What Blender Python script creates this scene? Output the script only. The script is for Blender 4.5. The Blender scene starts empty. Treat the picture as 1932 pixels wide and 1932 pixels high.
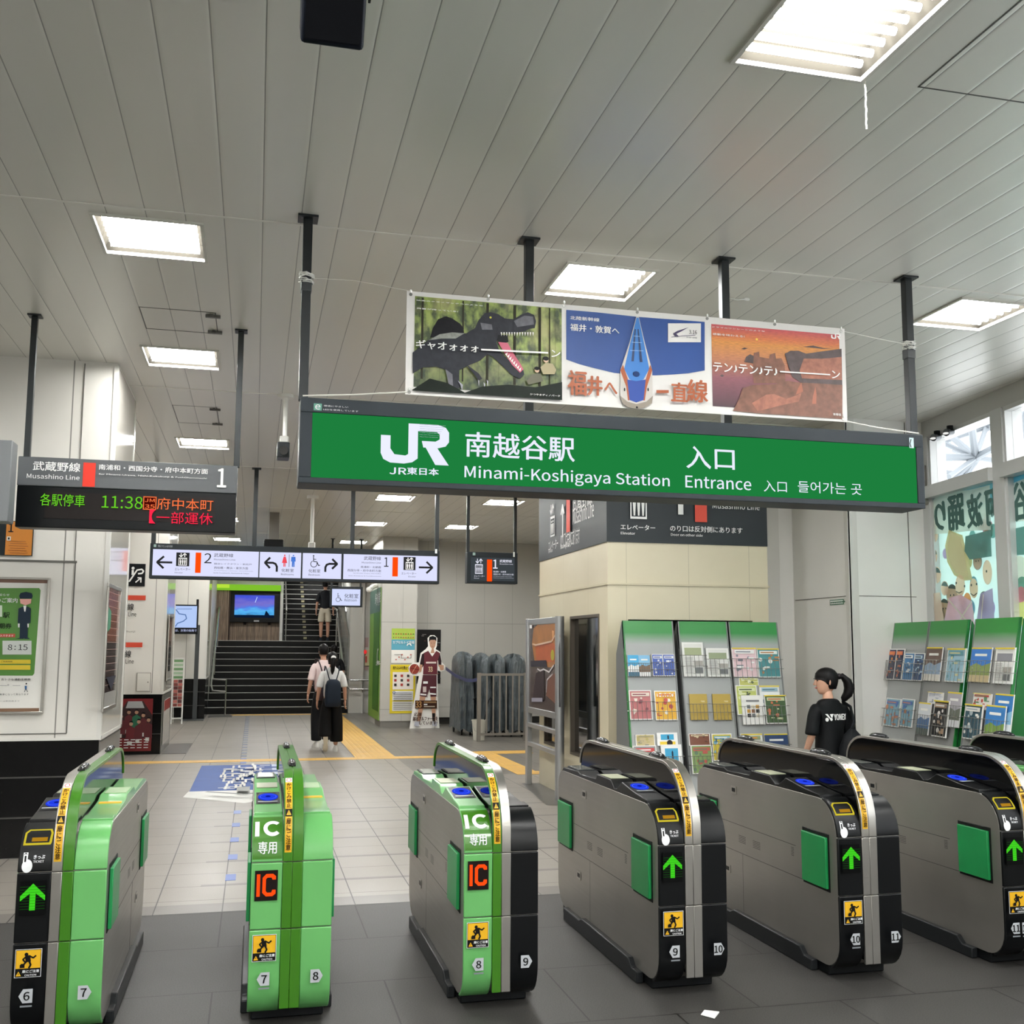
import bpy, math, random
from mathutils import Vector, Matrix
random.seed(7)
C = bpy.context.scene.collection
SC = bpy.context.scene
# ------------------------------------------------------------------ camera
CAM_H = 1.6
F_PX, CY_PX = 1965.0, 999.75          # focal length and principal row of a 1932 px frame
YAW, PITCH, ROLL = 0.24037, 0.11293, 0.00515685
cy_, sy_, cp_, sp_ = math.cos(YAW), math.sin(YAW), math.cos(PITCH), math.sin(PITCH)
FWD = Vector((sy_*cp_, cy_*cp_, sp_)); R0 = Vector((cy_, -sy_, 0)); U0 = R0.cross(FWD)
RGT = R0*math.cos(ROLL) + U0*math.sin(ROLL); UPV = U0*math.cos(ROLL) - R0*math.sin(ROLL)
cam = bpy.data.cameras.new('camera'); co = bpy.data.objects.new('camera', cam); C.objects.link(co)
m3 = Matrix((RGT, UPV, -FWD)).transposed()
co.matrix_world = Matrix.Translation((0, 0, CAM_H)) @ m3.to_4x4()
cam.sensor_width = 36.0; cam.lens = F_PX/1932*36; cam.shift_y = (CY_PX-966)/1932
cam.clip_start = 0.05; cam.clip_end = 200
SC.camera = co
# ------------------------------------------------------------------ world and exposure
w = bpy.data.worlds.new('overcast_day'); SC.world = w; w.use_nodes = True
bg = w.node_tree.nodes['Background']; bg.inputs[0].default_value = (0.93, 0.97, 1.0, 1); bg.inputs[1].default_value = 4.2
SC.view_settings.view_transform = 'Standard'; SC.view_settings.look = 'None'
SC.view_settings.exposure = 0.0; SC.view_settings.gamma = 1.0; SC.view_settings.use_curve_mapping = False
TUBE_EMIT = 118.0
H = 3.87                               # ceiling height

def ray(x, y):
    a = (x-966)/F_PX; b = (y-CY_PX)/F_PX
    return RGT*a - UPV*b + FWD
def at(x, y, Y):                       # the point on the plane Y = const seen at that pixel -> (X, Z)
    d = ray(x, y); t = Y/d.y; return (d.x*t, CAM_H+d.z*t)
def atx(x, y, X):                      # plane X = const -> (Y, Z)
    d = ray(x, y); t = X/d.x; return (d.y*t, CAM_H+d.z*t)
def hit(x, y, p0, n):
    d = ray(x, y); o = Vector((0, 0, CAM_H)); t = (Vector(p0)-o).dot(n)/d.dot(n); return o+d*t

# ------------------------------------------------------------------ materials
def lin(c):
    if isinstance(c, str):
        c = c.lstrip('#'); c = tuple(int(c[i:i+2], 16)/255 for i in (0, 2, 4))
    return tuple(((v+0.055)/1.055)**2.4 if v > 0.04045 else v/12.92 for v in c)+(1,)
MC = {}
def M(col, rough=0.5, metal=0.0, emit=0.0, coat=0.0, noise=0.0, scale=8.0, bump=0.0):
    k = (col, rough, metal, emit, coat, noise, scale, bump)
    if k in MC: return MC[k]
    m = bpy.data.materials.new('mat_%s_%d' % (str(col).lstrip('#'), len(MC))); m.use_nodes = True
    nt = m.node_tree; b = nt.nodes['Principled BSDF']
    b.inputs['Base Color'].default_value = lin(col); b.inputs['Roughness'].default_value = rough
    b.inputs['Metallic'].default_value = metal
    if coat: b.inputs['Coat Weight'].default_value = coat; b.inputs['Coat Roughness'].default_value = 0.08
    if not emit and not coat and not metal and max(lin(col)[:3]) < .05: b.inputs['Specular IOR Level'].default_value = 0.18
    if emit:
        b.inputs['Base Color'].default_value = (0.0, 0.0, 0.0, 1)
        b.inputs['Emission Color'].default_value = lin(col); b.inputs['Emission Strength'].default_value = emit
        b.inputs['Roughness'].default_value = 0.5; b.inputs['Specular IOR Level'].default_value = 0.0
    if noise or bump:
        tc = nt.nodes.new('ShaderNodeTexCoord'); nz = nt.nodes.new('ShaderNodeTexNoise')
        nz.inputs['Scale'].default_value = scale; nz.inputs['Detail'].default_value = 5
        nt.links.new(tc.outputs['Object'], nz.inputs['Vector'])
        if noise:
            mx = nt.nodes.new('ShaderNodeMix'); mx.data_type = 'RGBA'; mx.blend_type = 'MULTIPLY'
            mx.inputs[0].default_value = 1.0
            cr = nt.nodes.new('ShaderNodeMapRange'); cr.inputs[1].default_value = 0.2; cr.inputs[2].default_value = 0.8
            cr.inputs[3].default_value = 1-noise; cr.inputs[4].default_value = 1+noise*0.3
            nt.links.new(nz.outputs[0], cr.inputs[0]); nt.links.new(cr.outputs[0], mx.inputs[7])
            mx.inputs[6].default_value = lin(col); nt.links.new(mx.outputs[2], b.inputs['Base Color'])
        if bump:
            bp = nt.nodes.new('ShaderNodeBump'); bp.inputs['Strength'].default_value = bump; bp.inputs['Distance'].default_value = 0.01
            nt.links.new(nz.outputs[0], bp.inputs['Height']); nt.links.new(bp.outputs[0], b.inputs['Normal'])
    MC[k] = m; return m

class NT:                              # small helper for node materials
    def __init__(s, name):
        s.m = bpy.data.materials.new(name); s.m.use_nodes = True; s.t = s.m.node_tree; s.b = s.t.nodes['Principled BSDF']
        tc = s.t.nodes.new('ShaderNodeTexCoord'); sp = s.t.nodes.new('ShaderNodeSeparateXYZ')
        s.t.links.new(tc.outputs['Object'], sp.inputs[0]); s.co = tc.outputs['Object']; s.x, s.y, s.z = sp.outputs
    def op(s, o, a, b=None, c=None):
        n = s.t.nodes.new('ShaderNodeMath'); n.operation = o
        for i, v in enumerate((a, b, c)):
            if v is None: continue
            if isinstance(v, (int, float)): n.inputs[i].default_value = v
            else: s.t.links.new(v, n.inputs[i])
        return n.outputs[0]
    def line(s, v, per, off, wid):     # 1 on a seam
        f = s.op('FRACT', s.op('DIVIDE', s.op('SUBTRACT', v, off-per/2), per))
        d = s.op('ABSOLUTE', s.op('SUBTRACT', f, 0.5))
        return s.op('LESS_THAN', d, wid/per/2)
    def soft(s, v, per, off, wid):     # 1 on the seam fading out over wid
        f = s.op('FRACT', s.op('DIVIDE', s.op('SUBTRACT', v, off-per/2), per))
        d = s.op('ABSOLUTE', s.op('SUBTRACT', f, 0.5))
        return s.op('MAXIMUM', s.op('SUBTRACT', 1, s.op('DIVIDE', d, wid/per/2)), 0)
    def band(s, v, a, b): return s.op('MULTIPLY', s.op('GREATER_THAN', v, a), s.op('LESS_THAN', v, b))
    def noise(s, sc, det=4, vec=None, stretch=None):
        n = s.t.nodes.new('ShaderNodeTexNoise'); n.inputs['Scale'].default_value = sc; n.inputs['Detail'].default_value = det
        v = vec or s.co
        if stretch:
            mp = s.t.nodes.new('ShaderNodeMapping'); mp.inputs['Scale'].default_value = stretch; s.t.links.new(v, mp.inputs[0]); v = mp.outputs[0]
        s.t.links.new(v, n.inputs['Vector']); return n.outputs[0]
    def mix(s, f, a, b, mode='MIX'):
        n = s.t.nodes.new('ShaderNodeMix'); n.data_type = 'RGBA'; n.blend_type = mode
        for i, v in ((0, f), (6, a), (7, b)):
            if isinstance(v, str): n.inputs[i].default_value = lin(v)
            elif isinstance(v, (int, float)):
                if i == 0: n.inputs[0].default_value = v
                else: n.inputs[i].default_value = (v, v, v, 1)
            else: s.t.links.new(v, n.inputs[i])
        return n.outputs[2]
    def rng(s, v, a, b, c, d):
        n = s.t.nodes.new('ShaderNodeMapRange')
        for i, q in enumerate((a, b, c, d)): n.inputs[i+1].default_value = q
        s.t.links.new(v, n.inputs[0]); return n.outputs[0]
    def done(s, col=None, rough=None, bump=None, metal=None, dist=0.004, strength=1.0):
        if col is not None:
            if isinstance(col, str): s.b.inputs['Base Color'].default_value = lin(col)
            else: s.t.links.new(col, s.b.inputs['Base Color'])
        if rough is not None:
            if isinstance(rough, (int, float)): s.b.inputs['Roughness'].default_value = rough
            else: s.t.links.new(rough, s.b.inputs['Roughness'])
        if metal is not None: s.b.inputs['Metallic'].default_value = metal
        if bump is not None:
            bp = s.t.nodes.new('ShaderNodeBump'); bp.inputs['Distance'].default_value = dist; bp.inputs['Strength'].default_value = strength
            s.t.links.new(bump, bp.inputs['Height']); s.t.links.new(bp.outputs[0], s.b.inputs['Normal'])
        return s.m

# ------------------------------------------------------------------ objects
ORG = {}
def tag(o, label=None, cat=None, group=None, kind=None):
    if label: o['label'] = label
    if cat: o['category'] = cat
    if group: o['group'] = group
    if kind: o['kind'] = kind
    return o
def thing(name, label, cat, loc=(0, 0, 0), rz=0.0, group=None):
    o = bpy.data.objects.new(name, None); C.objects.link(o); o.empty_display_size = 0.1
    o.location = loc; o.rotation_euler = (0, 0, rz); ORG[o] = Vector(loc)
    return tag(o, label, cat, group)
def shift(ch, root):                   # world-built children of an unrotated thing
    return ORG.get(root, Vector((0, 0, 0)))
def copy_tree(o, parent=None):
    c = o.copy(); C.objects.link(c)
    if parent is not None: c.parent = parent
    for ch in list(o.children): copy_tree(ch, c)
    return c

class MB:
    def __init__(s): s.v = []; s.f = []; s.mi = []; s.ms = []
    def mat(s, m):
        if isinstance(m, str): m = M(m)
        if m not in s.ms: s.ms.append(m)
        return s.ms.index(m)
    def add(s, vs, fs, m):
        k = len(s.v); i = s.mat(m); s.v += [tuple(p) for p in vs]
        for f in fs: s.f.append([k+j for j in f]); s.mi.append(i)
        return s
    def box(s, x0, x1, y0, y1, z0, z1, m):
        return s.add([(x0,y0,z0),(x1,y0,z0),(x1,y1,z0),(x0,y1,z0),(x0,y0,z1),(x1,y0,z1),(x1,y1,z1),(x0,y1,z1)],
            [(0,3,2,1),(4,5,6,7),(0,1,5,4),(1,2,6,5),(2,3,7,6),(3,0,4,7)], m)
    def prism(s, poly, ax, a0, a1, m, caps=True):   # poly counter-clockwise in the plane across the axis
        def P(p, a): return {'x': (a, p[0], p[1]), 'y': (p[0], a, p[1]), 'z': (p[0], p[1], a)}[ax]
        n = len(poly); vs = [P(p, a0) for p in poly]+[P(p, a1) for p in poly]
        fs = [(i, (i+1) % n, n+(i+1) % n, n+i) for i in range(n)]
        if caps: fs += [tuple(range(n-1, -1, -1)), tuple(range(n, 2*n))]
        if ax == 'y': fs = [tuple(reversed(f)) for f in fs]
        return s.add(vs, fs, m)
    def tube(s, pts, r, m, n=8, caps=True, r2=None):
        pts = [Vector(p) for p in pts]; rings = []; N = len(pts); prev = None
        for i, p in enumerate(pts):
            d = (pts[min(i+1, N-1)]-pts[max(i-1, 0)]).normalized()
            if prev is None:
                a = Vector((0, 0, 1)) if abs(d.z) < 0.9 else Vector((1, 0, 0)); u = d.cross(a).normalized()
            else: u = (prev-d*prev.dot(d)).normalized()
            prev = u; v = d.cross(u); rr = r if not isinstance(r, (list, tuple)) else r[i]; rb = rr*(r2 or 1)
            rings.append([p+u*math.cos(2*math.pi*k/n)*rr+v*math.sin(2*math.pi*k/n)*rb for k in range(n)])
        return s.loft(rings, m, caps)
    def loft(s, rings, m, caps=True, closed=True):
        n = len(rings[0]); vs = [p for r in rings for p in r]; fs = []
        for i in range(len(rings)-1):
            for k in range(n if closed else n-1): fs.append((i*n+k, i*n+(k+1) % n, (i+1)*n+(k+1) % n, (i+1)*n+k))
        if caps: fs += [tuple(range(n-1, -1, -1)), tuple((len(rings)-1)*n+k for k in range(n))]
        return s.add(vs, fs, m)
    def ball(s, c, r, m, n=12, k=8):
        if isinstance(r, (int, float)): r = (r, r, r)
        rings = []
        for i in range(1, k):
            t = math.pi*i/k; rings.append([(c[0]+r[0]*math.sin(t)*math.cos(2*math.pi*j/n), c[1]+r[1]*math.sin(t)*math.sin(2*math.pi*j/n), c[2]-r[2]*math.cos(t)) for j in range(n)])
        vs = [p for q in rings for p in q]+[(c[0], c[1], c[2]-r[2]), (c[0], c[1], c[2]+r[2])]; fs = []
        for i in range(k-2):
            for j in range(n): fs.append((i*n+j, i*n+(j+1) % n, (i+1)*n+(j+1) % n, (i+1)*n+j))
        B = (k-1)*n
        for j in range(n): fs.append((B, (j+1) % n, j)); fs.append((B+1, (k-2)*n+j, (k-2)*n+(j+1) % n))
        return s.add(vs, fs, m)
    def build(s, name, parent=None, smooth=35, bevel=0.0, world=True, seg=2):
        me = bpy.data.meshes.new(name); off = Vector((0, 0, 0))
        if parent is not None and world:
            r = parent
            while r.parent is not None: r = r.parent
            off = ORG.get(r, off)
        me.from_pydata([tuple(Vector(p)-off) for p in s.v], [], s.f)
        for m in s.ms: me.materials.append(m)
        me.polygons.foreach_set('material_index', s.mi)
        if smooth:
            me.polygons.foreach_set('use_smooth', [True]*len(me.polygons)); me.set_sharp_from_angle(angle=math.radians(smooth))
        me.update()
        o = bpy.data.objects.new(name, me); C.objects.link(o)
        if parent is not None: o.parent = parent
        if bevel:
            b = o.modifiers.new('edge', 'BEVEL'); b.width = bevel; b.segments = seg; b.limit_method = 'ANGLE'; b.angle_limit = math.radians(40); b.harden_normals = False
        return o

TXC = {}; TXO = {}; BFONT = [None]
try: SANS = bpy.data.fonts.load(bpy.utils.system_resource('DATAFILES')+'/fonts/Noto Sans CJK Regular.woff2')   # bundled with Blender
except Exception: SANS = None
def text_mesh(body, bold=0.0, align='LEFT', space=1.0):
    k = (body, bold, align, space)
    if k in TXC: return TXC[k]
    if 't' not in TXO:
        c0 = bpy.data.curves.new('t', 'FONT'); BFONT[0] = c0.font; TXO['t'] = bpy.data.objects.new('t', c0); C.objects.link(TXO['t'])
    ob = TXO['t']; cu = ob.data; cu.body = body; cu.size = 1.0; cu.resolution_u = 3; cu.offset = 0
    want = SANS if (SANS and body.isascii()) else BFONT[0]
    if want is None: BFONT[0] = want = cu.font
    if cu.font != want: cu.font = want
    cu.fill_mode = 'FRONT'; cu.align_x = align; cu.space_line = 1.0*space
    dg = bpy.context.evaluated_depsgraph_get(); me = bpy.data.meshes.new_from_object(ob.evaluated_get(dg))
    vs = [(v.co.x, v.co.y) for v in me.vertices]; fs = [tuple(p.vertices) for p in me.polygons]
    flip = sum(p.normal.z for p in me.polygons) < 0
    if flip: fs = [tuple(reversed(f)) for f in fs]
    bpy.data.meshes.remove(me)
    TXC[k] = (vs, fs); return TXC[k]

import bmesh
def slice_flat(vs, fs, step=0.01, lo=0.69):   # cut flat faces into rows so that they can follow a curved front
    bm = bmesh.new(); bv = [bm.verts.new((a, b, 0)) for a, b in vs]
    for f in fs:
        try: bm.faces.new([bv[i] for i in f])
        except ValueError: pass
    y = lo; top = max(v[1] for v in vs); bot = min(v[1] for v in vs)
    while y < top:
        if y > bot: bmesh.ops.bisect_plane(bm, geom=bm.verts[:]+bm.edges[:]+bm.faces[:], plane_co=(0, y, 0), plane_no=(0, 1, 0), dist=1e-6)
        y += step
    bm.verts.index_update(); out = ([(v.co.x, v.co.y) for v in bm.verts], [tuple(v.index for v in f.verts) for f in bm.faces]); bm.free(); return out
class Art:                             # flat printed matter: layered coloured shapes and lettering on one sheet
    def __init__(s, o, u, v, step=0.0005, px=None, warp=None):
        s.o = Vector(o); s.u = Vector(u).normalized(); s.vv = Vector(v).normalized(); s.n = s.u.cross(s.vv)
        s.k = 1; s.step = step; s.mb = MB(); s.px = px; s.warp = warp
    def P(s, a, b):
        if s.warp: return s.warp(a, b, s.k*s.step)
        return s.o+s.u*a+s.vv*b+s.n*(s.k*s.step)
    def c(s, p): return s.px(*p) if s.px else p
    def poly(s, pts, m, raw=False):
        pts = [p if raw else s.c(p) for p in pts]
        ar = sum(pts[i-1][0]*pts[i][1]-pts[i][0]*pts[i-1][1] for i in range(len(pts)))
        if ar < 0: pts = pts[::-1]
        fs = [tuple(range(len(pts)))]; pts = [tuple(p) for p in pts]
        if s.warp and max(p[1] for p in pts) > .69: pts, fs = slice_flat(pts, fs)
        s.mb.add([s.P(*p) for p in pts], fs, m); s.k += 1; return s
    def polys(s, lst, m, raw=False):   # many shapes on one layer
        k = s.k
        for pts in lst: s.k = k; s.poly(pts, m, raw)
        return s
    def rect(s, x0, y0, x1, y1, m, raw=False): return s.poly([(x0, y0), (x1, y0), (x1, y1), (x0, y1)], m, raw)
    def grid(s, x0, y0, x1, y1, m, nx=1, ny=6, raw=False):
        if not raw: (x0, y0), (x1, y1) = s.c((x0, y0)), s.c((x1, y1))
        if x1 < x0: x0, x1 = x1, x0
        if y1 < y0: y0, y1 = y1, y0
        vs = [s.P(x0+(x1-x0)*i/nx, y0+(y1-y0)*j/ny) for j in range(ny+1) for i in range(nx+1)]
        s.mb.add(vs, [(j*(nx+1)+i, j*(nx+1)+i+1, (j+1)*(nx+1)+i+1, (j+1)*(nx+1)+i) for j in range(ny) for i in range(nx)], m); s.k += 1; return s
    def disc(s, x, y, rx, m, ry=None, n=20, raw=False, a0=0, a1=2*math.pi):
        ry = ry or rx; x, y = (x, y) if raw else s.c((x, y))
        return s.poly([(x+rx*math.cos(a0+(a1-a0)*i/n), y+ry*math.sin(a0+(a1-a0)*i/n)) for i in range(n)], m, True)
    def ring(s, x, y, r0, r1, m, n=24, a0=0, a1=2*math.pi, raw=False):
        x, y = (x, y) if raw else s.c((x, y)); vs = []; fs = []
        for i in range(n+1):
            a = a0+(a1-a0)*i/n
            vs += [s.P(x+r0*math.cos(a), y+r0*math.sin(a)), s.P(x+r1*math.cos(a), y+r1*math.sin(a))]
        for i in range(n): fs.append((2*i, 2*i+1, 2*i+3, 2*i+2))
        s.mb.add(vs, fs, m); s.k += 1; return s
    def line(s, pts, wd, m, raw=False):
        pts = [Vector(p if raw else s.c(p)) for p in pts]; k = s.k
        for a, b in zip(pts, pts[1:]):
            d = (b-a); 
            if d.length < 1e-6: continue
            d.normalize(); e = Vector((-d.y, d.x))*wd/2; a2 = a-d*wd*0.15; b2 = b+d*wd*0.15
            s.k = k; s.poly([a2-e, b2-e, b2+e, a2+e], m, True); k += 0.1
        s.k = int(k)+1; return s
    def text(s, body, x0, y0, x1, y1, m, bold=0.0, **k):
        (x0, y0), (x1, y1) = ((x0, y0), (x1, y1)) if k.pop('raw', False) else (s.c((x0, y0)), s.c((x1, y1)))
        hh = abs(y1-y0)/max(1, body.count('\n')+1)*bold*(1.1 if len(body) > 1 else .9); k0 = s.k
        for dx, dy in (((-1, 0), (1, 0), (0, .6), (0, -.6)) if bold else ((0, 0),)): s.text1(body, x0+dx*hh, y0+dy*hh, x1+dx*hh, y1+dy*hh, m, raw=True, **k); s.k = k0+(s.k-k0)*.25 if False else s.k
        return s
    def text1(s, body, x0, y0, x1, y1, m, mirror=False, align='LEFT', keep=None, raw=False, rot=0, space=1.0):
        # fitted to the box; keep='h' keeps the letters' own proportions and fills the height
        vs, fs = text_mesh(body, 0, align, space)
        if not vs: return s
        (x0, y0), (x1, y1) = ((x0, y0), (x1, y1)) if raw else (s.c((x0, y0)), s.c((x1, y1)))
        if x1 < x0: x0, x1 = x1, x0
        if y1 < y0: y0, y1 = y1, y0
        if rot: vs = [(-b, a) if rot > 0 else (b, -a) for a, b in vs]
        ax, bx = min(v[0] for v in vs), max(v[0] for v in vs); ay, by = min(v[1] for v in vs), max(v[1] for v in vs)
        sx = (x1-x0)/max(bx-ax, 1e-6); sy = (y1-y0)/max(by-ay, 1e-6); ox = x0
        if keep == 'h':
            if sx > sy: ox = x0 if align == 'LEFT' else (x0+x1)/2-(bx-ax)*sy/2; sx = sy
        pts = [(ox+(v[0]-ax)*sx, y0+(v[1]-ay)*sy) for v in vs]
        if mirror: pts = [(x0+x1-p[0], p[1]) for p in pts]; fs = [tuple(reversed(f)) for f in fs]
        if s.warp and max(p[1] for p in pts) > .69: pts, fs = slice_flat(pts, fs)
        s.mb.add([s.P(*p) for p in pts], fs, m); s.k += 1; return s
    def build(s, name, parent=None, world=True): return s.mb.build(name, parent, smooth=0, world=world)
    def flush(s, name, parent=None, world=True):   # close one part and go on with the next on the same sheet
        o = s.mb.build(name, parent, smooth=0, world=world); s.mb = MB(); return o

def artY(Y, step=0.0005): return Art((0, Y, 0), (1, 0, 0), (0, 0, 1), step, px=lambda x, y: at(x, y, Y))
def artXl(X, step=0.0005):             # a face that looks towards -X
    return Art((X, 0, 0), (0, -1, 0), (0, 0, 1), step, px=lambda x, y: (-atx(x, y, X)[0], atx(x, y, X)[1]))
def artXr(X, step=0.0005):             # a face that looks towards +X
    return Art((X, 0, 0), (0, 1, 0), (0, 0, 1), step, px=lambda x, y: atx(x, y, X))

# shared materials
STEEL = M('#b9b6b0', 0.3, 0.9, noise=0.12, scale=3); STEEL_D = M('#8d8a86', 0.4, 0.85)
ALU = M('#b4b6b8', 0.35, 0.8); BLK = M('#0d0f11', 0.35); BLKG = M('#07080a', 0.12, coat=0.5); DARKP = M('#2b2f33', 0.5)
WHT = M('#e6e5e0', 0.45); POLE = M('#262a2c', 0.4, 0.3)
def sign_mat(c, e=1.0): return M(c, 0.4, emit=e)
# ------------------------------------------------------------------ structure
def panelwall(name, col, vper, voff, haxis, hper, hoff, wid=0.008, rough=0.35, nz=0.04, seam='#55544f'):
    n = NT(name); l = n.line(n.z, vper, voff, wid) if vper else 0.0
    if hper:
        h = n.line(getattr(n, haxis), hper, hoff, wid); l = n.op('MAXIMUM', l, h) if vper else h
    base = n.mix(n.rng(n.noise(1.3, 3), 0.15, 0.85, 0, nz*4), col, '#9a958c')
    return n.done(n.mix(n.op('MULTIPLY', l, 0.75), base, seam), rough)
# floor: light tiles beyond the gates, dark granite slabs in front
n = NT('floor_tiles')
far = n.op('GREATER_THAN', n.y, 6.78)
row = n.op('FLOOR', n.op('DIVIDE', n.op('SUBTRACT', n.y, 6.0), 0.755))
xo = n.op('ADD', n.x, n.op('MULTIPLY', n.op('MODULO', row, 2.0), 0.4))
near_l = n.op('MAXIMUM', n.line(n.y, 0.755, 6.0, 0.009), n.line(xo, 0.8, 0.66, 0.008))
far_l = n.op('MAXIMUM', n.line(n.y, 0.40, 7.10, 0.006), n.line(n.x, 0.402, -0.14, 0.007))
near_region = n.op('MULTIPLY', n.band(n.y, 6.7, 12.0), n.op('LESS_THAN', n.x, 1.9))
band = n.op('MULTIPLY', n.line(n.y, 0.80, 7.52, 0.06), n.op('MULTIPLY', n.band(n.y, 7.0, 11.2), n.band(n.x, -0.3, 6)))
wband = n.band(n.y, 6.78, 7.0)
sp = n.noise(170, 2); sp2 = n.noise(1.1, 4); cell = n.noise(9, 1)
nearc = n.mix(n.rng(sp, 0.1, 0.9, -.5, 1.5), '#201f1e', '#4c4a48')
nearc = n.mix(n.rng(sp2, 0.0, 1.0, 0.0, 0.6), nearc, '#454340')
farc = n.mix(n.rng(sp, 0.1, 0.9, -.4, 1.4), '#857f78', '#a09a92')
farc = n.mix(n.rng(sp2, 0.0, 1.0, 0.0, 0.6), farc, '#8a847a')
farc = n.mix(n.op('MULTIPLY', n.op('MAXIMUM', band, wband), 0.6), farc, '#5c5956')
grey = n.op('MULTIPLY', n.band(n.x, 2.06, 9), n.band(n.y, 13.2, 40))
farc = n.mix(n.op('MULTIPLY', grey, 0.75), farc, '#68655f')
c = n.mix(far, nearc, farc)
l = n.op('ADD', n.op('MULTIPLY', far, far_l), n.op('MULTIPLY', n.op('SUBTRACT', 1, far), near_l))
c = n.mix(n.op('MULTIPLY', l, 0.95), c, '#1b1918')
FLOOR_M = n.done(c, n.op('ADD', n.rng(sp2, 0.0, 1.0, 0.29, 0.43), n.op('MULTIPLY', n.op('SUBTRACT', 1, far), .16)), bump=n.op('SUBTRACT', n.op('MULTIPLY', sp, 0.12), l), dist=0.0015, strength=0.5)
mb = MB(); mb.add([(-7,-6,0),(6.6,-6,0),(6.6,36,0),(-7,36,0)], [(0,1,2,3)], FLOOR_M)
mb.add([(-7,-6,-.2),(6.6,-6,-.2),(6.6,36,-.2),(-7,36,-.2)], [(3,2,1,0)], FLOOR_M)
n.b.inputs['Specular IOR Level'].default_value = 0.38; tag(mb.build('floor', smooth=0), kind='structure')

# ceiling: long 0.2 m wide metal strips with a joint across every 3.95 m, holes for the lamps
LX = [-0.63, 2.01, 4.66]; LY = [3.22, 5.93, 8.43, 12.02, 15.7, 19.15, 22.75]
LS = 0.29
lamps = [(-0.63, 2.98)]
for y in (5.93, 8.43, 12.02, 15.9, 19.2, 22.8): lamps.append((-0.63, y))
for y in (3.22, 5.97, 8.6, 12.1, 15.7, 19.15, 22.65): lamps.append((2.01, y))
lamps += [(4.66, 5.93), (4.66, 3.22), (3.72, 15.75), (4.66, 1.6), (2.01, 0.6), (-0.63, 0.6), (4.66, -2), (2.01, -2), (-0.63, -2), (-3.2, 1.5), (-3.2, 5.2), (-3.2, -2), (4.66, -4.4), (2.01, -4.4), (-0.63, -4.4), (-3.2, -4.4), (-4.8, 3.2), (5.9, 12.1), (3.72, 19.2), (0.4, 27.6), (1.9, 31.2)]  # out-of-view and stairwell lamps here are added to brighten the hall
n = NT('ceiling_strips')
g = n.line(n.x, 0.2, -0.03, 0.005); j = n.line(n.y, 3.96, 5.53, 0.012)
gs = n.soft(n.x, 0.2, -0.03, 0.05)
var = n.noise(0.9, 3, stretch=(3, 0.4, 1)); pv = n.noise(1.7, 0, stretch=(5, 0.05, 1))
c = n.mix(n.rng(var, 0.3, 0.7, 0, 0.5), '#dedcd4', '#d3d1cb')
c = n.mix(n.op('MULTIPLY', g, 0.6), c, '#4b4a46'); c = n.mix(n.op('MULTIPLY', j, 0.12), c, '#504f4c')
CEIL_M = n.done(c, 0.33, bump=n.op('ADD', n.op('SUBTRACT', 1, n.op('ADD', n.op('MULTIPLY', n.op('POWER', gs, 3.0), 0.5), g)), n.op('MULTIPLY', pv, 0.3)), dist=0.005, strength=0.6)
n.b.inputs['Metallic'].default_value = 0.15
xs = sorted(set([-7, 6.55]+[round(x+d, 3) for x, y in lamps for d in (-LS, LS)]))
ys = sorted(set([-6, 36]+[round(y+d, 3) for x, y in lamps for d in (-LS, LS)]))
mb = MB()
for a, b in zip(xs, xs[1:]):
    for e, f in zip(ys, ys[1:]):
        cx, cy = (a+b)/2, (e+f)/2
        if any(abs(cx-x) < LS and abs(cy-y) < LS for x, y in lamps): continue
        mb.add([(a,e,H),(b,e,H),(b,f,H),(a,f,H)], [(3,2,1,0)], CEIL_M)
mb.add([(-7,-6,H+.3),(6.55,-6,H+.3),(6.55,36,H+.3),(-7,36,H+.3)], [(0,1,2,3)], CEIL_M)
tag(mb.build('ceiling', smooth=0), kind='structure')
# narrow raised trim on the joints
for k, y in enumerate((5.53, 9.47, 13.45, 17.4, 21.4)):
    mb = MB(); mb.box(-6.9, 7.0 if y < 9 else 6.4, y-.008, y+.008, H-.005, H, M('#dedcd4', 0.4))
    tag(mb.build('trim_%d' % (k+1), smooth=0), kind='structure')

WL = panelwall('wall_white_x', '#dad7cf', 0, 0, 'x', 0, 0)
PILM = panelwall('pillar_white', '#e2dfd8', 0, 0, 'x', 1.2, -1.47, 0.01)
BLACKST = n = NT('black_stone'); ll = n.line(n.z, 0.3, 0.0, 0.012)
n.b.inputs['Specular IOR Level'].default_value = .3; BLACKST = n.done(n.mix(ll, n.mix(n.rng(n.noise(60, 3), 0.55, 0.75, 0, 1), '#0b0b0c', '#191918'), '#4b4a48'), 0.16)
SIDEB = M('#8b8883', 0.3, 0.6, noise=0.1, scale=4)
# pillar 1 (left, near)
def pillar(x0, x1, y0, y1, zb, side_base):
    mb = MB(); mb.box(x0, x1, y0, y1, zb, H, PILM); mb.box(x0, x1-.01, y0+.012, y1-.012, 0, zb, BLACKST)
    mb.box(x1-.004, x1+.001, y0+.03, y1-.06, zb+.03, H-.02, M('#d2cec6', .07))
    mb.box(x1-.011, x1-.003, y0+.02, y1-.02, 0.0, zb-.02, side_base)
    mb.box(x1-.03, x1+.006, y0-.006, y0+.02, zb, H-.02, M('#d8d6d0', 0.3)); mb.box(x0, x1+.004, y0-.004, y0+.01, zb, zb+.02, M('#d8d6d0', 0.3))
    mb.box(x1-.02, x1+.006, y1-.06, y1+.006, zb, H-.02, M('#d8d6d0', 0.3)); mb.box(x1-.02, x1+.006, y0, y1, zb, zb+.03, M('#d8d6d0', 0.3))
    return tag(mb.build('pillar', smooth=0), kind='structure')
pillar(-6.5, -1.14, 8.74, 10.05, 0.875, SIDEB)
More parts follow.
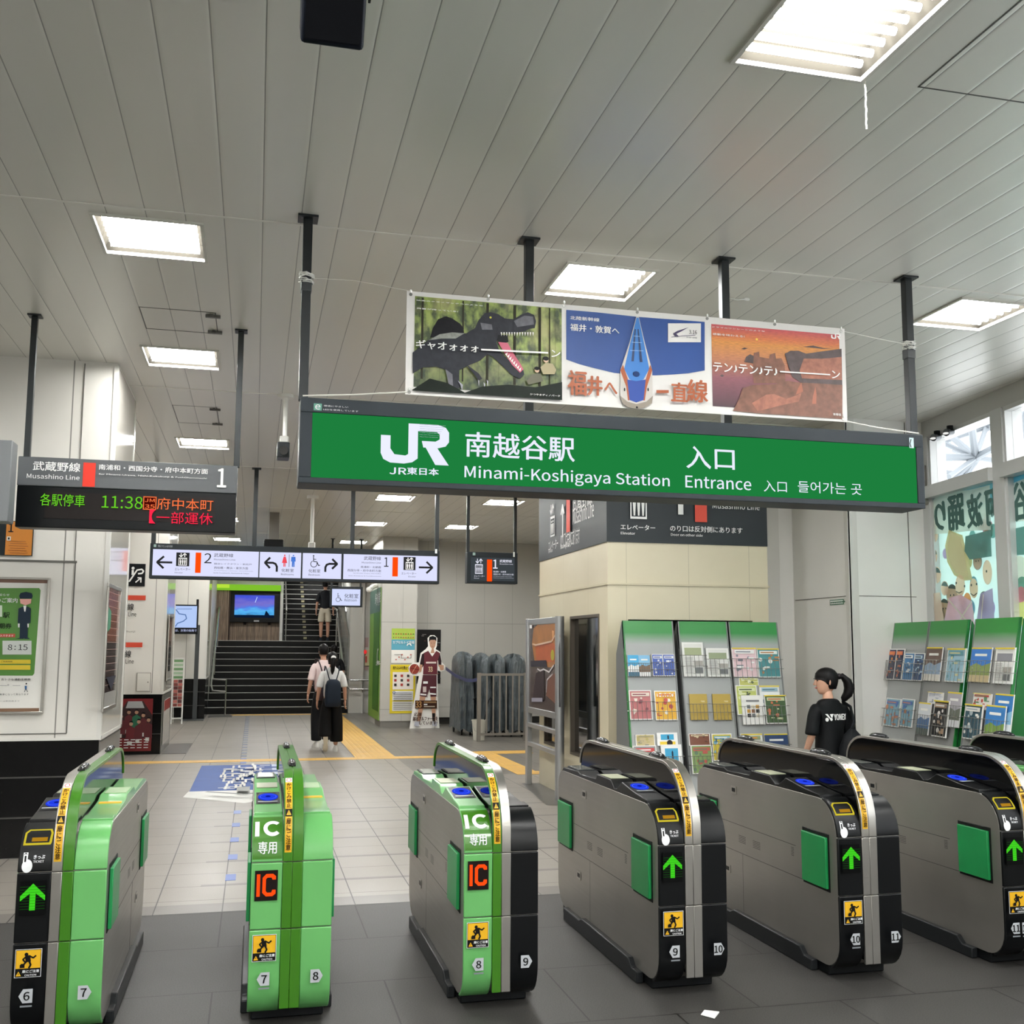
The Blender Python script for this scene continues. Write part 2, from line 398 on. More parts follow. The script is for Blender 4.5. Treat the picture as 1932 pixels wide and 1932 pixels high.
pillar(-2.6, -1.31, 16.57, 18.3, 0.885, SIDEB)
pillar(-2.6, -1.03, 24.3, 25.95, 0.885, BLACKST)
mb = MB(); mb.box(-2.7, -2.4, 10.0, 26.5, 0.9, H, WL); mb.box(-2.7, -2.4, 10.0, 26.5, 0, 0.9, BLACKST)
tag(mb.build('wall_left', smooth=0), kind='structure')
mb = MB(); mb.box(-7.0, -6.8, -6, 10, 0, H, WL); tag(mb.build('wall_left_outer', smooth=0), kind='structure')
mb = MB(); mb.box(-7.0, 6.6, -6.2, -6, 0, H, M('#dcdad3', 0.6)); tag(mb.build('wall_rear', smooth=0), kind='structure')
# seams of the panel on pillar 1
mb = MB(); DS = M('#5f5d58', 0.6)
for (x0, z0, x1, z1) in ((-1.395, 2.255, -1.375, H-.02),): mb.box(x0, x0+.006, 8.734, 8.74, z0, z1, DS)
mb.box(-3.2, -1.375, 8.733, 8.74, 2.245, 2.262, DS); mb.box(-1.39, -1.382, 8.733, 8.74, 0.93, 2.25, DS); mb.box(-3.2, -1.385, 8.733, 8.74, 0.925, 0.932, DS)
tag(mb.build('trim_6', smooth=0), kind='structure')

# elevator shaft
n = NT('elevator_beige')
c0 = n.mix(n.rng(n.noise(2.2, 4), 0.3, 0.7, 0, 0.5), '#d6cdb2', '#cdc2a6')
lv = n.op('MAXIMUM', n.line(n.x, 0.66, 3.535, 0.006), n.line(n.y, 0.9, 9.4, 0.004))
c0 = n.mix(n.op('MULTIPLY', lv, 0.45), c0, '#8b8268'); ELEV = n.done(c0, 0.3)
EX0, EX1, EY0, EY1 = 3.34, 5.06, 9.68, 12.2
mb = MB(); z = 1.88
mb.box(EX0, EX1, EY0, EY1, 1.945, H, ELEV)
# below the lintel: left face with a window, front face with a doorway
mb.box(EX0, EX0+.12, EY0, 9.94, 0, 1.945, ELEV); mb.box(EX0, EX0+.12, 10.93, 11.2, 0, 1.945, ELEV); mb.box(EX0, EX0+.12, 11.98, EY1, 0, 1.945, ELEV)
mb.box(EX0, EX0+.12, 9.94, 10.93, 0, 0.47, ELEV); mb.box(EX0, EX0+.12, 11.2, 11.98, 0, 0.49, ELEV); mb.box(EX0, EX0+.12, 11.2, 11.98, 1.0, 1.945, ELEV)
mb.box(EX0+.12, 3.55, EY0, EY0+.12, 0, 1.945, ELEV); mb.box(4.88, EX1, EY0, EY0+.12, 0, 1.945, ELEV); mb.box(3.55, 4.88, EY0, EY0+.12, 1.885, 1.945, ELEV)
mb.box(EX1-.12, EX1, EY0+.12, EY1, 0, 1.945, ELEV); mb.box(EX0+.12, EX1-.12, EY1-.12, EY1, 0, 1.945, ELEV)
mb.box(EX0+.3, EX1-.3, 10.2, 10.25, 0, 1.94, M('#15171a', 0.5))
mb.box(EX0-.014, EX1+.01, EY0-.014, EY0, 2.222, 2.24, M('#c9bfa3', 0.35)); mb.box(EX0-.014, EX0, EY0, EY1+.01, 2.222, 2.24, M('#c9bfa3', 0.35))
tag(mb.build('elevator_shaft', smooth=0), kind='structure')
# right back walls
WR = panelwall('wall_right_panels', '#e8e7e3', 0, 0, 'x', 0, 0)
mb = MB(); mb.box(5.58, 6.5, 9.0, 9.2, 0, H, WR); mb.box(6.45, 6.6, 9.2, 36, 0, H, WR); mb.box(5.58, 5.78, 9.2, 10.4, 0, H, WR); mb.box(EX1-.02, 5.58, 10.1, 10.3, 0, H, WR)
mb.box(5.56, 5.66, 8.985, 9.0, 0, H, M('#d3d2cd', 0.3)); mb.box(5.565, 5.58, 8.985, 9.06, 0, H, M('#d3d2cd', 0.3))
mb.box(5.22, 5.40, 10.06, 10.1, 0, H, M('#d3d2cd', 0.3))
mb.box(5.66, 6.3, 8.996, 9.0, 2.116, 2.122, DS); mb.box(5.574, 5.58, 9.06, 10.06, 2.116, 2.122, DS); mb.box(6.235, 6.241, 8.994, 9.0, 0, H-.01, DS)
tag(mb.build('wall_right', smooth=0), kind='structure')
# far walls
GW = NT('grey_wall_panels')
lv = GW.op('MAXIMUM', GW.line(GW.z, 1.76, 2.115, 0.014), GW.line(GW.x, 0.62, 2.93, 0.008))
GREYW = GW.done(GW.mix(GW.op('MULTIPLY', lv, 0.45), GW.mix(GW.rng(GW.noise(0.8, 3), 0.3, 0.7, 0, 0.4), '#bab8b1', '#aeaca5'), '#6b6a65'), 0.4)
mb = MB(); mb.box(3.22, 6.5, 22.0, 22.2, 0.14, H, GREYW); mb.box(3.22, 6.5, 22.03, 22.2, 0, 0.14, M('#2c2b29', 0.5))
mb.box(2.5, 3.22, 21.3, 22.2, 0.12, H, GREYW); mb.box(2.51, 3.21, 21.315, 22.2, 0, 0.12, M('#77746e', 0.4))
mb.box(2.5, 2.7, 22.2, 23.4, 0.0, H, GREYW)
tag(mb.build('wall_back', smooth=0), kind='structure')
mb = MB(); mb.box(2.27, 4.5, 26.0, 26.2, 0, H, M('#c5c3bc', 0.4)); mb.box(2.6, 2.62, 25.9, 26.0, 0, H, M('#b4b2ab', 0.4))
tag(mb.build('wall_back_far', smooth=0), kind='structure')
mb = MB(); mb.box(-7, 6.6, 35.8, 36, 0, 6, M('#3d3c3a', 0.6)); mb.box(2.62, 2.8, 26.2, 36, 0, 6, M('#aeaca6', 0.4)); mb.box(-1.3, -1.05, 25.9, 30.2, 0, H, M('#b8b6af', 0.4))
tag(mb.build('wall_stairwell', smooth=0), kind='structure')
# stairs
mb = MB(); ST = M('#0b0b0b', 0.35); NOS = M('#c4c3bd', 0.4)
for k in range(11):
    y = 26.0+k*0.3; z = (k+1)*0.16
    mb.box(-1.04, 2.24, y, (y+.3 if k < 10 else 30.0), 0 if k == 0 else z-.16, z, ST); mb.box(-1.04, 2.24, y-.004, y+.05, z-.008, z+.003, NOS)
mb.box(0.78, 2.62, 30.0, 30.02, 0, 1.76, ST)
tag(mb.build('stairs', smooth=0), kind='structure')
mb = MB(); DOT = M('#8f8a6a', 0.5)
for k in range(13):
    y = 30.0+k*0.3; z = 1.76+(k+1)*0.16
    mb.box(0.80, 2.6, y, y+.32, z-.16, z, ST); mb.box(0.80, 2.6, y-.004, y+.045, z-.008, z+.003, NOS); 
    for q in range(1): mb.box(1.33, 1.42, y-.006, y-.003, z-.1, z-.04, DOT)
mb.box(0.80, 2.6, 30.0, 33.9, 1.0, 1.76, ST)
tag(mb.build('stairs_upper', smooth=0), kind='structure')
# niche with wooden boards behind the landing
n = NT('wood_boards'); st = n.noise(14, 5, stretch=(6, 1, 0.25)); pl = n.noise(3.0, 0, stretch=(4, 1, 0.01))
c = n.mix(n.rng(st, 0.35, 0.65, 0, 1), '#6d5847', '#a28d76'); c = n.mix(n.rng(pl, 0.4, 0.6, 0, 0.5), c, '#4f4137')
c = n.mix(n.line(n.x, 0.11, 0, 0.006), c, '#2f2722'); WOOD = n.done(c, 0.5)
mb = MB(); mb.box(-1.15, -0.72, 29.7, 30.3, 1.76, 3.3, WOOD); mb.box(-0.72, 0.66, 30.0, 30.3, 1.76, 3.2, WOOD); mb.box(-0.72, -0.68, 29.72, 30.0, 1.76, 3.2, M('#3b2f28', 0.5))
mb.box(0.66, 0.74, 29.8, 30.3, 1.76, H, M('#cfcec9', 0.4)); mb.box(-1.15, 0.66, 29.75, 30.3, 3.3, H, M('#b8b6af', 0.4))
mb.box(-0.62, 0.62, 29.96, 30.0, 2.42, 2.44, M('#8f8171', 0.5)); mb.box(-0.62, -0.6, 29.96, 30.0, 2.38, 3.08, M('#8f8171', 0.5)); mb.box(-0.64, 0.62, 29.96, 30.0, 3.06, 3.08, M('#8f8171', 0.5))
mb.box(-0.32, -0.24, 29.985, 30.0, 2.2, 2.28, M('#2a211d', 0.5)); mb.box(0.34, 0.42, 29.985, 30.0, 2.2, 2.28, M('#2a211d', 0.5))
tag(mb.build('wall_stair_niche', smooth=0), kind='structure')
mb = MB(); mb.box(-1.1, 0.66, 29.62, 29.74, 3.14, 3.3, sign_mat('#7fbf2e', 1.0)); mb.box(-1.1, -0.72, 29.60, 29.62, 3.2, 3.3, sign_mat('#b7e23e', 1.0))
tag(mb.build('trim_7', smooth=0), kind='structure')

# window wall on the right: direction slightly turned from the depth axis
WA = math.atan(0.137)
WP0 = Vector((6.45, 9.0, 0)); WD = Vector((0.137, 1, 0)).normalized(); WN = Vector((-WD.y, WD.x, 0))   # WN looks into the room
def wp(s, z, d=0.0): p = WP0+WD*s+WN*d; return Vector((p.x, p.y, z))    # s is negative towards the camera
def wbox(mb, s0, s1, z0, z1, d0, d1, m):
    c = [wp(s, z, d) for z in (z0, z1) for s, d in ((s0, d0), (s1, d0), (s1, d1), (s0, d1))]
    mb.add(c, [(0,1,2,3),(4,7,6,5),(0,4,5,1),(1,5,6,2),(2,6,7,3),(3,7,4,0)], m)
FRM = M('#c9cac8', 0.35, 0.3)
bays = [(-0.13, -1.25), (-1.42, -2.72), (-2.98, -4.3), (-4.56, -5.9), (-6.2, -7.6), (-7.9, -9.3), (-9.6, -11)]
mb = MB()
wbox(mb, 0.05, -14.5, 3.70, H, -0.25, 0.02, M('#b9b9b5', 0.4, 0.3)); wbox(mb, 0.05, -14.5, 0, 0.9, -0.2, 0.0, M('#b5b3ac', 0.4))
tag(mb.build('wall_window_side', smooth=0), kind='structure')
GL = bpy.data.materials.new('window_glass'); GL.use_nodes = True; b = GL.node_tree.nodes['Principled BSDF']
b.inputs['Transmission Weight'].default_value = 1.0; b.inputs['Roughness'].default_value = 0.0; b.inputs['IOR'].default_value = 1.05
for k, (s0, s1) in enumerate(bays):
    mb = MB()
    wbox(mb, s0+(.17 if k == 1 else .26), s0, 0.9, 3.70, -0.16, 0.035, FRM)
    wbox(mb, s0, s0-.03, 0.9, 3.70, -0.1, 0.02, FRM); wbox(mb, s1, s1+.03, 0.9, 3.70, -0.1, 0.02, FRM)
    wbox(mb, s0, s1, 3.08, 3.20, -0.1, 0.08, FRM); wbox(mb, s0, s1, 3.66, 3.70, -0.1, 0.02, FRM); wbox(mb, s0, s1, 0.9, 0.96, -0.1, 0.06, FRM)
    fr = tag(mb.build('window_%d' % (k+1), smooth=0), kind='structure')
    g = MB(); wbox(g, s0-.03, s1+.03, 0.96, 3.66, -0.05, -0.045, GL); g.build('pane', fr, smooth=0)
# printed film on the lower panes, seen from behind (daylight shines through)
FMC = {}
def FILM(col):
    if col in FMC: return FMC[col]
    m = bpy.data.materials.new('film_'+col.lstrip('#')); m.use_nodes = True; nt = m.node_tree; b = nt.nodes['Principled BSDF']
    t = nt.nodes.new('ShaderNodeBsdfTranslucent'); mx = nt.nodes.new('ShaderNodeMixShader'); mx.inputs[0].default_value = 0.4
    b.inputs['Base Color'].default_value = lin(col); b.inputs['Roughness'].default_value = 0.4; t.inputs[0].default_value = lin(col)
    nt.links.new(b.outputs[0], mx.inputs[1]); nt.links.new(t.outputs[0], mx.inputs[2]); nt.links.new(mx.outputs[0], nt.nodes['Material Output'].inputs[0])
    FMC[col] = m; return m
def film(k, label, fn):
    s0, s1 = bays[k]; root = thing('window_film', label, 'window film', tuple(wp(s0, 0.96, -.02)), group='festival film on the window panes')
    o = WP0-WD*(-s0) if False else WP0+WD*s0; o = o+WN*(-0.035); u = -WD; nn = u.cross(Vector((0, 0, 1)))
    def px(x, y):
        h = hit(x, y, o, nn); return ((h-o).dot(u), h.z)
    A = Art(o, u, (0, 0, 1), 0.0006, px=px); W = abs(s1-s0)-.03
    A.rect(.03, .96, W, 3.08, FILM('#b9dcd4'), True); fn(A, W)
    A.build('film_sheet', root)
def festival_a(A, W):
    A.rect(.03, 2.9, W, 3.08, FILM('#86bccb'), True)
    rng = random.Random(3)
    for i in range(26):
        A.disc(rng.uniform(.1, W-.05), rng.uniform(1.0, 2.7), rng.uniform(.05, .1), FILM(rng.choice(['#f0c9a8', '#e9b6c2', '#8fc9c4', '#c9b7dd', '#f0b27a', '#e8dcb0', '#7fb7c9'])), raw=True)
    for (x, y, r, cc) in ((1800, 1125, .1, '#efd9bd'), (1786, 1150, .09, '#e9d2b4'), (1862, 1135, .08, '#f3dfc6'), (1776, 1165, .1, '#e8c6a8'), (1850, 1060, .07, '#f3dfc6'), (1868, 1035, .06, '#e9dcc0')):
        A.disc(x, y, r*1.08, FILM('#8a9a92')); A.disc(x, y, r, FILM(cc)); c_ = A.c((x, y)); A.disc(c_[0]-r*.3, c_[1]+r*.1, r*.1, FILM('#4c5a58'), raw=True, n=8); A.disc(c_[0]+r*.3, c_[1]+r*.1, r*.1, FILM('#4c5a58'), raw=True, n=8); A.disc(c_[0], c_[1]+r*.15, r, FILM('#5f6f6c'), raw=True, n=12, a0=.5, a1=2.6)
    for (x, y, r) in ((1768, 955, .05), (1772, 985, .07), (1770, 1010, .07), (1768, 1050, .08), (1775, 1085, .08), (1790, 1110, .07)):
        A.disc(x, y, r, FILM('#f2d8bf')); A.disc(x, y, r*.9, FILM('#6b8f8e'), n=12, a0=.2, a1=2.9)
    A.poly([(1762, 955), (1775, 935), (1800, 928), (1835, 925), (1876, 915), (1878, 1000), (1835, 1002), (1800, 1006), (1770, 1008)], FILM('#e6efe4'))
    G = FILM('#567f78')
    A.text('り', 1771, 951, 1792, 998, G, .06, mirror=True); A.text('踊', 1797, 939, 1829, 996, G, .05, mirror=True)
    A.text('波', 1833, 936, 1864, 991, G, .05, mirror=True); A.text('阿', 1868, 926, 1892, 988, G, .05, mirror=True)
    # straw hat of a dancer, round face below
    A.poly([(1800, 1000), (1793, 1030), (1797, 1060), (1810, 1085), (1828, 1096), (1845, 1094), (1838, 1060), (1826, 1010)], FILM('#d9cf9c'))
    A.poly([(1803, 1004), (1797, 1030), (1801, 1058), (1812, 1080), (1828, 1090), (1838, 1088), (1832, 1058), (1822, 1012)], FILM('#eee8c4'))
    A.poly([(1832, 1012), (1880, 1000), (1882, 1050), (1840, 1056), (1830, 1040)], FILM('#6a9c94'))
    A.disc(1822, 1105, .085, FILM('#f6dfc4'), .10); A.disc(1848, 1110, .07, FILM('#f3d9b8'), .09); A.disc(1874, 1080, .075, FILM('#f6dfc4'), .11)
    K = FILM('#4c5a58')
    for (x, y) in ((1815, 1100), (1831, 1106), (1844, 1104), (1854, 1102), (1873, 1078)): A.disc(x, y, .012, K, n=8)
    A.line([(1815, 1116), (1821, 1119), (1827, 1116)], .008, K); A.line([(1843, 1120), (1849, 1124), (1855, 1119)], .008, K)
    A.poly([(1790, 1185), (1802, 1128), (1824, 1122), (1846, 1135), (1852, 1190)], FILM('#e3bccb')); A.poly([(1852, 1190), (1862, 1120), (1885, 1110), (1890, 1190)], FILM('#b9b0d0'))
    A.poly([(1760, 1190), (1765, 1120), (1785, 1118), (1795, 1190)], FILM('#f2ddc9')); A.line([(1800, 1130), (1826, 1160), (1850, 1188)], .02, FILM('#f4f0e4'))
    A.line([(1846, 1135), (1826, 1165), (1815, 1188)], .02, FILM('#f4f0e4')); A.line([(1868, 1122), (1862, 1188)], .015, FILM('#f4f0e4'))
def festival_b(A, W):
    A.rect(.03, 2.86, W, 3.08, FILM('#5ea9c6'), True)
    A.poly([(1903, 915), (1940, 900), (1960, 895), (1960, 980), (1905, 985)], FILM('#e6efe4'))
    A.text('谷', 1909, 914, 1942, 978, FILM('#567f78'), .05, mirror=True)
    A.poly([(1905, 1000), (1965, 985), (1965, 1045), (1908, 1048)], FILM('#6a9c94'))
    A.disc(1925, 1075, .12, FILM('#e9efe2')); A.disc(1930, 1110, .1, FILM('#79ae9c')); A.disc(1928, 1122, .07, FILM('#e39aa3'))
    A.poly([(1912, 1180), (1915, 1140), (1950, 1130), (1955, 1180)], FILM('#f0ec9c'))
film(0, 'festival window film with a straw hat dancer, pastel, on the pane nearest the back wall', festival_a)
film(1, 'festival window film at the right edge, teal block under big lettering', festival_b)
# white space-frame trusses outside the window
def truss():
    mb = MB(); T = M('#83898e', 0.5)
    def P(x, y, Y): a, b = at(x, y, Y); return Vector((a, Y, b))
    n1 = P(1841, 863, 16); n2 = P(1861, 806, 17); n3 = P(1932, 760, 15.5); n4 = P(1940, 880, 17)
    for nd in (n1, n2, n3, n4): mb.ball(nd, 0.09, T)
    far = [P(1740, 862, 15), P(1745, 820, 16), P(1762, 795, 17), P(1790, 900, 15), P(1765, 935, 16), P(1800, 930, 16), P(1885, 840, 15), P(1890, 870, 16), P(1833, 800, 15), P(1800, 850, 17)]
    for i, q in enumerate(far): mb.tube([n1, q], .045 if i % 2 else .065, T, 8)
    for q in (P(1750, 812, 17), P(1765, 838, 17), P(1800, 790, 17), P(1905, 790, 17), P(1900, 815, 17), n1, n3): mb.tube([n2, q], .05, T, 8)
    for q in (P(1905, 830, 16), P(1960, 730, 17), P(1905, 740, 16), n4): mb.tube([n3, q], .05, T, 8)
    for q in (P(1900, 905, 16), P(1905, 860, 16), P(1965, 930, 16), n1): mb.tube([n4, q], .05, T, 8)
    for a, b in ((P(1750, 935, 18), P(1840, 875, 18)), (P(1758, 800, 18), P(1775, 900, 18)), (P(1745, 885, 18), P(1800, 893, 18)), (P(1800, 930, 18), P(1850, 860, 18))): mb.tube([a, b], .05, T, 8)
    r = thing('roof_truss', 'steel space-frame truss outside behind the upper window panes', 'truss', tuple(n1)); mb.build('frame', r)
    mb = MB()
    for (x, y0, y1) in ((1777, 815, 880), (1827, 815, 850)): a = P(x, y0, 19); b = P(x+8, y1, 19); mb.box(a.x, a.x+.22, 19, 19.1, b.z, a.z, M('#9fd8ee', 0.2))
    mb.build('glazing', r)
truss()

# ------------------------------------------------------------------ ceiling lamps
TUBE = M('#fbfbf8', 0.5, emit=TUBE_EMIT)
def lamp():
    r = thing('ceiling_lamp', 'x', 'ceiling lamp'); W = M('#cfcdc4', 0.4)
    mb = MB(); s = LS
    for (a, b, c, d) in ((-s, s, -s, -s+.018), (-s, s, s-.018, s), (-s, -s+.018, -s+.018, s-.018), (s-.018, s, -s+.018, s-.018)): mb.box(a, b, c, d, -.012, .006, W)
    mb.build('frame', r, world=False, smooth=0)
    mb = MB(); R = M('#2c2a26', 0.9); R.node_tree.nodes['Principled BSDF'].inputs['Specular IOR Level'].default_value = 0.0
    mb.add([(-s,-s,0),(s,-s,0),(s,s,0),(-s,s,0),(-s+.03,-s+.03,.08),(s-.03,-s+.03,.08),(s-.03,s-.03,.08),(-s+.03,s-.03,.08)], [(4,5,6,7)[::-1],(0,1,5,4)[::-1],(1,2,6,5)[::-1],(2,3,7,6)[::-1],(3,0,4,7)[::-1]], R)
    rf = mb.build('reflector', r, world=False, smooth=0)
    mb = MB()
    mb.tube([(-s+.045, 0, 0), (s-.045, 0, 0)], .0155, TUBE, 10); t = mb.build('tube', rf, world=False)
    ys = [-.225+.075*i for i in range(7)]; t.location = (0, ys[0], .032)
    for y in ys[1:]: c = t.copy(); C.objects.link(c); c.parent = rf; c.location = (0, y, .032)
    return r
L0 = lamp()
def lamp_label(i, x, y):
    named = {(-0.63, 5.93): 'square ceiling lamp at upper left, nearest in the left row', (-0.63, 8.43): 'square ceiling lamp in the left row, above the train departure board',
        (-0.63, 12.02): 'square ceiling lamp in the left row, just right of the departure board hanger', (-0.63, 15.9): 'square ceiling lamp in the left row mostly hidden by the departure board',
        (-0.63, 19.2): 'square ceiling lamp seen at the lower right edge of the departure board', (-0.63, 22.8): 'far square ceiling lamp in the left row, just above the long white direction sign',
        (2.01, 3.22): 'large nearest ceiling lamp with a cord hanging from its corner', (2.01, 5.97): 'square ceiling lamp behind the middle hanger, above the long banner',
        (5.9, 7.9): 'ceiling lamp near the windows hidden behind the green station sign',
        (2.01, 8.6): 'square ceiling lamp in the middle row hidden behind the banner', (2.01, 12.1): 'square ceiling lamp in the middle row hidden behind the green station sign',
        (2.01, 15.7): 'square ceiling lamp just below the green station sign, middle row', (2.01, 19.15): 'small far ceiling lamp in the middle row, second below the green sign',
        (2.01, 22.65): 'farthest ceiling lamp in the middle row, above the long white direction sign', (4.66, 5.93): 'square ceiling lamp beside the rightmost sign hanger, cut by the right edge',
        (0.4, 27.6): 'added unseen ceiling lamp over the lower stairs', (1.9, 31.2): 'added unseen ceiling lamp over the upper stairs',
        (3.72, 15.75): 'ceiling lamp crossed by the hanger of the small elevator sign'}
    return named.get((x, y), 'added fluorescent ceiling lamp, out of view, position %.0f by %.0f metres' % (x, y))
for i, (x, y) in enumerate(lamps):
    o = L0 if i == 0 else copy_tree(L0)
    o.location = (x, y, H); o['label'] = lamp_label(i, x, y); o['group'] = 'square fluorescent ceiling lamps'
# unseen rows behind the camera are added to light surfaces facing it

# ------------------------------------------------------------------ ticket gates
GX = [-0.731, 0.188, 1.108, 2.031, 2.962, 3.890, 4.817]; GY = 4.70
def arc(cx, cz, rx, rz, a0, a1, n): return [(cx+rx*math.cos(math.radians(a0+(a1-a0)*i/n)), cz+rz*math.sin(math.radians(a0+(a1-a0)*i/n))) for i in range(n+1)]
BODY = arc(.13, .185, .13, .13, 270, 180, 6)+arc(.17, .687, .17, .17, 180, 90, 8)+arc(1.55, .755, .10, .10, 90, 0, 5)+arc(1.50, .205, .15, .15, 0, -90, 5)
BODY = BODY[::-1]                       # counter-clockwise in (y, z)
FINO = [(0, .10), (0, .70)]+arc(.27, .74, .27, .29, 172, 90, 12)+[(1.42, 1.03)]+arc(1.42, .89, .19, .14, 84, 0, 6)
def skin(path, off, t):                 # band of thickness t following the path, offset outwards
    out = []; inn = []
    for i, p in enumerate(path):
        a = path[max(i-1, 0)]; b = path[min(i+1, len(path)-1)]; d = Vector((b[0]-a[0], b[1]-a[1])).normalized(); nx, nz = -d.y, d.x
        out.append((p[0]+nx*(off+t), p[1]+nz*(off+t))); inn.append((p[0]+nx*off, p[1]+nz*off))
    return out, inn
def band(mb, path, x0, x1, off, t, m):
    out, inn = skin(path, off, t); n = len(path); vs = []
    for (a, b) in zip(out, inn): vs += [(x0, a[0], a[1]), (x1, a[0], a[1]), (x1, b[0], b[1]), (x0, b[0], b[1])]
    fs = []
    for i in range(n-1):
        k = 4*i; q = k+4
        fs += [(k+1, k, q, q+1), (k+2, k+1, q+1, q+2), (k+3, k+2, q+2, q+3), (k, k+3, q+3, q)]
    fs += [(0, 1, 2, 3), (4*n-1, 4*n-2, 4*n-3, 4*n-4)]
    mb.add(vs, fs, m)
FRONT = arc(.13, .185, .13, .13, 250, 180, 5)+arc(.17, .687, .17, .17, 180, 105, 12)    # (y, z) going up the front
def warp_front(off):                    # (x, height along the front) -> point on the curved front
    pts, _ = skin(FRONT, off, 0); L = [0]
    for a, b in zip(pts, pts[1:]): L.append(L[-1]+math.hypot(b[0]-a[0], b[1]-a[1]))
    z0 = pts[5][1]; s0 = L[5]
    def f(x, s, lift):
        s = s-z0+s0                      # on the flat part the second coordinate is simply the height
        for i in range(len(L)-1):
            if s <= L[i+1] or i == len(L)-2:
                t = (s-L[i])/(L[i+1]-L[i]); y = pts[i][0]+(pts[i+1][0]-pts[i][0])*t; z = pts[i][1]+(pts[i+1][1]-pts[i][1])*t
                d = Vector((pts[i+1][0]-pts[i][0], pts[i+1][1]-pts[i][1])).normalized(); return Vector((x, y-d.y*lift, z+d.x*lift))
    return f
GRN = M('#69b466', 0.28, coat=0.3, noise=0.06, scale=5); GRN2 = M('#397612', 0.28, coat=0.3); GBLK = M('#090b0d', 0.33); GBLK.node_tree.nodes['Principled BSDF'].inputs['Specular IOR Level'].default_value = 0.28; FLAPM = M('#1f9450', 0.35, noise=0.12, scale=10)
BRUSH = NT('brushed_steel'); bn = BRUSH.noise(60, 2, stretch=(1, .02, 1)); bn2 = BRUSH.noise(1.6, 4)
BRUSH = BRUSH.done(BRUSH.mix(BRUSH.rng(bn2, 0.1, 0.9, 0, .8), '#bab6b0', '#96928c'), BRUSH.rng(bn, 0.1, 0.9, 0.30, 0.42), metal=0.8)
FING = M('#0a0b0d', 0.06); FING.node_tree.nodes['Principled BSDF'].inputs['Specular IOR Level'].default_value = 0.42; YEL = M('#e8b21c', 0.4); YEL2 = M('#f3e04a', 0.4, emit=0.9)
def gate(i, left, right, nl, nr, label):
    """left / right: 'black' or 'green'; left half carries the reader."""
    r = thing('ticket_gate', label, 'ticket gate', (GX[i], GY, 0), group='row of automatic ticket gates')
    LC = GBLK if left == 'black' else GRN; RC = GBLK if right == 'black' else GRN
    B = lambda m, n, par=r, **k: m.build(n, par, world=False, **k)
    mb = MB(); mb.prism([(p[0], p[1]) for p in BODY], 'x', -.170, .170, BRUSH)
    for s in (-1, 1):                   # seams, covers and grilles pressed into the steel sides
        x = s*.1705; S = M('#3b3937', 0.5)
        def sl(y0, y1, z0, z1): mb.box(min(x, x-s*.002), max(x, x-s*.002)+.0004*(s > 0), y0, y1, z0, z1, S)
        sl(.33, 1.62, .418, .421); sl(.33, .333, .418, .665); sl(1.33, 1.333, .418, .70); sl(.40, 1.33, .575, .578); sl(1.02, 1.023, .06, .418)
        for (y, z, l) in ((.80, .50, 8), (.98, .50, 8)):
            for q in range(5): sl(y+.0, y+.09, z-.02+q*.009, z-.017+q*.009)
        for q in range(6): sl(.42, .45, .52+q*.008, .523+q*.008)
    B(mb, 'body', bevel=.004)
    mb = MB(); mb.box(-.155, .155, .13, 1.60, 0, .07, M('#17191b', 0.4)); B(mb, 'plinth', bevel=.008)
    for s in (-1, 1):                   # low rail along the floor on both sides
        mb = MB(); x0, x1 = (s*.160, s*.198); a, b = min(x0, x1), max(x0, x1)
        mb.prism([(.22, 0), (1.45, 0), (1.45, .07), (1.15, .07), (1.10, .09), (.34, .09), (.30, .055), (.22, .055)], 'x', a, b, M('#232527', 0.35))
        B(mb, 'floor_rail', bevel=.006)
    for s in (-1, 1):
        for (y0, y1) in ((.065, .325), (1.345, 1.62)):
            mb = MB(); x = s*.171; a, b = min(x, x+s*.016), max(x, x+s*.016)
            mb.box(a, b, y0+.012, y1-.012, .425, .672, FLAPM); mb.box(min(x-s*.004, x+s*.002), max(x-s*.004, x+s*.002), y0, y1, .41, .69, M('#151515', 0.5))
            B(mb, 'flap', bevel=.01)
    for s in (-1, 1):                   # recessed latches on the side
        mb = MB(); 
        for (y, z) in ((1.12, .77), (1.22, .30)):
            x = s*.171; mb.box(min(x, x+s*.003), max(x, x+s*.003), y-.035, y+.035, z-.022, z+.022, STEEL); mb.box(min(x, x+s*.0045), max(x, x+s*.0045), y-.02, y+.02, z-.01, z+.012, BLK)
        B(mb, 'latch')
    # front shells in three tiers
    lowt = [p for p in FRONT if p[1] < .409]+[(0, .408)]; z1 = .688
    mid = [(0, .412), (0, .684)]; top = [(0, .688)]+arc(.17, .687, .17, .17, 178, 105, 10)
    CAS = []
    for (x0, x1, m, nm) in ((-.171, -.041, LC, 'front_casing'), (.043, .171, RC, 'front_casing')):
        mb = MB()
        for pth in (lowt, mid, top): band(mb, pth, x0, x1, 0.0, .014, m)
        CAS.append(B(mb, nm, bevel=.004))
    # reader side top
    z = .0
    prof = [(.14, .80), (.15, .872), (.30, .885), (.50, .915), (.515, .905), (.58, .872), (.62, .868), (.68, .905), (.90, .908), (.925, .88), (1.22, .872), (1.26, .885), (1.55, .875), (1.60, .84), (1.55, .78)]
    mb = MB(); mb.prism([(p[0], p[1]) for p in prof][::-1], 'x', -.166, -.042, LC); B(mb, 'reader_top', bevel=.004)
    prof = [(.14, .80), (.14, .868), (.22, .873), (.24, .862), (.60, .882), (.66, .90), (.95, .90), (1.00, .875), (1.40, .885), (1.55, .865), (1.60, .84), (1.55, .78)]
    mb = MB(); mb.prism([(p[0], p[1]) for p in prof][::-1], 'x', .043, .166, RC)
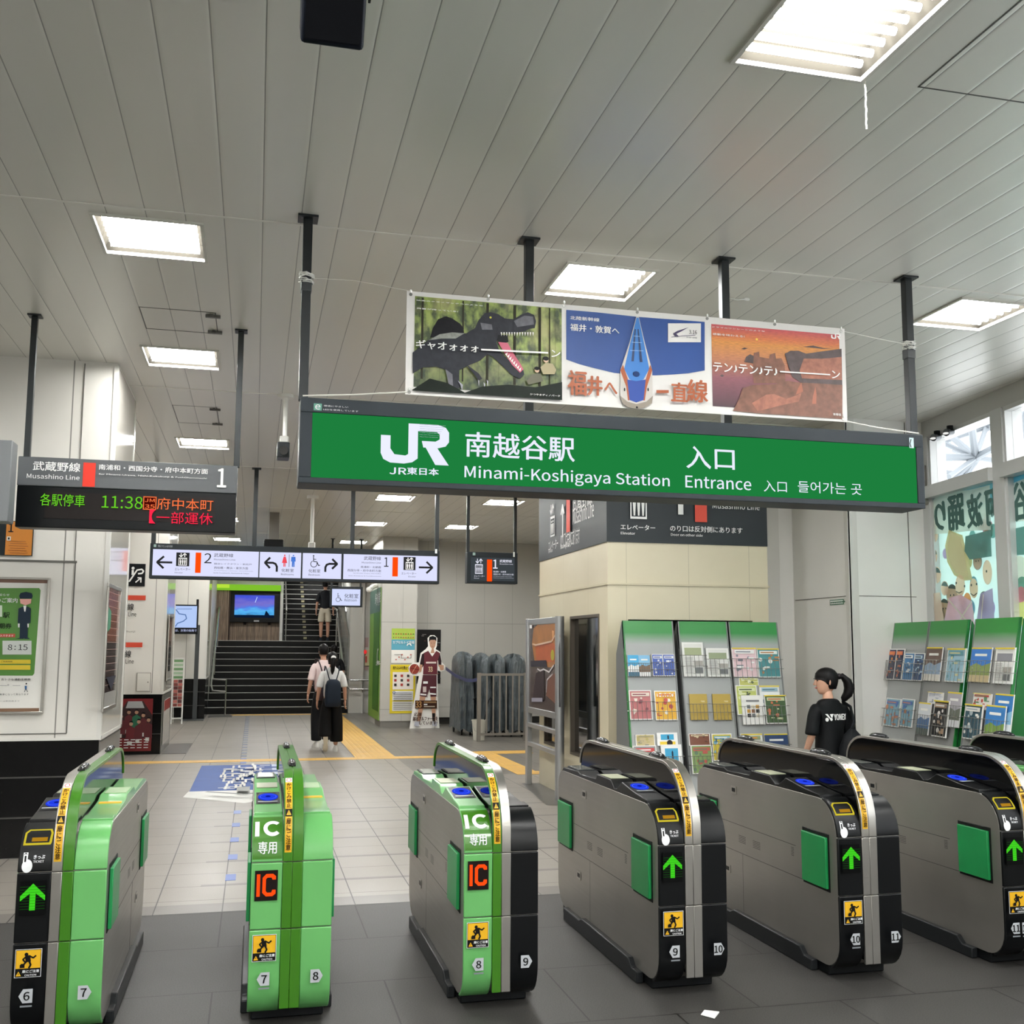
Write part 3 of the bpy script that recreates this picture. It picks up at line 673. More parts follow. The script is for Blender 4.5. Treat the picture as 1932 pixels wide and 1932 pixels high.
    mb.box(.055, .155, .52, .56, .872, .882, YEL if right == 'green' else M('#3b3c36', 0.4)); mb.box(.055, .155, .70, .90, .898, .903, M('#9bb88a' if right == 'green' else '#3a3b3a', 0.4)); B(mb, 'exit_top', bevel=.004)
    mb = MB(); mb.box(-.155, -.055, 1.27, 1.50, .882, .889, M('#2c2f30', 0.3)); mb.box(-.148, -.062, 1.285, 1.485, .889, .892, M('#b9bcb4' if left == 'green' else '#6d706c', 0.15)); B(mb, 'display', bevel=.002)
    mb = MB(); mb.box(-.155, -.055, .70, .88, .907, .910, M('#b7bba0', 0.35)); B(mb, 'notice_plate')
    # blue touch pad on the slope
    sl = math.atan2(.03, .2); P = lambda x, y, l: Vector((x, y, .885+(y-.30)*math.tan(sl)+l))
    A = Art((0, 0, 0), (1, 0, 0), (0, 1, 0), .0012, warp=P)
    A.rect(-.158, .30, -.05, .485, BLK); A.disc(-.104, .405, .046, sign_mat('#2340e8', 1.0), .058); A.ring(-.104, .405, .036, .038, sign_mat('#6f8dff', 1.0)); A.disc(-.104, .405, .012, sign_mat('#141fa0', .7))
    A.rect(-.150, .315, -.062, .328, M('#aeb4bb', 0.4)); B(A.mb, 'card_reader')
    # centre fin: black glass with two metal strips round its edge
    mb = MB(); fp = [(p[0]+.004, p[1]) for p in FINO]+[(1.55, .60), (.10, .10)]; mb.prism(fp[::-1], 'x', -.034, .036, FING); B(mb, 'centre_fin', bevel=.003)
    ls = {'black': STEEL, 'green': GRN2}
    lt, rt = STRIPS[i]
    for (x0, x1, kk) in ((-.0405, -.0005, lt), (.0005, .0425, rt)):
        mb = MB(); m = {'steel': STEEL, 'lime': GRN2}[kk]
        cut = [p for p in FINO]; 
        band(mb, [(0, .085), (0, .408)], x0, x1, 0.002, .016, m); band(mb, [(0, .412), (0, .684)], x0, x1, .002, .016, m); band(mb, [(0, .688)]+cut[1:], x0, x1, .002, .016, m)
        B(mb, 'edge_strip', bevel=.002)
    for y in (.42, 1.30):
        mb = MB(); mb.ball((.001, y, 1.052), (.02, .105, .022), M('#3a3c3e', 0.15, 0.6)); mb.box(-.014, .016, y-.085, y+.085, 1.045, 1.056, M('#202224', 0.2)); B(mb, 'sensor_cover')
    # decals on the curved front
    A = Art((0, 0, 0), (1, 0, 0), (0, 1, 0), .0006, warp=warp_front(.0145)); W = M('#eceef0', 0.5); K = M('#101010', 0.5)
    cx = -.105
    if left == 'black':
        Y2 = M('#f0dc3c', 0.4, emit=0.75)
        A.poly([(-.160, .795), (-.056, .795), (-.052, .805), (-.052, .850), (-.060, .872), (-.145, .872), (-.160, .855)], Y2, True); A.poly([(-.152, .804), (-.062, .804), (-.060, .848), (-.066, .864), (-.141, .864), (-.152, .850)], K, True); A.rect(-.130, .810, -.070, .828, M('#e0a52a', .4, emit=.6), True); A.flush('ticket_slot', CAS[0], False)
        A.poly([(-.152, .70), (-.135, .70), (-.135, .765), (-.152, .765)], W, True); A.disc(-.135, .712, .02, W, .026, raw=True); A.rect(-.147, .728, -.140, .752, K, True); A.line([(-.148, .757), (-.1435, .763), (-.139, .757)], .003, K, True)
        A.text('きっぷ', -.112, .738, -.070, .753, W, .02, raw=True); A.text('TICKET', -.112, .724, -.072, .732, W, .01, raw=True); A.flush('ticket_symbol', CAS[0], False)
        G = M('#43d324', 0.4, emit=1.0)
        A.rect(-.155, .520, -.057, .655, M('#050607', .3), True)
        A.poly([(-.106, .645), (-.059, .597), (-.059, .577), (-.095, .606), (-.095, .540), (-.117, .540), (-.117, .606), (-.153, .577), (-.153, .597)], G, True)
        for q in range(9): A.rect(-.153, .545+q*.011, -.059, .546+q*.011, M('#1f8a14', .4, emit=.6), True)
    else:
        A.rect(-.168, .70, -.045, .905, GRN2, True)
        A.polys([[(-.160, .797), (-.142, .797), (-.142, .872), (-.160, .872)]], W, True); A.ring(-.086, .8345, .022, .039, W, n=24, a0=.75, a1=5.53, raw=True); A.text('専用', -.145, .722, -.068, .772, W, .01, raw=True); A.flush('card_only_decal', CAS[0], False)
        A.rect(-.155, .530, -.060, .655, M('#1c1413', .3), True); RD = M('#ff4a12', .4, emit=1.25); A.rect(-.147, .548, -.133, .640, RD, True); A.poly([(-.068, .616), (-.068, .630), (-.080, .640), (-.108, .640), (-.123, .625), (-.123, .563), (-.108, .548), (-.080, .548), (-.068, .558), (-.068, .574), (-.082, .574), (-.086, .563), (-.103, .563), (-.109, .570), (-.109, .618), (-.103, .625), (-.086, .625), (-.082, .616)], RD, True)
    A.flush('lane_display', CAS[0], False)
    # caution sticker
    x0, x1 = -.155, -.060; z0, z1 = .285, .390
    A.rect(x0-.002, z0-.002, x1+.002, z1+.002, W, True); A.rect(x0, z0, x1, z1, K, True); A.rect(x0+.002, z0+.033, x1-.002, z1-.002, YEL, True)
    ax, az = (x0+x1)/2, z0+.037
    A.disc(ax-.008, az+.050, .007, K, raw=True); A.poly([(ax-.012, az+.045), (ax+.006, az+.047), (ax+.010, az+.022), (ax-.010, az+.020)], K, True)
    A.line([(ax+.004, az+.044), (ax+.018, az+.036), (ax+.028, az+.044)], .006, K, True); A.line([(ax-.008, az+.042), (ax-.020, az+.032), (ax-.012, az+.022)], .006, K, True)
    A.line([(ax+.004, az+.024), (ax+.010, az+.010), (ax+.004, az-.002)], .007, K, True); A.line([(ax-.006, az+.024), (ax-.016, az+.012), (ax-.026, az+.012)], .007, K, True); A.rect(ax-.03, az, ax-.012, az+.012, K, True)
    A.poly([(x0+.004, z0+.006), (x0+.024, z0+.006), (x0+.014, z0+.024)], YEL, True); A.rect(x0+.013, z0+.011, x0+.015, z0+.018, K, True)
    A.text('扉にご注意', x0+.028, z0+.018, x1-.004, z0+.029, W, .02, raw=True); A.text('CAUTION', x0+.038, z0+.006, x1-.014, z0+.013, W, .01, raw=True)
    A.flush('caution_sticker', CAS[0], False)
    TG = M('#b9bdc2', 0.45)
    def numtag(x, s, nn, dirn, bar=True):
        a = .02*dirn
        A.poly([(x-.024*dirn*-1, s-.027), (x+.024*dirn, s+.027), (x-.012*dirn, s+.027), (x-.028*dirn, s), (x-.012*dirn, s-.027)] if False else [(x+.022*dirn, s-.027), (x+.022*dirn, s+.027), (x-.014*dirn, s+.027), (x-.030*dirn, s), (x-.014*dirn, s-.027)], TG, True)
        ww = .009*len(nn)+.002; A.text(nn, x-ww, s-.016, x+ww, s+.016, K, .03, raw=True)
        if bar: A.rect(x-.022, s-.038, x+.022, s-.031, M('#8b9197', .5), True)
        A.flush('lane_number', CAS[0 if x < 0 else 1], False)
    for nn, dx in nl: numtag(-.105+dx, .215, nn, 1 if dx <= 0 else -1)
    for nn, dx in nr: numtag(.108+dx, .215, nn, -1, False)
    # tall warning label on the left strip
    pts = FINO
    L = [0]
    for a, b in zip(pts, pts[1:]): L.append(L[-1]+math.hypot(b[0]-a[0], b[1]-a[1]))
    def wf(x, s, lift):
        s = s-.10
        for k in range(len(L)-1):
            if s <= L[k+1]:
                t = (s-L[k])/(L[k+1]-L[k]); d = Vector((pts[k+1][0]-pts[k][0], pts[k+1][1]-pts[k][1])).normalized()
                y = pts[k][0]+(pts[k+1][0]-pts[k][0])*t; zz = pts[k][1]+(pts[k+1][1]-pts[k][1])*t; return Vector((x, y-d.y*(lift+.0185), zz+d.x*(lift+.0185)))
    A = Art((0, 0, 0), (1, 0, 0), (0, 1, 0), .0005, warp=wf)
    A.grid(-.035, .725, -.006, 1.03, YEL, ny=24, raw=True); A.grid(-.035, 1.03, -.006, 1.058, W, ny=3, raw=True); A.ring(-.0205, 1.044, .008, .011, M('#c8361f', .4), raw=True)
    A.text('か\nけ\nこ\nみ\n禁\n止', -.031, .905, -.010, 1.022, M('#3a2408', .5), .02, raw=True, align='CENTER')
    A.grid(-.035, .868, -.006, .898, K, ny=3, raw=True); A.poly([(-.031, .873), (-.010, .873), (-.0205, .893)], YEL, True); A.rect(-.0215, .877, -.0195, .887, K, True)
    A.text('扉\nに\nご\n注\n意', -.031, .735, -.010, .860, M('#3a2408', .5), .02, raw=True, align='CENTER')
    A.build('warning_label', r, world=False)
    return r
STRIPS = [('steel', 'lime'), ('lime', 'lime'), ('lime', 'steel'), ('steel', 'steel'), ('steel', 'steel'), ('steel', 'steel'), ('steel', 'steel')]
gate(0, 'black', 'green', [('6', 0)], [('7', 0)], 'leftmost ticket gate, black ticket side numbered 6 and green side numbered 7')
gate(1, 'green', 'green', [('7', 0)], [('8', 0)], 'all green card-only ticket gate between lanes 7 and 8')
gate(2, 'green', 'black', [('8', 0)], [('9', 0)], 'ticket gate with a green card-only side 8 and a black side 9')
gate(3, 'black', 'black', [('9', 0)], [('10', 0)], 'black and steel ticket gate between lanes 9 and 10, green arrow lit')
gate(4, 'black', 'black', [('10', 0)], [('11', 0)], 'black and steel ticket gate between lanes 10 and 11')
gate(5, 'black', 'black', [('11', -.028), ('12', .028)], [], 'black and steel ticket gate numbered 11 and 12, cut by the right edge')
gate(6, 'green', 'black', [('12', 0)], [], 'rearmost visible ticket gate at the right edge, only its dark fin and green top showing')
# ------------------------------------------------------------------ hanging signs
def frame_box(mb, x0, x1, y0, y1, z0, z1, m): mb.box(x0, x1, y0, y1, z0, z1, m)
def hangers(root, xs, y, ztop, zbot, r=.021, name='hanger', plates=True):
    for x in xs:
        mb = MB(); mb.box(x-r, x+r, y-r, y+r, zbot, ztop-.012, POLE)
        if plates: mb.box(x-r*2.2, x+r*2.2, y-r*2.2, y+r*2.2, ztop-.012, ztop, POLE)
        mb.build(name, root, bevel=.002)
def jr_logo(A, x, y, w, h, m, raw=True):         # x, y bottom left
    P = lambda a, b: (x+a*w, y+b*h)
    # J: left hook, bowl and stem joined with the R
    A.poly([P(0, .68), P(.14, .68), P(.14, .36), P(.20, .22), P(.36, .20), P(.40, .24), P(.40, 1), P(.54, 1), P(.54, .14), P(.46, .04), P(.34, 0), P(.14, .01), P(.04, .09), P(0, .24)], m, True)
    A.poly([P(.54, 1), P(.54, .82), P(.82, .82), P(.86, .76), P(.86, .64), P(.80, .58), P(.60, .58), P(.60, .56), P(.62, .42), P(.84, .42), P(.95, .47), P(1.0, .58), P(1.0, .82), P(.95, .94), P(.84, 1)], m, True)
    A.poly([P(.60, .58), P(.76, .58), P(1.0, 0), P(.80, 0)][0:4], m, True)
def elev_icon(A, x0, y0, x1, y1, fg, bg=None, arrows=True):
    if bg: A.rect(x0, y0, x1, y1, bg, True)
    w, h = x1-x0, y1-y0; P = lambda a, b: (x0+a*w, y0+b*h)
    A.rect(*P(.18, .05), *P(.82, .62 if arrows else .95), fg, True)
    ib = bg or DARKP; t = .58 if arrows else .90
    A.rect(*P(.23, .10), *P(.77, t-.03), ib, True)
    for a in (.335, .5, .665): A.disc(*P(a, t-.11), w*.045, fg, raw=True, n=10); A.poly([P(a-.06, t-.17), P(a+.06, t-.17), P(a+.045, .26), P(a+.03, .12), P(a-.03, .12), P(a-.045, .26)], fg, True)
    if arrows:
        for a, d in ((.36, -1), (.64, 1)):
            b0, b1 = (.94, .68) if d < 0 else (.68, .94)
            A.line([P(a, b0), P(a, b1)], w*.06, fg, True); A.line([P(a-.13, b1+.12*-d), P(a, b1), P(a+.13, b1+.12*-d)], w*.06, fg, True)
def arrow(A, x0, y0, x1, y1, m, kind, t=None):
    w, h = x1-x0, y1-y0; P = lambda a, b: (x0+a*w, y0+b*h); t = t or h*.16
    if kind == 'left': A.line([P(1, .5), P(.03, .5)], t, m, True); A.line([P(.45, .98), P(.03, .5), P(.45, .02)], t, m, True)
    if kind == 'right': A.line([P(0, .5), P(.97, .5)], t, m, True); A.line([P(.55, .98), P(.97, .5), P(.55, .02)], t, m, True)
    if kind == 'turnleft': A.line([P(.95, 0), P(.95, .35), P(.85, .55), P(.65, .63), P(.05, .63)], t, m, True); A.line([P(.42, 1), P(.05, .63), P(.42, .25)], t, m, True)
    if kind == 'turnright': A.line([P(.05, 0), P(.05, .35), P(.15, .55), P(.35, .63), P(.95, .63)], t, m, True); A.line([P(.58, 1), P(.95, .63), P(.58, .25)], t, m, True)
def wheelchair(A, x0, y0, x1, y1, m):
    w, h = x1-x0, y1-y0; P = lambda a, b: (x0+a*w, y0+b*h)
    A.disc(*P(.38, .93), w*.07, m, raw=True, n=12); A.line([P(.38, .84), P(.40, .48), P(.70, .46), P(.86, .16), P(.98, .20)], w*.075, m, True); A.line([P(.39, .66), P(.62, .66)], w*.06, m, True)
    A.ring(x0+.42*w, y0+.28*h, w*.26, w*.32, m, a0=math.radians(110), a1=math.radians(385), raw=True)
def toilet_icon(A, x0, y0, x1, y1):
    w, h = x1-x0, y1-y0; P = lambda a, b: (x0+a*w, y0+b*h); R = M('#d8263c', .5); B_ = M('#1f64c8', .5); K = M('#14161a', .5)
    A.disc(*P(.2, .92), w*.055, R, raw=True, n=12); A.poly([P(.13, .82), P(.27, .82), P(.38, .32), P(.02, .32)], R, True); A.rect(*P(.13, .02), *P(.19, .34), R, True); A.rect(*P(.21, .02), *P(.27, .34), R, True)
    A.rect(*P(.50, 0), *P(.53, 1), K, True)
    A.disc(*P(.8, .92), w*.055, B_, raw=True, n=12); A.poly([P(.66, .82), P(.94, .82), P(.96, .45), P(.89, .45), P(.89, .02), P(.81, .02), P(.80, .4), P(.79, .02), P(.71, .02), P(.71, .45), P(.64, .45)], B_, True)

OR = sign_mat('#ff4e0a', 1.0); LB = sign_mat('#dfe2ff', 1.0); KTX = M('#101216', 0.5); FRD = M('#272c30', 0.45); WTX = M('#f2f2f2', 0.5, emit=0.85)
# green station sign
Y = 5.38; r = thing('station_sign', 'long green illuminated station name sign hanging over the ticket gates', 'station sign', (2.01, Y, 2.65))
mb = MB(); mb.box(.19, 3.83, Y-.02, Y+.20, 2.432, 2.876, FRD); mb.build('housing', r, bevel=.006)
mb = MB(); mb.box(.19, 3.83, Y-.032, Y-.019, 2.80, 2.876, M('#33393e', .45)); mb.box(.19, 3.83, Y-.032, Y-.019, 2.432, 2.462, M('#33393e', .45)); mb.box(.19, .252, Y-.032, Y-.019, 2.462, 2.80, M('#33393e', .45)); mb.box(3.782, 3.83, Y-.032, Y-.019, 2.462, 2.80, M('#33393e', .45))
mb.build('bezel', r, bevel=.003)
mb = MB(); mb.box(.252, 3.782, Y-.024, Y-.018, 2.462, 2.80, sign_mat('#1f8440', .92)); FC = mb.build('sign_face', r, smooth=0)
A = artY(Y-.0242); WW = sign_mat('#e9ecff', 1.05)
x0, z1 = at(718, 806, Y); x1, z0 = at(845, 880, Y); jr_logo(A, x0, z0+.0, x1-x0, .215, WW)
for q in range(7): A.rect(x0+(x1-x0)*.56, z0+.212-q*.011, x0+(x1-x0)*(.95-.02*q), z0+.2135-q*.011, M('#7f8a9c', .5), True)
A.flush('logo', FC); A.text('JR', 735, 882, 766, 896, WW, .03); A.text('東日本', 768, 882, 827, 898, WW, .03)
A.flush('company_name', FC); A.text('南越谷駅', 878, 815, 1083, 872, WW, .012); A.flush('station_name', FC); A.text('Minami-Koshigaya Station', 876, 878, 1262, 925, WW, .008)
A.flush('romanised_name', FC); A.text('入口', 1293, 842, 1384, 888, WW, .012); A.flush('entrance_lettering', FC); A.text('Entrance', 1291, 898, 1415, 926, WW, .008); A.flush('entrance_lettering', FC); A.text('入口', 1438, 907, 1482, 930, WW, 0); A.flush('entrance_lettering', FC); A.text('들어가는 곳', 1502, 908, 1623, 935, WW, 0)
A.build('entrance_lettering', FC)
A = artY(Y-.0325); A.rect(*at(592, 761, Y-.03), *at(607, 775, Y-.03), M('#5f9a86', .5), True); A.text('e', 595, 763, 604, 773, WTX, .03)
A.text('環境にやさしい', 611, 764, 657, 770, WTX); A.text('LEDを使用しています', 610, 771, 676, 778, WTX); A.rect(*at(1714, 826, Y-.03), *at(1723, 846, Y-.03), M('#c9dfe3', .5), True); A.line([(1718, 829), (1716, 837), (1718, 844)], .006, KTX)
A.build('small_labels', r)
hangers(r, (.205, 1.42, 2.60, 3.815), Y+.05, H, 2.876, .024)
mb = MB()
for (x, z) in ((.205, 3.52), (3.815, 3.42), (1.42, 3.50), (2.60, 3.46)):
    mb.box(x-.028, x+.028, Y+.022, Y+.078, z-.06, z, M('#3a3e40', .4))
mb.build('pole_joint', r, bevel=.003)
# plastic wrap round the poles where the banner is tied
def wrap(x, y, z, r0, label):
    rg = random.Random(int(x*100)); pts = []
    for i in range(70):
        a = i*.9; pts.append((x+math.cos(a)*(r0+rg.uniform(0, .008)), y+math.sin(a)*(r0+rg.uniform(0, .008)), z+.022*math.sin(i*.21)+rg.uniform(-.008, .008)))
    mb = MB(); mb.tube(pts, .0028, M('#d6d6d0', .3), 5); tag(mb.build('cord_knot'), label, 'cord', 'cords tying the banner')
wrap(.205, Y+.05, 3.535, .034, 'white cord wound round the leftmost hanger of the green sign')
wrap(3.815, Y+.05, 3.44, .034, 'white cord wound round the rightmost hanger of the green sign')
def cordline(pts, label, rr=.0028, m=None):
    mb = MB(); mb.tube(pts, rr, m or M('#dcdad2', .4), 5); return tag(mb.build('cord'), label, 'cord', 'cords tying the banner')
BY = 5.30
cordline([(.23, Y+.02, 3.53), (.45, 5.34, 3.515), (.74, BY, 3.47)], 'upper cord from the leftmost hanger to the banner corner', .0015)
cordline([(.20, Y-.035, 2.882), (.45, 5.33, 2.90), (.73, BY, 2.925)], 'lower cord from the left end of the green sign to the banner', .004)
cordline([(3.28, BY, 3.455), (3.55, 5.34, 3.44), (3.79, Y+.02, 3.44)], 'upper cord from the banner to the rightmost hanger', .002)
cordline([(3.27, BY, 2.92), (3.5, 5.33, 2.90), (3.80, Y-.035, 2.882)], 'lower cord from the banner to the right end of the green sign', .004)
# banner
r = thing('advert_banner', 'long white-edged fabric banner with dinosaur, bullet train and sunset coast pictures', 'banner', (2.0, BY, 3.2))
n = NT('banner_cloth'); BANM = n.done('#dedcd8', 0.55, bump=n.noise(6, 2), dist=.004, strength=.3)
mb = MB(); mb.box(.722, 3.30, BY, BY+.004, 2.912, 3.47, BANM); CL = mb.build('cloth', r, smooth=0)
for i, (x, z) in enumerate([(.742, 3.452), (1.16, 3.463), (1.585, 3.463), (2.01, 3.461), (2.43, 3.46), (2.85, 3.46), (3.275, 3.452), (.742, 2.925), (3.27, 2.93)]):
    mb = MB(); mb.tube([(x, BY-.003, z), (x, BY-.001, z)], .009, M('#8f8f8b', .3, .8), 10); mb.ball((x, BY-.006, z+.016), (.006, .006, .010), M('#f4f4f0', .3), 6, 5); mb.build('eyelet', CL)
n = NT('forest_print'); nz = n.noise(14, 8, stretch=(1.5, 1, 1)); c = n.mix(n.rng(nz, .42, .62, 0, 1), '#3c4a2c', '#93a552')
c = n.mix(n.rng(n.noise(5, 6), .5, .7, 0, .8), c, '#b9b878'); c = n.mix(n.rng(n.z, -.25, .02, .8, 0), c, '#26342a'); FOREST = n.done(c, .5)
A = artY(BY-.001); x0, z1 = at(781, 558, BY); xa, za = at(1061, 745, BY)
PX = lambda a, b: (760+a/6.0375, 540+b/6.0375)      # 6.04x crop of the dinosaur picture
Z = lambda L: [PX(*p) for p in L]
D0 = M('#34363d', .5, noise=.35, scale=30); D1 = M('#15161a', .5); D2 = M('#66666e', .5, noise=.4, scale=40); WB = M('#e9e7df', .5)
A.rect(.765, 2.955, 1.572, 3.445, FOREST, True)
for x in (.80, .90, 1.02, 1.15, 1.22, 1.30, 1.44, 1.50, 1.535): A.rect(x, 3.0, x+.008+.007*math.sin(x*40), 3.44, M('#343327', .6, noise=.3, scale=12), True)
A.poly(Z([(310, 590), (340, 480), (400, 380), (490, 345), (560, 370), (650, 430), (690, 480), (695, 540), (600, 560), (450, 570)]), M('#17161c', .5, noise=.3, scale=50))
A.poly(Z([(110, 760), (280, 620), (420, 550), (560, 530), (720, 540), (820, 480), (860, 390), (930, 310), (1000, 300), (1080, 320), (1160, 370), (1260, 380), (1340, 330), (1420, 300), (1490, 330), (1515, 400), (1500, 480), (1440, 490), (1380, 520), (1250, 545), (1130, 540), (1060, 640), (1090, 720), (1150, 790), (1220, 860), (1300, 930), (1370, 960), (1380, 1010), (1330, 1060), (1230, 1010), (1120, 900), (1010, 800), (960, 780), (880, 850), (760, 900), (640, 960), (640, 1080), (660, 1150), (600, 1180), (540, 1120), (500, 960), (380, 920), (220, 930), (110, 1000)]), D0)
A.poly(Z([(290, 620), (420, 550), (560, 530), (700, 540), (600, 600), (440, 600)]), M('#8f928a', .5, noise=.4, scale=60))
A.poly(Z([(880, 420), (1010, 440), (1020, 500), (900, 500)]), D2); A.poly(Z([(1260, 400), (1380, 340), (1480, 350), (1490, 440), (1300, 470)]), D2)
A.poly(Z([(1080, 560), (1190, 560), (1200, 640), (1130, 660), (1070, 620)]), D1)
A.poly(Z([(1080, 640), (1190, 650), (1250, 760), (1330, 880), (1370, 950), (1330, 990), (1240, 900), (1150, 760)]), M('#c65a72', .5))
A.polys([Z([(1110+i*30, 530), (1128+i*30, 530), (1119+i*30, 575)]) for i in range(13)], WB)
A.polys([Z([(1160+i*22, 780+i*25), (1180+i*22, 800+i*25), (1190+i*22, 755+i*25)]) for i in range(8)], WB)
A.disc(*PX(995, 362), .006, M('#d9d24a', .5), n=10)
for a in ((850, 1060), (915, 1100), (950, 1070)): A.poly(Z([a, (a[0]+18, a[1]+20), (a[0]+12, a[1]+85)]), M('#a8a8b0', .5))
A.poly(Z([(700, 880), (860, 1000), (900, 1060), (860, 1080), (780, 980)]), D0); A.poly(Z([(480, 950), (560, 1010), (570, 1180), (530, 1190)]), D2)
A.poly(Z([(620, 1080), (680, 1130), (670, 1200), (650, 1130)]), M('#9a9aa2', .5))
SK = M('#caa98c', .5); KH = M('#a79b74', .5)
A.poly(Z([(1560, 930), (1620, 880), (1700, 890), (1740, 960), (1720, 1010), (1590, 1010)]), KH); A.disc(*PX(1622, 850), .014, SK); A.disc(*PX(1622, 832), .016, KTX, .012)
A.disc(*PX(1520, 965), .013, SK); A.disc(*PX(1518, 945), .015, KTX, .010); A.poly(Z([(1400, 1090), (1470, 1010), (1560, 1000), (1590, 1090), (1420, 1130)]), M('#58573f', .5))
A.poly(Z([(100, 1190), (300, 1060), (500, 1110), (700, 1220), (900, 1150), (1200, 1130), (1500, 1160), (1805, 1100), (1805, 1305), (100, 1195)]), M('#121d15', .5, noise=.4, scale=25))
W2 = M('#f1f1ee', .5)
A.text('映画のクライマックスのような', *PX(150, 165), *PX(905, 240), W2, .01); A.text('興奮が待っている!', *PX(152, 255), *PX(620, 310), W2, .01)
A.text('ギャオォォォ', *PX(145, 620), *PX(850, 770), W2, .02); A.line(Z([(885, 735), (1640, 772)]), .009, W2); A.text('ン', *PX(1680, 740), *PX(1780, 825), W2, .02); A.text('かつやまディノパーク', *PX(1435, 1230), *PX(1775, 1275), W2, .01)
A.build('dinosaur_print', CL)
A = artY(BY-.001); PX = lambda a, b: (1050+a/6.44, 560+b/6.44); Z = lambda L: [PX(*p) for p in L]
BL = M('#1f4a92', .5, noise=.12, scale=5); BR = M('#a8552c', .5)
A.poly(Z([(118, 158), (500, 190), (1000, 245), (1400, 275), (1800, 305), (1800, 895), (1600, 930), (1400, 945), (1200, 955), (960, 955), (700, 925), (450, 865), (280, 820), (118, 762)]), BL)
A.text('北陸新幹線', *PX(165, 230), *PX(520, 305), W2, .02); A.text('福井・敦賀へ', *PX(165, 325), *PX(760, 460), W2, .02)
A.rect(*PX(1350, 325), *PX(1750, 555), M('#e3e1dd', .5)); A.text('3.16', *PX(1605, 405), *PX(1700, 460), KTX, .01); A.poly(Z([(1600, 375), (1460, 420), (1410, 450), (1430, 480), (1480, 485), (1450, 455), (1500, 430)]), M('#3a3058', .5)); A.line(Z([(1390, 495), (1520, 480), (1680, 470)]), .003, M('#3a3058', .5)); A.text('2024 福井・敦賀開業', *PX(1570, 485), *PX(1700, 515), M('#6a6a70', .5))
A.poly(Z([(962, 245), (992, 245), (1065, 560), (1155, 900), (1160, 1100), (1160, 1240), (1110, 1330), (965, 1370), (830, 1330), (765, 1230), (770, 1100), (768, 900), (880, 560)]), M('#c9c4bd', .4))
A.poly(Z([(965, 260), (990, 260), (1055, 560), (1120, 880), (1050, 1010), (960, 1040), (880, 1010), (815, 880), (890, 560)]), M('#2f78c4', .4)); A.poly(Z([(768, 900), (800, 830), (862, 1010), (880, 1260), (860, 1265), (840, 1100)]), BR); A.poly(Z([(1155, 900), (1130, 830), (1075, 1010), (1045, 1265), (1065, 1265), (1090, 1100)]), BR)
A.poly(Z([(850, 1010), (960, 1030), (1075, 1010), (1050, 1260), (960, 1290), (880, 1260)]), M('#25489c', .3)); A.disc(*PX(960, 945), .020, M('#1b3a6e', .2), .016)
A.poly(Z([(940, 400), (955, 400), (930, 790), (900, 790)]), M('#16315c', .4)); A.poly(Z([(975, 400), (988, 400), (1035, 800), (1005, 800)]), M('#16315c', .4))
for (a, y) in ((905, 560), (885, 660), (930, 485)): A.line(Z([(a, y), (1930-a, y+5)]), .003, M('#8fb8e0', .4))
A.poly(Z([(765, 1210), (850, 1280), (960, 1310), (1080, 1280), (1160, 1210), (1150, 1300), (1060, 1355), (960, 1368), (860, 1350), (790, 1300)]), M('#8f8578', .4)); A.disc(*PX(965, 1350), .006, M('#333', .4) if False else KTX)
for a in (815, 1100): A.disc(*PX(a, 1135), .004, KTX, .010)
A.text('福', *PX(130, 900), *PX(350, 1210), BR, .03); A.text('井', *PX(365, 970), *PX(540, 1215), BR, .04); A.text('へ', *PX(570, 1050), *PX(720, 1195), BR, .04)
A.rect(*PX(1195, 1145), *PX(1345, 1180), BR); A.text('直', *PX(1375, 1050), *PX(1570, 1290), BR, .03); A.text('線', *PX(1565, 1015), *PX(1815, 1300), BR, .03)
A.build('train_print', CL)
A = artY(BY-.001); PX = lambda a, b: (1320+a/6.44, 590+b/6.44); Z = lambda L: [PX(*p) for p in L]
n = NT('sunset_print'); t = n.rng(n.z, -.25, .24, 0, 1)
cr = n.t.nodes.new('ShaderNodeValToRGB'); e = cr.color_ramp; e.elements[0].color = lin('#3f2a35'); e.elements[0].position = 0
for p, cc in ((.35, '#8d5560'), (.6, '#c9855c'), (.78, '#dc9448'), (.86, '#d9774a'), (1.0, '#c84f62')):
    q = e.elements.new(p) if p < 1 else e.elements[-1]; q.color = lin(cc); q.position = p
n.t.links.new(t, cr.inputs[0]); SUNSET = n.done(n.mix(n.rng(n.noise(30, 3, stretch=(1, 1, 8)), .4, .6, 0, .25), cr.outputs[0], '#5a3a3c'), .5)
RK = M('#8a5c4a', .5, noise=.5, scale=25); RK2 = M('#b0705a', .5, noise=.5, scale=30); RK3 = M('#5c4c4c', .5, noise=.5, scale=25)
A.rect(2.455, 2.955, 3.262, 3.43, SUNSET, True)
A.poly(Z([(1250, 415), (1380, 400), (1500, 430), (1620, 440), (1500, 440)]), RK3); A.poly(Z([(500, 440), (545, 425), (585, 435), (540, 450)]), RK3); A.poly(Z([(245, 765), (270, 750), (298, 768), (270, 782)]), RK3)
A.disc(*PX(692, 325), .007, M('#f4d45a', .5))
A.poly(Z([(540, 600), (560, 540), (610, 505), (660, 530), (660, 620)]), RK3); A.poly(Z([(655, 860), (640, 740), (655, 490), (720, 475), (725, 540), (840, 560), (850, 510), (915, 490), (925, 560), (990, 555), (1030, 640), (1040, 860)]), RK)
A.poly(Z([(1030, 500), (1100, 465), (1200, 465), (1290, 500), (1420, 480), (1720, 440), (1730, 900), (1300, 900), (1120, 780), (1070, 640)]), RK3); A.poly(Z([(1260, 560), (1500, 560), (1720, 540), (1725, 820), (1240, 800), (1210, 700)]), RK2)
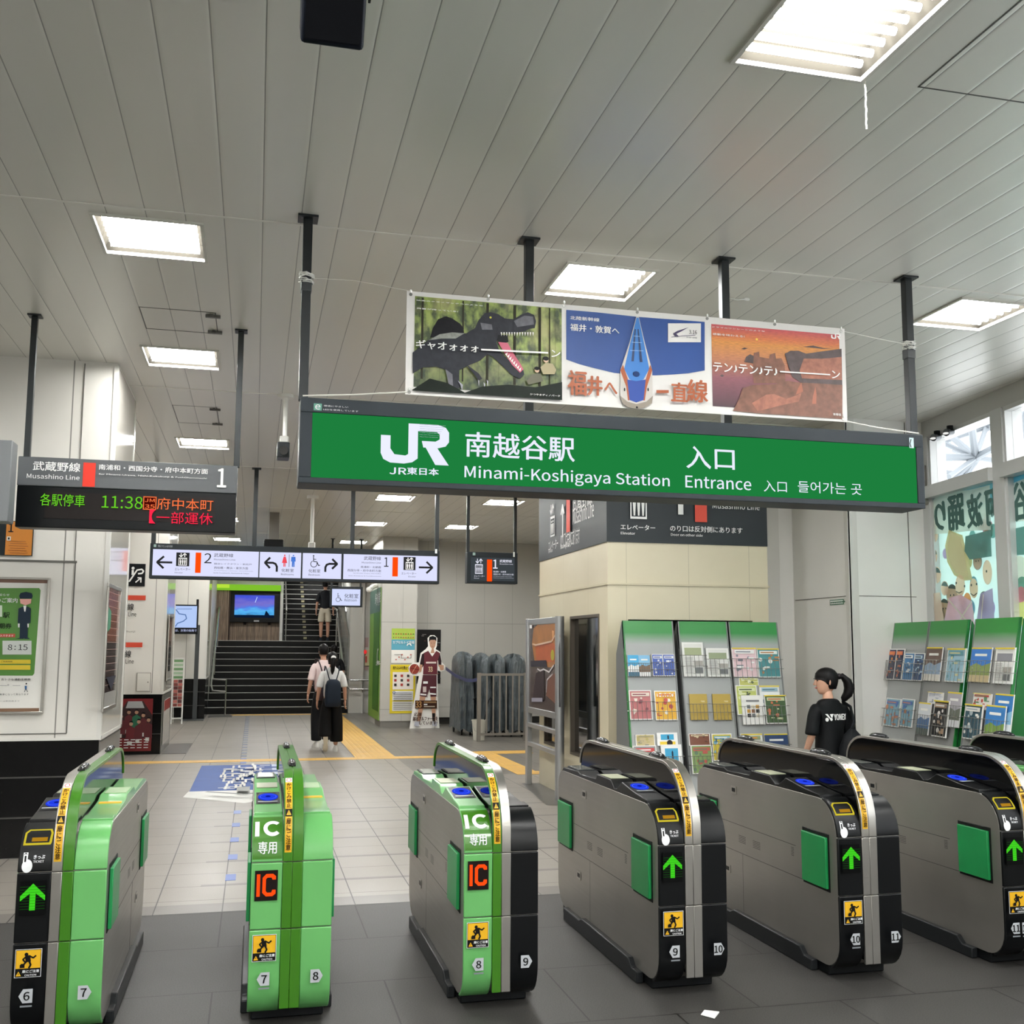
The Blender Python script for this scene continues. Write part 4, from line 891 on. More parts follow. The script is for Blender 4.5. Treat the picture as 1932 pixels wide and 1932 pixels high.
A.poly(Z([(400, 1195), (470, 1060), (520, 920), (640, 880), (920, 870), (1060, 830), (1200, 850), (1400, 860), (1730, 880), (1730, 1295), (700, 1225)]), RK); A.poly(Z([(630, 1100), (800, 1000), (900, 990), (1050, 1050), (1190, 1000), (1240, 960), (1200, 1080), (980, 1130), (700, 1200)]), RK2)
A.poly(Z([(1370, 1020), (1400, 900), (1415, 1000), (1410, 1110), (1360, 1110)]), M('#b06a52', .5)); A.poly(Z([(1190, 920), (1230, 850), (1250, 960), (1160, 1000)]), M('#a8644c', .5))
A.text('ドラマのワンシーンのような', *PX(150, 170), *PX(785, 238), W2, .01); A.text('感動を味わえる!', *PX(150, 250), *PX(535, 308), W2, .01)
A.text('テン♪テン♪テ♪', *PX(155, 610), *PX(935, 775), W2, .02); A.line(Z([(965, 722), (1570, 760)]), .008, W2); A.text('ン', *PX(1590, 710), *PX(1690, 810), W2, .02); A.text('東尋坊', *PX(1603, 1225), *PX(1700, 1262), W2, .01)
a, b = at(*PX(1578, 325), BY), at(*PX(1690, 268), BY); jr_logo(A, a[0], a[1], b[0]-a[0], b[1]-a[1], W2)
A.build('coast_print', CL)

# departure board
Y = 7.5; r = thing('departure_board', 'hanging departure board, grey line header above a black dot-matrix display', 'departure board', (-.87, Y, 2.6))
mb = MB(); mb.box(-1.58, -.158, Y, Y+.16, 2.388, 2.668, M('#0a0d0f', .3)); mb.build('display_case', r, bevel=.005)
mb = MB(); mb.box(-1.582, -.156, Y-.002, Y+.16, 2.668, 2.866, M('#55585b', .45)); HD = mb.build('header', r, bevel=.005)
mb = MB(); mb.box(-1.40, -.30, Y-.004, Y, 2.452, 2.632, M('#1a1413', .35)); SCN = mb.build('screen', r, smooth=0)
A = artY(Y-.0045); E1 = M('#6fd42a', .5, emit=.95); E2 = M('#ff7a45', .5, emit=1.0); E3 = M('#ff2a4c', .5, emit=1.0); WS = M('#eeeeec', .5)
A.text('武蔵野線', 63, 870, 151, 891, WS, .02); A.text('Musashino Line', 51, 893, 150, 906, WS, .01); A.rect(*at(158, 873, Y), *at(179, 919, Y), M('#e02a0c', .5), True)
A.text('南浦和・西国分寺・府中本町方面', 187, 876, 392, 895, WS, .015); A.text('for Minami-Urawa, Nishi-Kokubunji & Fuchūhommachi', 187, 893, 390, 905, WS, .01); A.text('1', 411, 884, 426, 920, WS, .02)
A.flush('lettering', HD); A.text('各駅停車', 77, 931, 160, 957, E1); A.text('11:38', 193, 935, 269, 961, E1); A.text('府中本町', 297, 939, 402, 965, E2)
x0, z0 = at(270, 962, Y); x1, z1 = at(296, 938, Y); A.rect(x0, z0, x1, z1, E2, True); A.rect(x0+.006, z0+.006, x1-.006, z1-.006, M('#5c0f0a', .4, emit=.6), True); A.text('JM', 274, 941, 292, 948, E2, .02); A.text('35', 274, 952, 292, 960, E2, .02)
A.flush('dot_matrix_text', SCN); A.text('【', 283, 962, 293, 988, E3, .02); A.text('一部運休', 296, 965, 401, 991, E3)
A.build('dot_matrix_text', SCN)
hangers(r, (-1.545, -.165), Y+.08, H, 2.866, .02)
# platform direction sign
Y = 13.5; r = thing('direction_sign', 'long white illuminated direction sign with arrows to platforms and restrooms', 'direction sign', (.52, Y, 2.65))
mb = MB(); mb.box(-1.29, 2.33, Y, Y+.14, 2.43, 2.865, FRD); mb.build('housing', r, bevel=.006)
pans = [(288, 488), (490, 568), (571, 644), (648, 825)]
mb = MB()
for a, b in pans: xa = at(a, 1060, Y)[0]; xb = at(b, 1060, Y)[0]; mb.box(xa, xb, Y-.004, Y, 2.468, 2.792, LB)
LP = mb.build('light_panel', r, smooth=0)
A = artY(Y-.0045, .001)
def bx(x0, y0, x1, y1): a = at(x0, y1, Y); b = at(x1, y0, Y); return a[0], a[1], b[0], b[1]
arrow(A, *bx(295, 1050, 325, 1072), KTX, 'left', .025); elev_icon(A, *bx(332, 1043, 358, 1068), WS, KTX); A.text('エレベーター', 330, 1071, 359, 1077, KTX); A.text('Elevator', 330, 1079, 345, 1082, KTX)
A.rect(*bx(368, 1043, 380, 1081), OR, True); A.text('2', 386, 1044, 399, 1063, KTX, .0); A.text('武蔵野線', 404, 1044, 440, 1052, KTX); A.text('Musashino Line', 404, 1054, 444, 1058, KTX); A.text('越谷レイクタウン・新松戸', 404, 1062, 475, 1067, KTX); A.text('西船橋・舞浜・東京方面', 404, 1069, 468, 1075, KTX)
A.text('for Koshigaya-Laketown, Shim-Matsudo,', 404, 1076, 478, 1079, KTX); A.text('Nishi-Funabashi, Maihama & Tokyo', 403, 1080, 470, 1084, KTX)
A.flush('left_panel_print', LP)
arrow(A, *bx(498, 1053, 524, 1078), KTX, 'turnleft', .026); toilet_icon(A, *bx(531, 1047, 559, 1070)); A.text('化粧室', 531, 1073, 554, 1080, KTX); A.text('Restrooms', 530, 1082, 554, 1086, KTX)
A.flush('restroom_print', LP)
wheelchair(A, *bx(583, 1048, 604, 1071), KTX); A.text('化粧室', 582, 1074, 604, 1081, KTX); A.text('Restroom', 582, 1083, 603, 1087, KTX); arrow(A, *bx(612, 1056, 637, 1079), KTX, 'turnright', .026)
A.flush('accessible_restroom_print', LP)
A.text('武蔵野線', 686, 1050, 718, 1058, KTX); A.text('Musashino Line', 682, 1060, 718, 1064, KTX); A.text('南浦和・北朝霞', 680, 1068, 718, 1073, KTX); A.text('西国分寺・府中本町方面', 655, 1074, 718, 1080, KTX); A.text('for Minami-Urawa, Kita-Asaka,', 666, 1081, 718, 1084, KTX); A.text('Nishi-Kokubunji & Fuchūhommachi', 657, 1086, 718, 1089, KTX)
A.text('1', 724, 1052, 732, 1070, KTX); A.rect(*bx(739, 1052, 750, 1088), OR, True); elev_icon(A, *bx(760, 1052, 783, 1076), WS, KTX); A.text('エレベーター', 756, 1080, 784, 1085, KTX); A.text('Elevator', 769, 1087, 783, 1090, KTX); arrow(A, *bx(789, 1061, 815, 1082), KTX, 'right', .025)
A.flush('right_panel_print', LP)
A.rect(*bx(291, 1028, 296, 1033), M('#8fa8a0', .5), True); A.text('環境にやさしいLEDを使用', 299, 1029, 326, 1034, M('#9a9fa2', .5)); A.rect(*bx(819, 1037, 823, 1045), M('#dfe4e4', .5), True)
A.build('small_labels', r)
hangers(r, (-1.26, -.045, 1.19, 2.30), Y+.07, H, 2.865, .026)
# small elevator sign
r = thing('elevator_sign', 'small dark hanging sign with an elevator symbol, an orange bar and number 1', 'direction sign', (3.04, Y, 2.65))
mb = MB(); mb.box(2.70, 3.39, Y, Y+.14, 2.45, 2.866, FRD); mb.build('housing', r, bevel=.006)
mb = MB(); mb.box(2.75, 3.345, Y-.003, Y, 2.485, 2.795, sign_mat('#3d4347', 1.0)); mb.build('light_panel', r, smooth=0)
A = artY(Y-.0035, .001); WS2 = sign_mat('#e8e8f6', 1.0)
elev_icon(A, *bx(892, 1053, 915, 1084), WS2, None); A.text('エレベーター', 894, 1085, 914, 1089, WS2); A.text('Elevator', 894, 1090, 904, 1092, WS2); A.rect(*bx(918, 1056, 928, 1097), OR, True)
A.text('1', 930, 1056, 938, 1073, WS2, .02); A.text('武蔵野線', 942, 1056, 965, 1062, WS2, .01); A.text('Musashino Line', 942, 1063, 967, 1066, WS2); A.text('南浦和・北朝霞', 930, 1077, 954, 1081, WS2); A.text('西国分寺・府中本町方面', 930, 1082, 968, 1086, WS2); A.text('for Minami-Urawa, Kita-Asaka,', 930, 1087, 965, 1089, WS2); A.text('Nishi-Kokubunji & Fuchūhommachi', 930, 1090, 968, 1092, WS2)
A.rect(*bx(891, 1043, 896, 1048), M('#8fa8a0', .5), True); A.rect(*bx(967, 1042, 970, 1051), M('#dfe4e4', .5), True); A.build('lettering', r)
hangers(r, (2.72, 3.37), Y+.07, H, 2.866, .02)
# restroom sign, farther back
Y = 22.0; r = thing('restroom_sign', 'small white hanging restroom sign with a wheelchair symbol, near the stairs', 'direction sign', (1.83, Y, 2.65))
mb = MB(); mb.box(1.50, 2.17, Y, Y+.14, 2.435, 2.86, FRD); mb.build('housing', r, bevel=.006)
mb = MB(); a = at(626, 1142, Y); b = at(680, 1112, Y); mb.box(a[0], b[0], Y-.003, Y, a[1], b[1], sign_mat('#d6deff', 1.0)); mb.build('light_panel', r, smooth=0)
A = artY(Y-.0035, .0015); wheelchair(A, *bx(632, 1119, 646, 1136), KTX); A.text('化粧室', 650, 1120, 676, 1129, KTX); A.text('Restroom', 650, 1130, 673, 1135, KTX); A.build('lettering', r)
hangers(r, (1.53, 2.13), Y+.07, H, 2.86, .02)
# ------------------------------------------------------------------ left side: boards and posters
def poster(name, label, cat, A, x0, z0, x1, z1, fr, fw=.02, th=.02, group=None, paper='#e8e6e0', root_loc=None):
    """A: Art lying on the poster's face in raw coordinates; frame boxes are laid in the same frame"""
    loc = tuple(A.o+A.u*((x0+x1)/2)+A.vv*z0) if root_loc is None else root_loc
    r = thing(name, label, cat, loc, group=group)
    def slab(mb, a0, b0, a1, b1, d0, d1, m):
        c = [A.o+A.u*a+A.vv*b+A.n*d for d in (d0, d1) for a, b in ((a0, b0), (a1, b0), (a1, b1), (a0, b1))]
        mb.add(c, [(0,3,2,1),(4,5,6,7),(0,1,5,4),(1,2,6,5),(2,3,7,6),(3,0,4,7)], m)
    mb = MB(); slab(mb, x0, z0, x1, z1, -th, 0, paper); mb.build('backing', r, smooth=0)
    if fr:
        mb = MB()
        for q in ((x0-fw, z0-fw, x1+fw, z0), (x0-fw, z1, x1+fw, z1+fw), (x0-fw, z0, x0, z1), (x1, z0, x1+fw, z1)): slab(mb, *q, -th, .012, fr)
        mb.build('frame', r, bevel=.003)
    A.build('print', r); return r
Y = 8.70; A = artY(Y); PX = lambda a, b: (a/4.2, 960+b/4.2); Z = lambda L: [PX(*p) for p in L]
G = M('#4f8a2f', .3, coat=.4); NV = M('#22303f', .4); SKN = M('#e3a79c', .5); YB = M('#e0c62c', .4)
A.rect(-2.15, 2.08, -1.565, 2.105, M('#7a5a4c', .4), True); A.rect(-2.15, 1.10, -1.585, 1.125, M('#7f5f48', .4), True)
A.poly(Z([(-200, 628), (310, 628), (322, 645), (272, 1305), (258, 1322), (-200, 1322)]), G)
A.text('お知らせ', *PX(-35, 670), *PX(75, 692), WS); A.text('のご案内', *PX(-30, 705), *PX(138, 745), WS, .01); A.rect(*PX(-120, 765), *PX(18, 855), M('#d9e3cf', .4)); A.text('駅', *PX(28, 820), *PX(76, 865), KTX, .01)
A.text('定期券', *PX(-60, 905), *PX(92, 950), KTX, .01); A.rect(*PX(-100, 990), *PX(122, 1018), M('#b9462f', .4)); A.text('購入できます', *PX(-20, 996), *PX(108, 1014), WS)
A.rect(*PX(22, 1045), *PX(252, 1155), M('#cdd2cc', .4)); A.text('8', *PX(66, 1075), *PX(98, 1120), KTX); A.text(':', *PX(118, 1085), *PX(126, 1118), KTX); A.text('15', *PX(150, 1075), *PX(220, 1120), KTX)
A.rect(*PX(-100, 1195), *PX(245, 1228), YB); A.rect(*PX(-100, 1238), *PX(243, 1275), YB); A.text('ご利用時間', *PX(12, 1204), *PX(100, 1217), KTX)
A.poly(Z([(155, 690), (165, 668), (210, 658), (255, 670), (262, 692), (255, 712), (160, 712)]), NV); A.poly(Z([(160, 715), (252, 715), (248, 750), (205, 765), (165, 750)]), SKN)
A.poly(Z([(150, 790), (185, 775), (222, 775), (248, 790), (245, 905), (225, 908), (222, 1025), (158, 1025), (162, 908), (143, 905)]), NV); A.poly(Z([(188, 768), (212, 768), (205, 815), (196, 815)]), WS); A.poly(Z([(145, 910), (160, 910), (158, 940), (147, 940)]), WS); A.poly(Z([(220, 910), (233, 910), (231, 940), (222, 940)]), WS)
A.poly(Z([(122, 1030), (190, 1018), (192, 1030)]), NV); A.poly(Z([(196, 1018), (240, 1025), (235, 1030), (197, 1030)]), NV)
A.text('だける、おトクな通勤定期券', *PX(-90, 1343), *PX(245, 1360), KTX, .02); A.line(Z([(0, 1400), (60, 1400)]), .002, NV); A.line(Z([(105, 1400), (165, 1400)]), .002, NV); A.ring(*PX(70, 1395), .004, .006, NV)
A.disc(*PX(213, 1385), .006, KTX); A.poly(Z([(200, 1402), (218, 1402), (216, 1430), (202, 1430)]), M('#2f5f92', .4)); A.line(Z([(208, 1428), (198, 1450)]), .004, NV); A.line(Z([(211, 1428), (224, 1450)]), .004, NV)
A.text('は、ご乗車になって異なります', *PX(-60, 1462), *PX(232, 1476), KTX); A.text('くわしくは駅係員まで', *PX(-60, 1518), *PX(160, 1526), KTX)
poster('framed_notice', 'silver framed green notice with a uniformed station worker and the time 8:15', 'poster', A, -2.15, 1.10, -1.575, 2.105, STEEL, .018, .03)
A = artY(8.715); A.rect(-1.895, 2.295, -1.705, 2.555, M('#c57a1e', .45), True); A.text('1', 17, 988, 25, 1004, KTX, .02); A.rect(*at(13, 1012, 8.71), *at(20, 1020, 8.71), M('#d8d3c8', .5), True); A.rect(*at(15, 1014, 8.71), *at(18, 1018, 8.71), KTX, True)
for q in range(6): A.rect(-1.87+.01*(q % 2), 2.40-.018*q, -1.75+.01*(q % 3), 2.404-.018*q, M('#8a4f14', .5), True)
poster('platform_board', 'orange and black platform 1 board on the wall under the departure board', 'sign', A, -2.4, 2.29, -1.70, 2.56, None, paper='#1d2427', th=.015)
r = thing('sign_case', 'grey end of a hanging sign case at the left edge of the photo', 'sign', (-1.9, 7.05, 2.36)); mb = MB(); mb.box(-2.6, -1.515, 7.0, 7.15, 2.365, 2.88, M('#6a6d6f', .45)); mb.build('housing', r, bevel=.006); hangers(r, (-1.75,), 7.07, H, 2.88, .02)
# tall framed posters on the sides of the pillars
def side_poster(label, X, quad, cols, grid):
    A = artXr(X); p = [atx(*q, X) for q in quad]; y0, y1 = p[0][0], p[1][0]; z1 = (p[0][1]+p[1][1])/2; z0 = (p[2][1]+p[3][1])/2
    A.rect(y0, z0, y1, z1, M(cols[0], .2, coat=.5), True); h = z1-z0; w_ = y1-y0
    A.rect(y0, z0+h*.12, y1, z0+h*.55, M(cols[1], .2, coat=.5), True); A.rect(y0+w_*.05, z0, y1, z0+h*.12, M(cols[2], .3), True)
    if grid:
        for q in range(14): A.rect(y0, z0+h*(.18+q*.06), y1, z0+h*(.183+q*.06), M('#c9a79c', .4), True)
        A.poly([(y0, z0+h*.62), (y0+w_*.25, z0+h*.66), (y0+w_*.25, z0+h*.80), (y0, z0+h*.84)], M('#3f8f6c', .4), True); A.poly([(y0+w_*.1, z0+h*.25), (y0+w_*.9, z0+h*.25), (y0+w_*.55, z0+h*.13)], M('#23283a', .4), True)
    return poster('side_poster', label, 'poster', A, y0, z0, y1, z1, STEEL, .03, .004, group='framed posters on the pillar sides')
side_poster('tall silver framed poster with a plaid pattern on the side of the nearest pillar', -1.125, [(204, 1106), (226, 1117), (190, 1338), (212, 1328)], ('#8c4a38', '#3c2a2c', '#9c9a96'), True)
side_poster('narrow silver framed poster on the side of the second pillar', -1.29, [(319, 1162), (326, 1168), (312, 1282), (318, 1280)], ('#6e4a3e', '#34302e', '#8c8a86'), False)
# second pillar front
Y = 16.56; A = artY(Y, .001); x0, z0 = at(238, 1106, Y); x1, z1 = at(275, 1064, Y)
A.rect(x0, z0, x1, z1, KTX, True); Pq = lambda a, b: (x0+a*(x1-x0), z0+b*(z1-z0))
A.line([Pq(.0, .22), Pq(.16, .22), Pq(.55, .72), Pq(.8, .76), Pq(.9, .68), Pq(.82, .58), Pq(.62, .56)], .022, WS, True); A.disc(*Pq(.33, .80), .022, WS, raw=True); A.rect(*Pq(.26, .50), *Pq(.38, .72), WS, True); A.line([Pq(.5, .18), Pq(.78, .38)], .018, WS, True); A.line([Pq(.60, .38), Pq(.78, .38), Pq(.78, .18)], .018, WS, True)
A.build('pictogram', thing('escalator_pictogram', 'black square panel with a white escalator symbol on the second pillar', 'sign', (x0, Y, z0)))
ro = M('#d2452a', .45)
for k, (yb, lab) in enumerate(((1123, 'upper orange-red bar with station line lettering on the second pillar'), (1212, 'lower orange-red bar with station line lettering on the second pillar'))):
    A = artY(Y, .001); A.rect(-2.30, at(240, yb+9, Y)[1], at(275-6*k, yb, Y)[0], at(240, yb, Y)[1], ro, True); d = yb-1123
    A.text('武蔵野線', 205-5*k, yb+15, 252-5*k, yb+29, KTX, .01); A.text('Musashino Line', 199-5*k, yb+31, 257-5*k, yb+40, KTX)
    if k == 0: A.text('for Nishi-Kokubunji', 190, 1189, 255, 1194, M('#77736c', .5))
    A.build('lettering', thing('line_name_sign', lab, 'sign', (-1.9, Y, at(240, yb, Y)[1]), group='line name lettering on the second pillar'))
r = thing('access_door', 'small white access door with a keyhole low on the second pillar', 'access door', (-1.55, Y, 1.2)); mb = MB(); a = at(258, 1304, Y); b = at(284, 1270, Y); mb.box(a[0]-.008, b[0]+.008, Y-.004, Y+.01, a[1]-.008, b[1]+.008, M('#8f8c85', .5)); mb.build('gap', r); mb = MB(); mb.box(a[0], b[0], Y-.012, Y-.004, a[1], b[1], M('#dad7cf', .4)); mb.build('leaf', r, bevel=.003); mb = MB(); mb.ball((b[0]-.03, Y-.014, (a[1]+b[1])/2), .008, BLK, 8, 5); mb.build('lock', r)
A = artY(16.555, .001); MR = M('#7c1219', .35, coat=.3); PT = M('#20161a', .5); 
a = at(219, 1418, 16.555); b = at(289, 1318, 16.555); A.rect(a[0], a[1], b[0], b[1], MR, True); w_, h_ = b[0]-a[0], b[1]-a[1]; Q = lambda u, v: (a[0]+u*w_, a[1]+v*h_)
A.poly([Q(.0, .25), Q(0, .68), Q(.25, .95), Q(.72, .95), Q(1, .68), Q(1, .25)], M('#3b2b2c', .5), True); A.poly([Q(.22, .82), Q(.28, .95), Q(.68, .95), Q(.76, .82)], M('#a8a9ab', .5), True)
for (u, v, s, c) in ((.10, .62, .13, '#5c1620'), (.32, .70, .13, '#5c1620'), (.54, .70, .13, '#1f6a4a'), (.74, .64, .12, '#5c1620'), (.90, .55, .12, '#5c1620'), (.40, .48, .15, '#6a1822'), (.62, .52, .12, '#5c1620')):
    A.poly([Q(u-s, v-.30), Q(u-s*.9, v-.05), Q(u, v), Q(u+s*.9, v-.05), Q(u+s, v-.30)], M(c, .5), True); A.disc(*Q(u, v+.04), w_*.055, M('#b98e74', .5), raw=True, n=12); A.disc(*Q(u, v+.065), w_*.055, KTX, raw=True, n=12, a0=0, a1=math.pi); A.rect(*Q(u-s*.6, v-.36), *Q(u+s*.3, v-.29), M('#d8d4d0', .5), True)
for q in range(4):
    for c in range(5): A.rect(*Q(.03+c*.19, .215-q*.05), *Q(.16+c*.19, .23-q*.05), WS, True)
poster('team_poster', 'dark red poster of a sports team on the black base of the second pillar', 'poster', A, a[0], a[1], b[0], b[1], None, paper='#7c1219', th=.005)
A = artXr(-1.30, .001); p0 = atx(304, 1400, -1.3); A.rect(16.75, .12, 17.9, .78, M('#b9b4ae', .4), True); A.rect(16.75, .62, 17.9, .78, M('#8c2a26', .4), True)
for q in range(5): A.line([(16.9+q*.2, .16), (17.0+q*.2, .55)], .015, M('#3a3634', .5), True)
poster('low_poster', 'pale poster low on the side of the second pillar facing the hall', 'poster', A, 16.75, .12, 17.9, .78, None, th=.004)

# landing monitor, stand monitor, folding poster stand
Y = 29.95; r = thing('wall_monitor', 'large landscape screen showing blue sky on the wooden wall above the stairs', 'screen', (-.03, Y, 2.4))
mb = MB(); a = at(433, 1174, Y); b = at(529, 1115, Y); mb.box(a[0], b[0], Y-.12, Y+.05, a[1], b[1], BLK); mb.build('bezel', r, bevel=.01)
A = artY(Y-.122, .002); c = at(442, 1165, Y); d = at(518, 1124, Y)
n = NT('screen_sky'); t = n.rng(n.z, c[1]-2.4, d[1]-2.4, 0, 1); cr = n.t.nodes.new('ShaderNodeValToRGB'); e = cr.color_ramp; e.elements[0].color = lin('#16305c'); e.elements[1].color = lin('#1c3cd0'); e.elements[1].position = 1
for pz, cc in ((.12, '#2f9ae0'), (.3, '#49b4ee'), (.45, '#3a6fe0'), (.6, '#6a62c8')): q = e.elements.new(pz); q.color = lin(cc)
n.t.links.new(n.op('ADD', t, n.rng(n.noise(5, 4, stretch=(.6, 1, 2)), .3, .7, -.12, .12)), cr.inputs[0]); n.t.links.new(cr.outputs[0], n.b.inputs['Emission Color']); n.b.inputs['Emission Strength'].default_value = 1.0; SKYS = n.done('#000000', .3)
A.rect(c[0], c[1], d[0], d[1], SKYS, True); A.rect(c[0], c[1], d[0], c[1]+.07, sign_mat('#10203c', .7), True); A.poly([(.24, c[1]+.07), (.28, c[1]+.2), (.33, c[1]+.14), (.38, c[1]+.07)], sign_mat('#10203c', .7), True); A.line([(.03, d[1]-.05), (-.02, d[1]-.2)], .015, sign_mat('#c9e4ff', 1), True)
A.build('screen', r); A = artY(Y-.123, .002); A.rect(-.04, a[1]+.02, .10, a[1]+.06, M('#b9bcc0', .5), True); A.build('badge', r)
Y = 23.9; r = thing('stand_monitor', 'flat screen with a pale blue line map on a dark floor pole', 'screen', (at(368, 1340, Y)[0], Y, 0))
a = at(327, 1196, Y); b = at(375, 1141, Y); mb = MB(); mb.box(a[0], b[0], Y, Y+.06, a[1], b[1], BLK); mb.build('bezel', r, bevel=.006)
A = artY(Y-.001, .002); c = at(329, 1184, Y); d = at(372, 1143.5, Y); A.rect(*c, *d, sign_mat('#b4cbf7', 1.0), True)
A.line([(332, 1150), (338, 1158), (350, 1160), (352, 1167), (346, 1172), (335, 1176), (331, 1182)], .022, sign_mat('#5a79ae', 1)); A.line([(334, 1149), (362, 1149)], .012, sign_mat('#5a79ae', 1)); A.text('は、次発の始発で', 331, 1187, 371, 1192, sign_mat('#cfd8ff', 1)); A.build('screen', r)
mb = MB(); x = at(370, 1260, Y)[0]; mb.box(x-.045, x+.045, Y+.06, Y+.12, 0, a[1]+.2, M('#3f4243', .4, .3)); mb.build('pole', r); mb = MB(); mb.box(x-.28, x+.2, Y-.15, Y+.3, 0, .02, M('#4a4c4d', .4)); mb.build('base_plate', r, bevel=.005); mb = MB(); mb.box(-1.27, -1.22, Y+.01, Y+.05, b[1], b[1]+.12, BLK); mb.build('camera_mount', r)
Y = 22.9; r = thing('poster_stand', 'narrow white folding stand with green and red striped poster by the stairs', 'poster stand', (at(335, 1360, Y)[0], Y, 0))
a = at(321, 1361, Y); b = at(349, 1240, Y); w0 = .03; x0, x1, zt = a[0], b[0], b[1]-.02
mb = MB()
for x in (x0, x1-w0): mb.box(x, x+w0, Y, Y+.03, 0, zt, WHT)
for z in (.10, zt-w0): mb.box(x0, x1, Y, Y+.03, z, z+w0, WHT)
mb.build('frame', r, bevel=.004); mb = MB(); mb.tube([(x0+.03, Y+.03, zt-.1), (x0+.03, Y+.35, 0.01)], .012, WHT, 6); mb.build('rear_leg', r); mb = MB(); mb.tube([(x1-.03, Y+.03, zt-.1), (x1-.03, Y+.35, 0.01)], .012, WHT, 6); mb.build('rear_leg', r)
A = artY(Y+.004, .001); gr = M('#6f9a68', .4); A.rect(x0+w0, .34, x1-w0, zt-w0, M('#d9dcd2', .4), True); 
for q in range(5): A.rect(x0+w0, zt-.08-q*.085, x1-w0, zt-.03-q*.085, gr if q % 2 == 0 else M('#a9c3a4', .4), True)
for q in range(8):
    for c in (0, 1): A.rect(x0+w0+.01+c*(x1-x0-.06)/2, .36+q*.07, x0+w0+(c+1)*(x1-x0-.06)/2, .42+q*.07, M(['#7f3b34', '#b7655c', '#5a2a2a'][(q+c) % 3], .4), True)
A.build('poster_sheet', r)

# stairs: handrails, glass side, wall fittings
SR = M('#c9c9c6', .25, .9)
def rail(label, paths, posts=(), r0=.022):
    r = thing('handrail', label, 'handrail', tuple(paths[0][0][:2])+(0,), group='steel handrails of the stairs')
    for p in paths: mb = MB(); mb.tube(p, r0, SR, 8); mb.build('rail', r)
    for (x, y, z0, z1) in posts: mb = MB(); mb.tube([(x, y, z0), (x, y, z1)], .018, SR, 8); mb.build('post', r)
    return r
rail('left handrail of the lower stairs, with a short end post on the floor', [[(-.62, 25.55, .82), (-.92, 25.6, .84), (-.95, 26.0, .95), (-.95, 29.0, 2.62), (-.95, 29.9, 2.70)], [(-.62, 25.55, .55), (-.92, 25.6, .57), (-.97, 26.0, .70), (-.97, 29.0, 2.35)]], [(-.62, 25.55, 0, .84), (-.96, 27.5, .9, 1.75), (-.96, 28.9, 1.6, 2.5)])
rail('right handrail of the lower stairs, turning along the wall at its foot', [[(2.80, 25.86, .80), (2.3, 25.86, .80), (2.16, 25.95, .92), (2.16, 29.0, 2.62), (2.16, 29.9, 2.7)], [(2.80, 25.86, .58), (2.3, 25.86, .58), (2.18, 25.95, .70), (2.18, 29.0, 2.38)]], [(2.60, 25.9, .5, .82), (2.16, 27.5, .85, 1.75), (2.16, 28.9, 1.6, 2.6)], .026)
rail('handrail of the upper stairs on the left edge beside the wooden wall', [[(.84, 29.9, 2.6), (.84, 33.5, 4.5)]], [(.84, 29.95, 1.76, 2.62)])
rail('handrail of the upper stairs on the right side', [[(2.5, 29.9, 2.6), (2.5, 33.5, 4.5)]], [(2.5, 29.95, 1.76, 2.62)])
mb = MB(); mb.add([(2.24, 26.0, .1), (2.24, 29.6, 1.8), (2.24, 29.6, 3.6), (2.24, 26.0, 1.9), (2.26, 26.0, .1), (2.26, 29.6, 1.8), (2.26, 29.6, 3.6), (2.26, 26.0, 1.9)], [(0,1,2,3),(7,6,5,4),(0,4,5,1),(1,5,6,2),(2,6,7,3),(3,7,4,0)], M('#a9a9a2', .25, .4, noise=.4, scale=3)); tag(mb.build('stair_side_panel', smooth=0), 'mottled pale panel rising along the right side of the stairs', 'panel')
r = thing('fire_hydrant_box', 'fire alarm fitting with a red lamp on the white wall right of the stairs', 'fire alarm', (2.67, 25.99, .9)); YW = 25.985
mb = MB(); a = at(688, 1256, YW); b = at(697, 1226, YW); mb.box(a[0], b[0], YW-.04, YW+.015, a[1], b[1], M('#cfc39c', .4)); mb.build('box', r, bevel=.005); mb = MB(); mb.ball((at(688, 1230, YW)[0], YW-.05, at(688, 1230, YW)[1]), .05, sign_mat('#e03030', .9), 10, 6); mb.build('lamp', r); mb = MB(); mb.box(at(689, 1240, YW)[0], at(692, 1240, YW)[0], YW-.05, YW-.04, at(689, 1250, YW)[1], at(689, 1238, YW)[1], M('#b03028', .4)); mb.build('button', r)
for q, (y0, y1, lab) in enumerate(((1221, 1203, 'pale red printed plate on the wall above the fire alarm'), (1264, 1257, 'small pale red plate on the wall below the fire alarm'))):
    mb = MB(); a = at(687, y0, YW); b = at(695, y1, YW); mb.box(a[0], b[0], YW, YW+.015, a[1], b[1], M('#b59a94', .5)); tag(mb.build('wall_plate'), lab, 'plate')
mb = MB(); x = 2.60; mb.tube([(x, 25.93, 0.0), (x, 25.93, H-.02)], .035, M('#c9c7c0', .4), 8); tag(mb.build('wall_pipe'), 'vertical pale pipe on the wall right of the stairs', 'pipe')
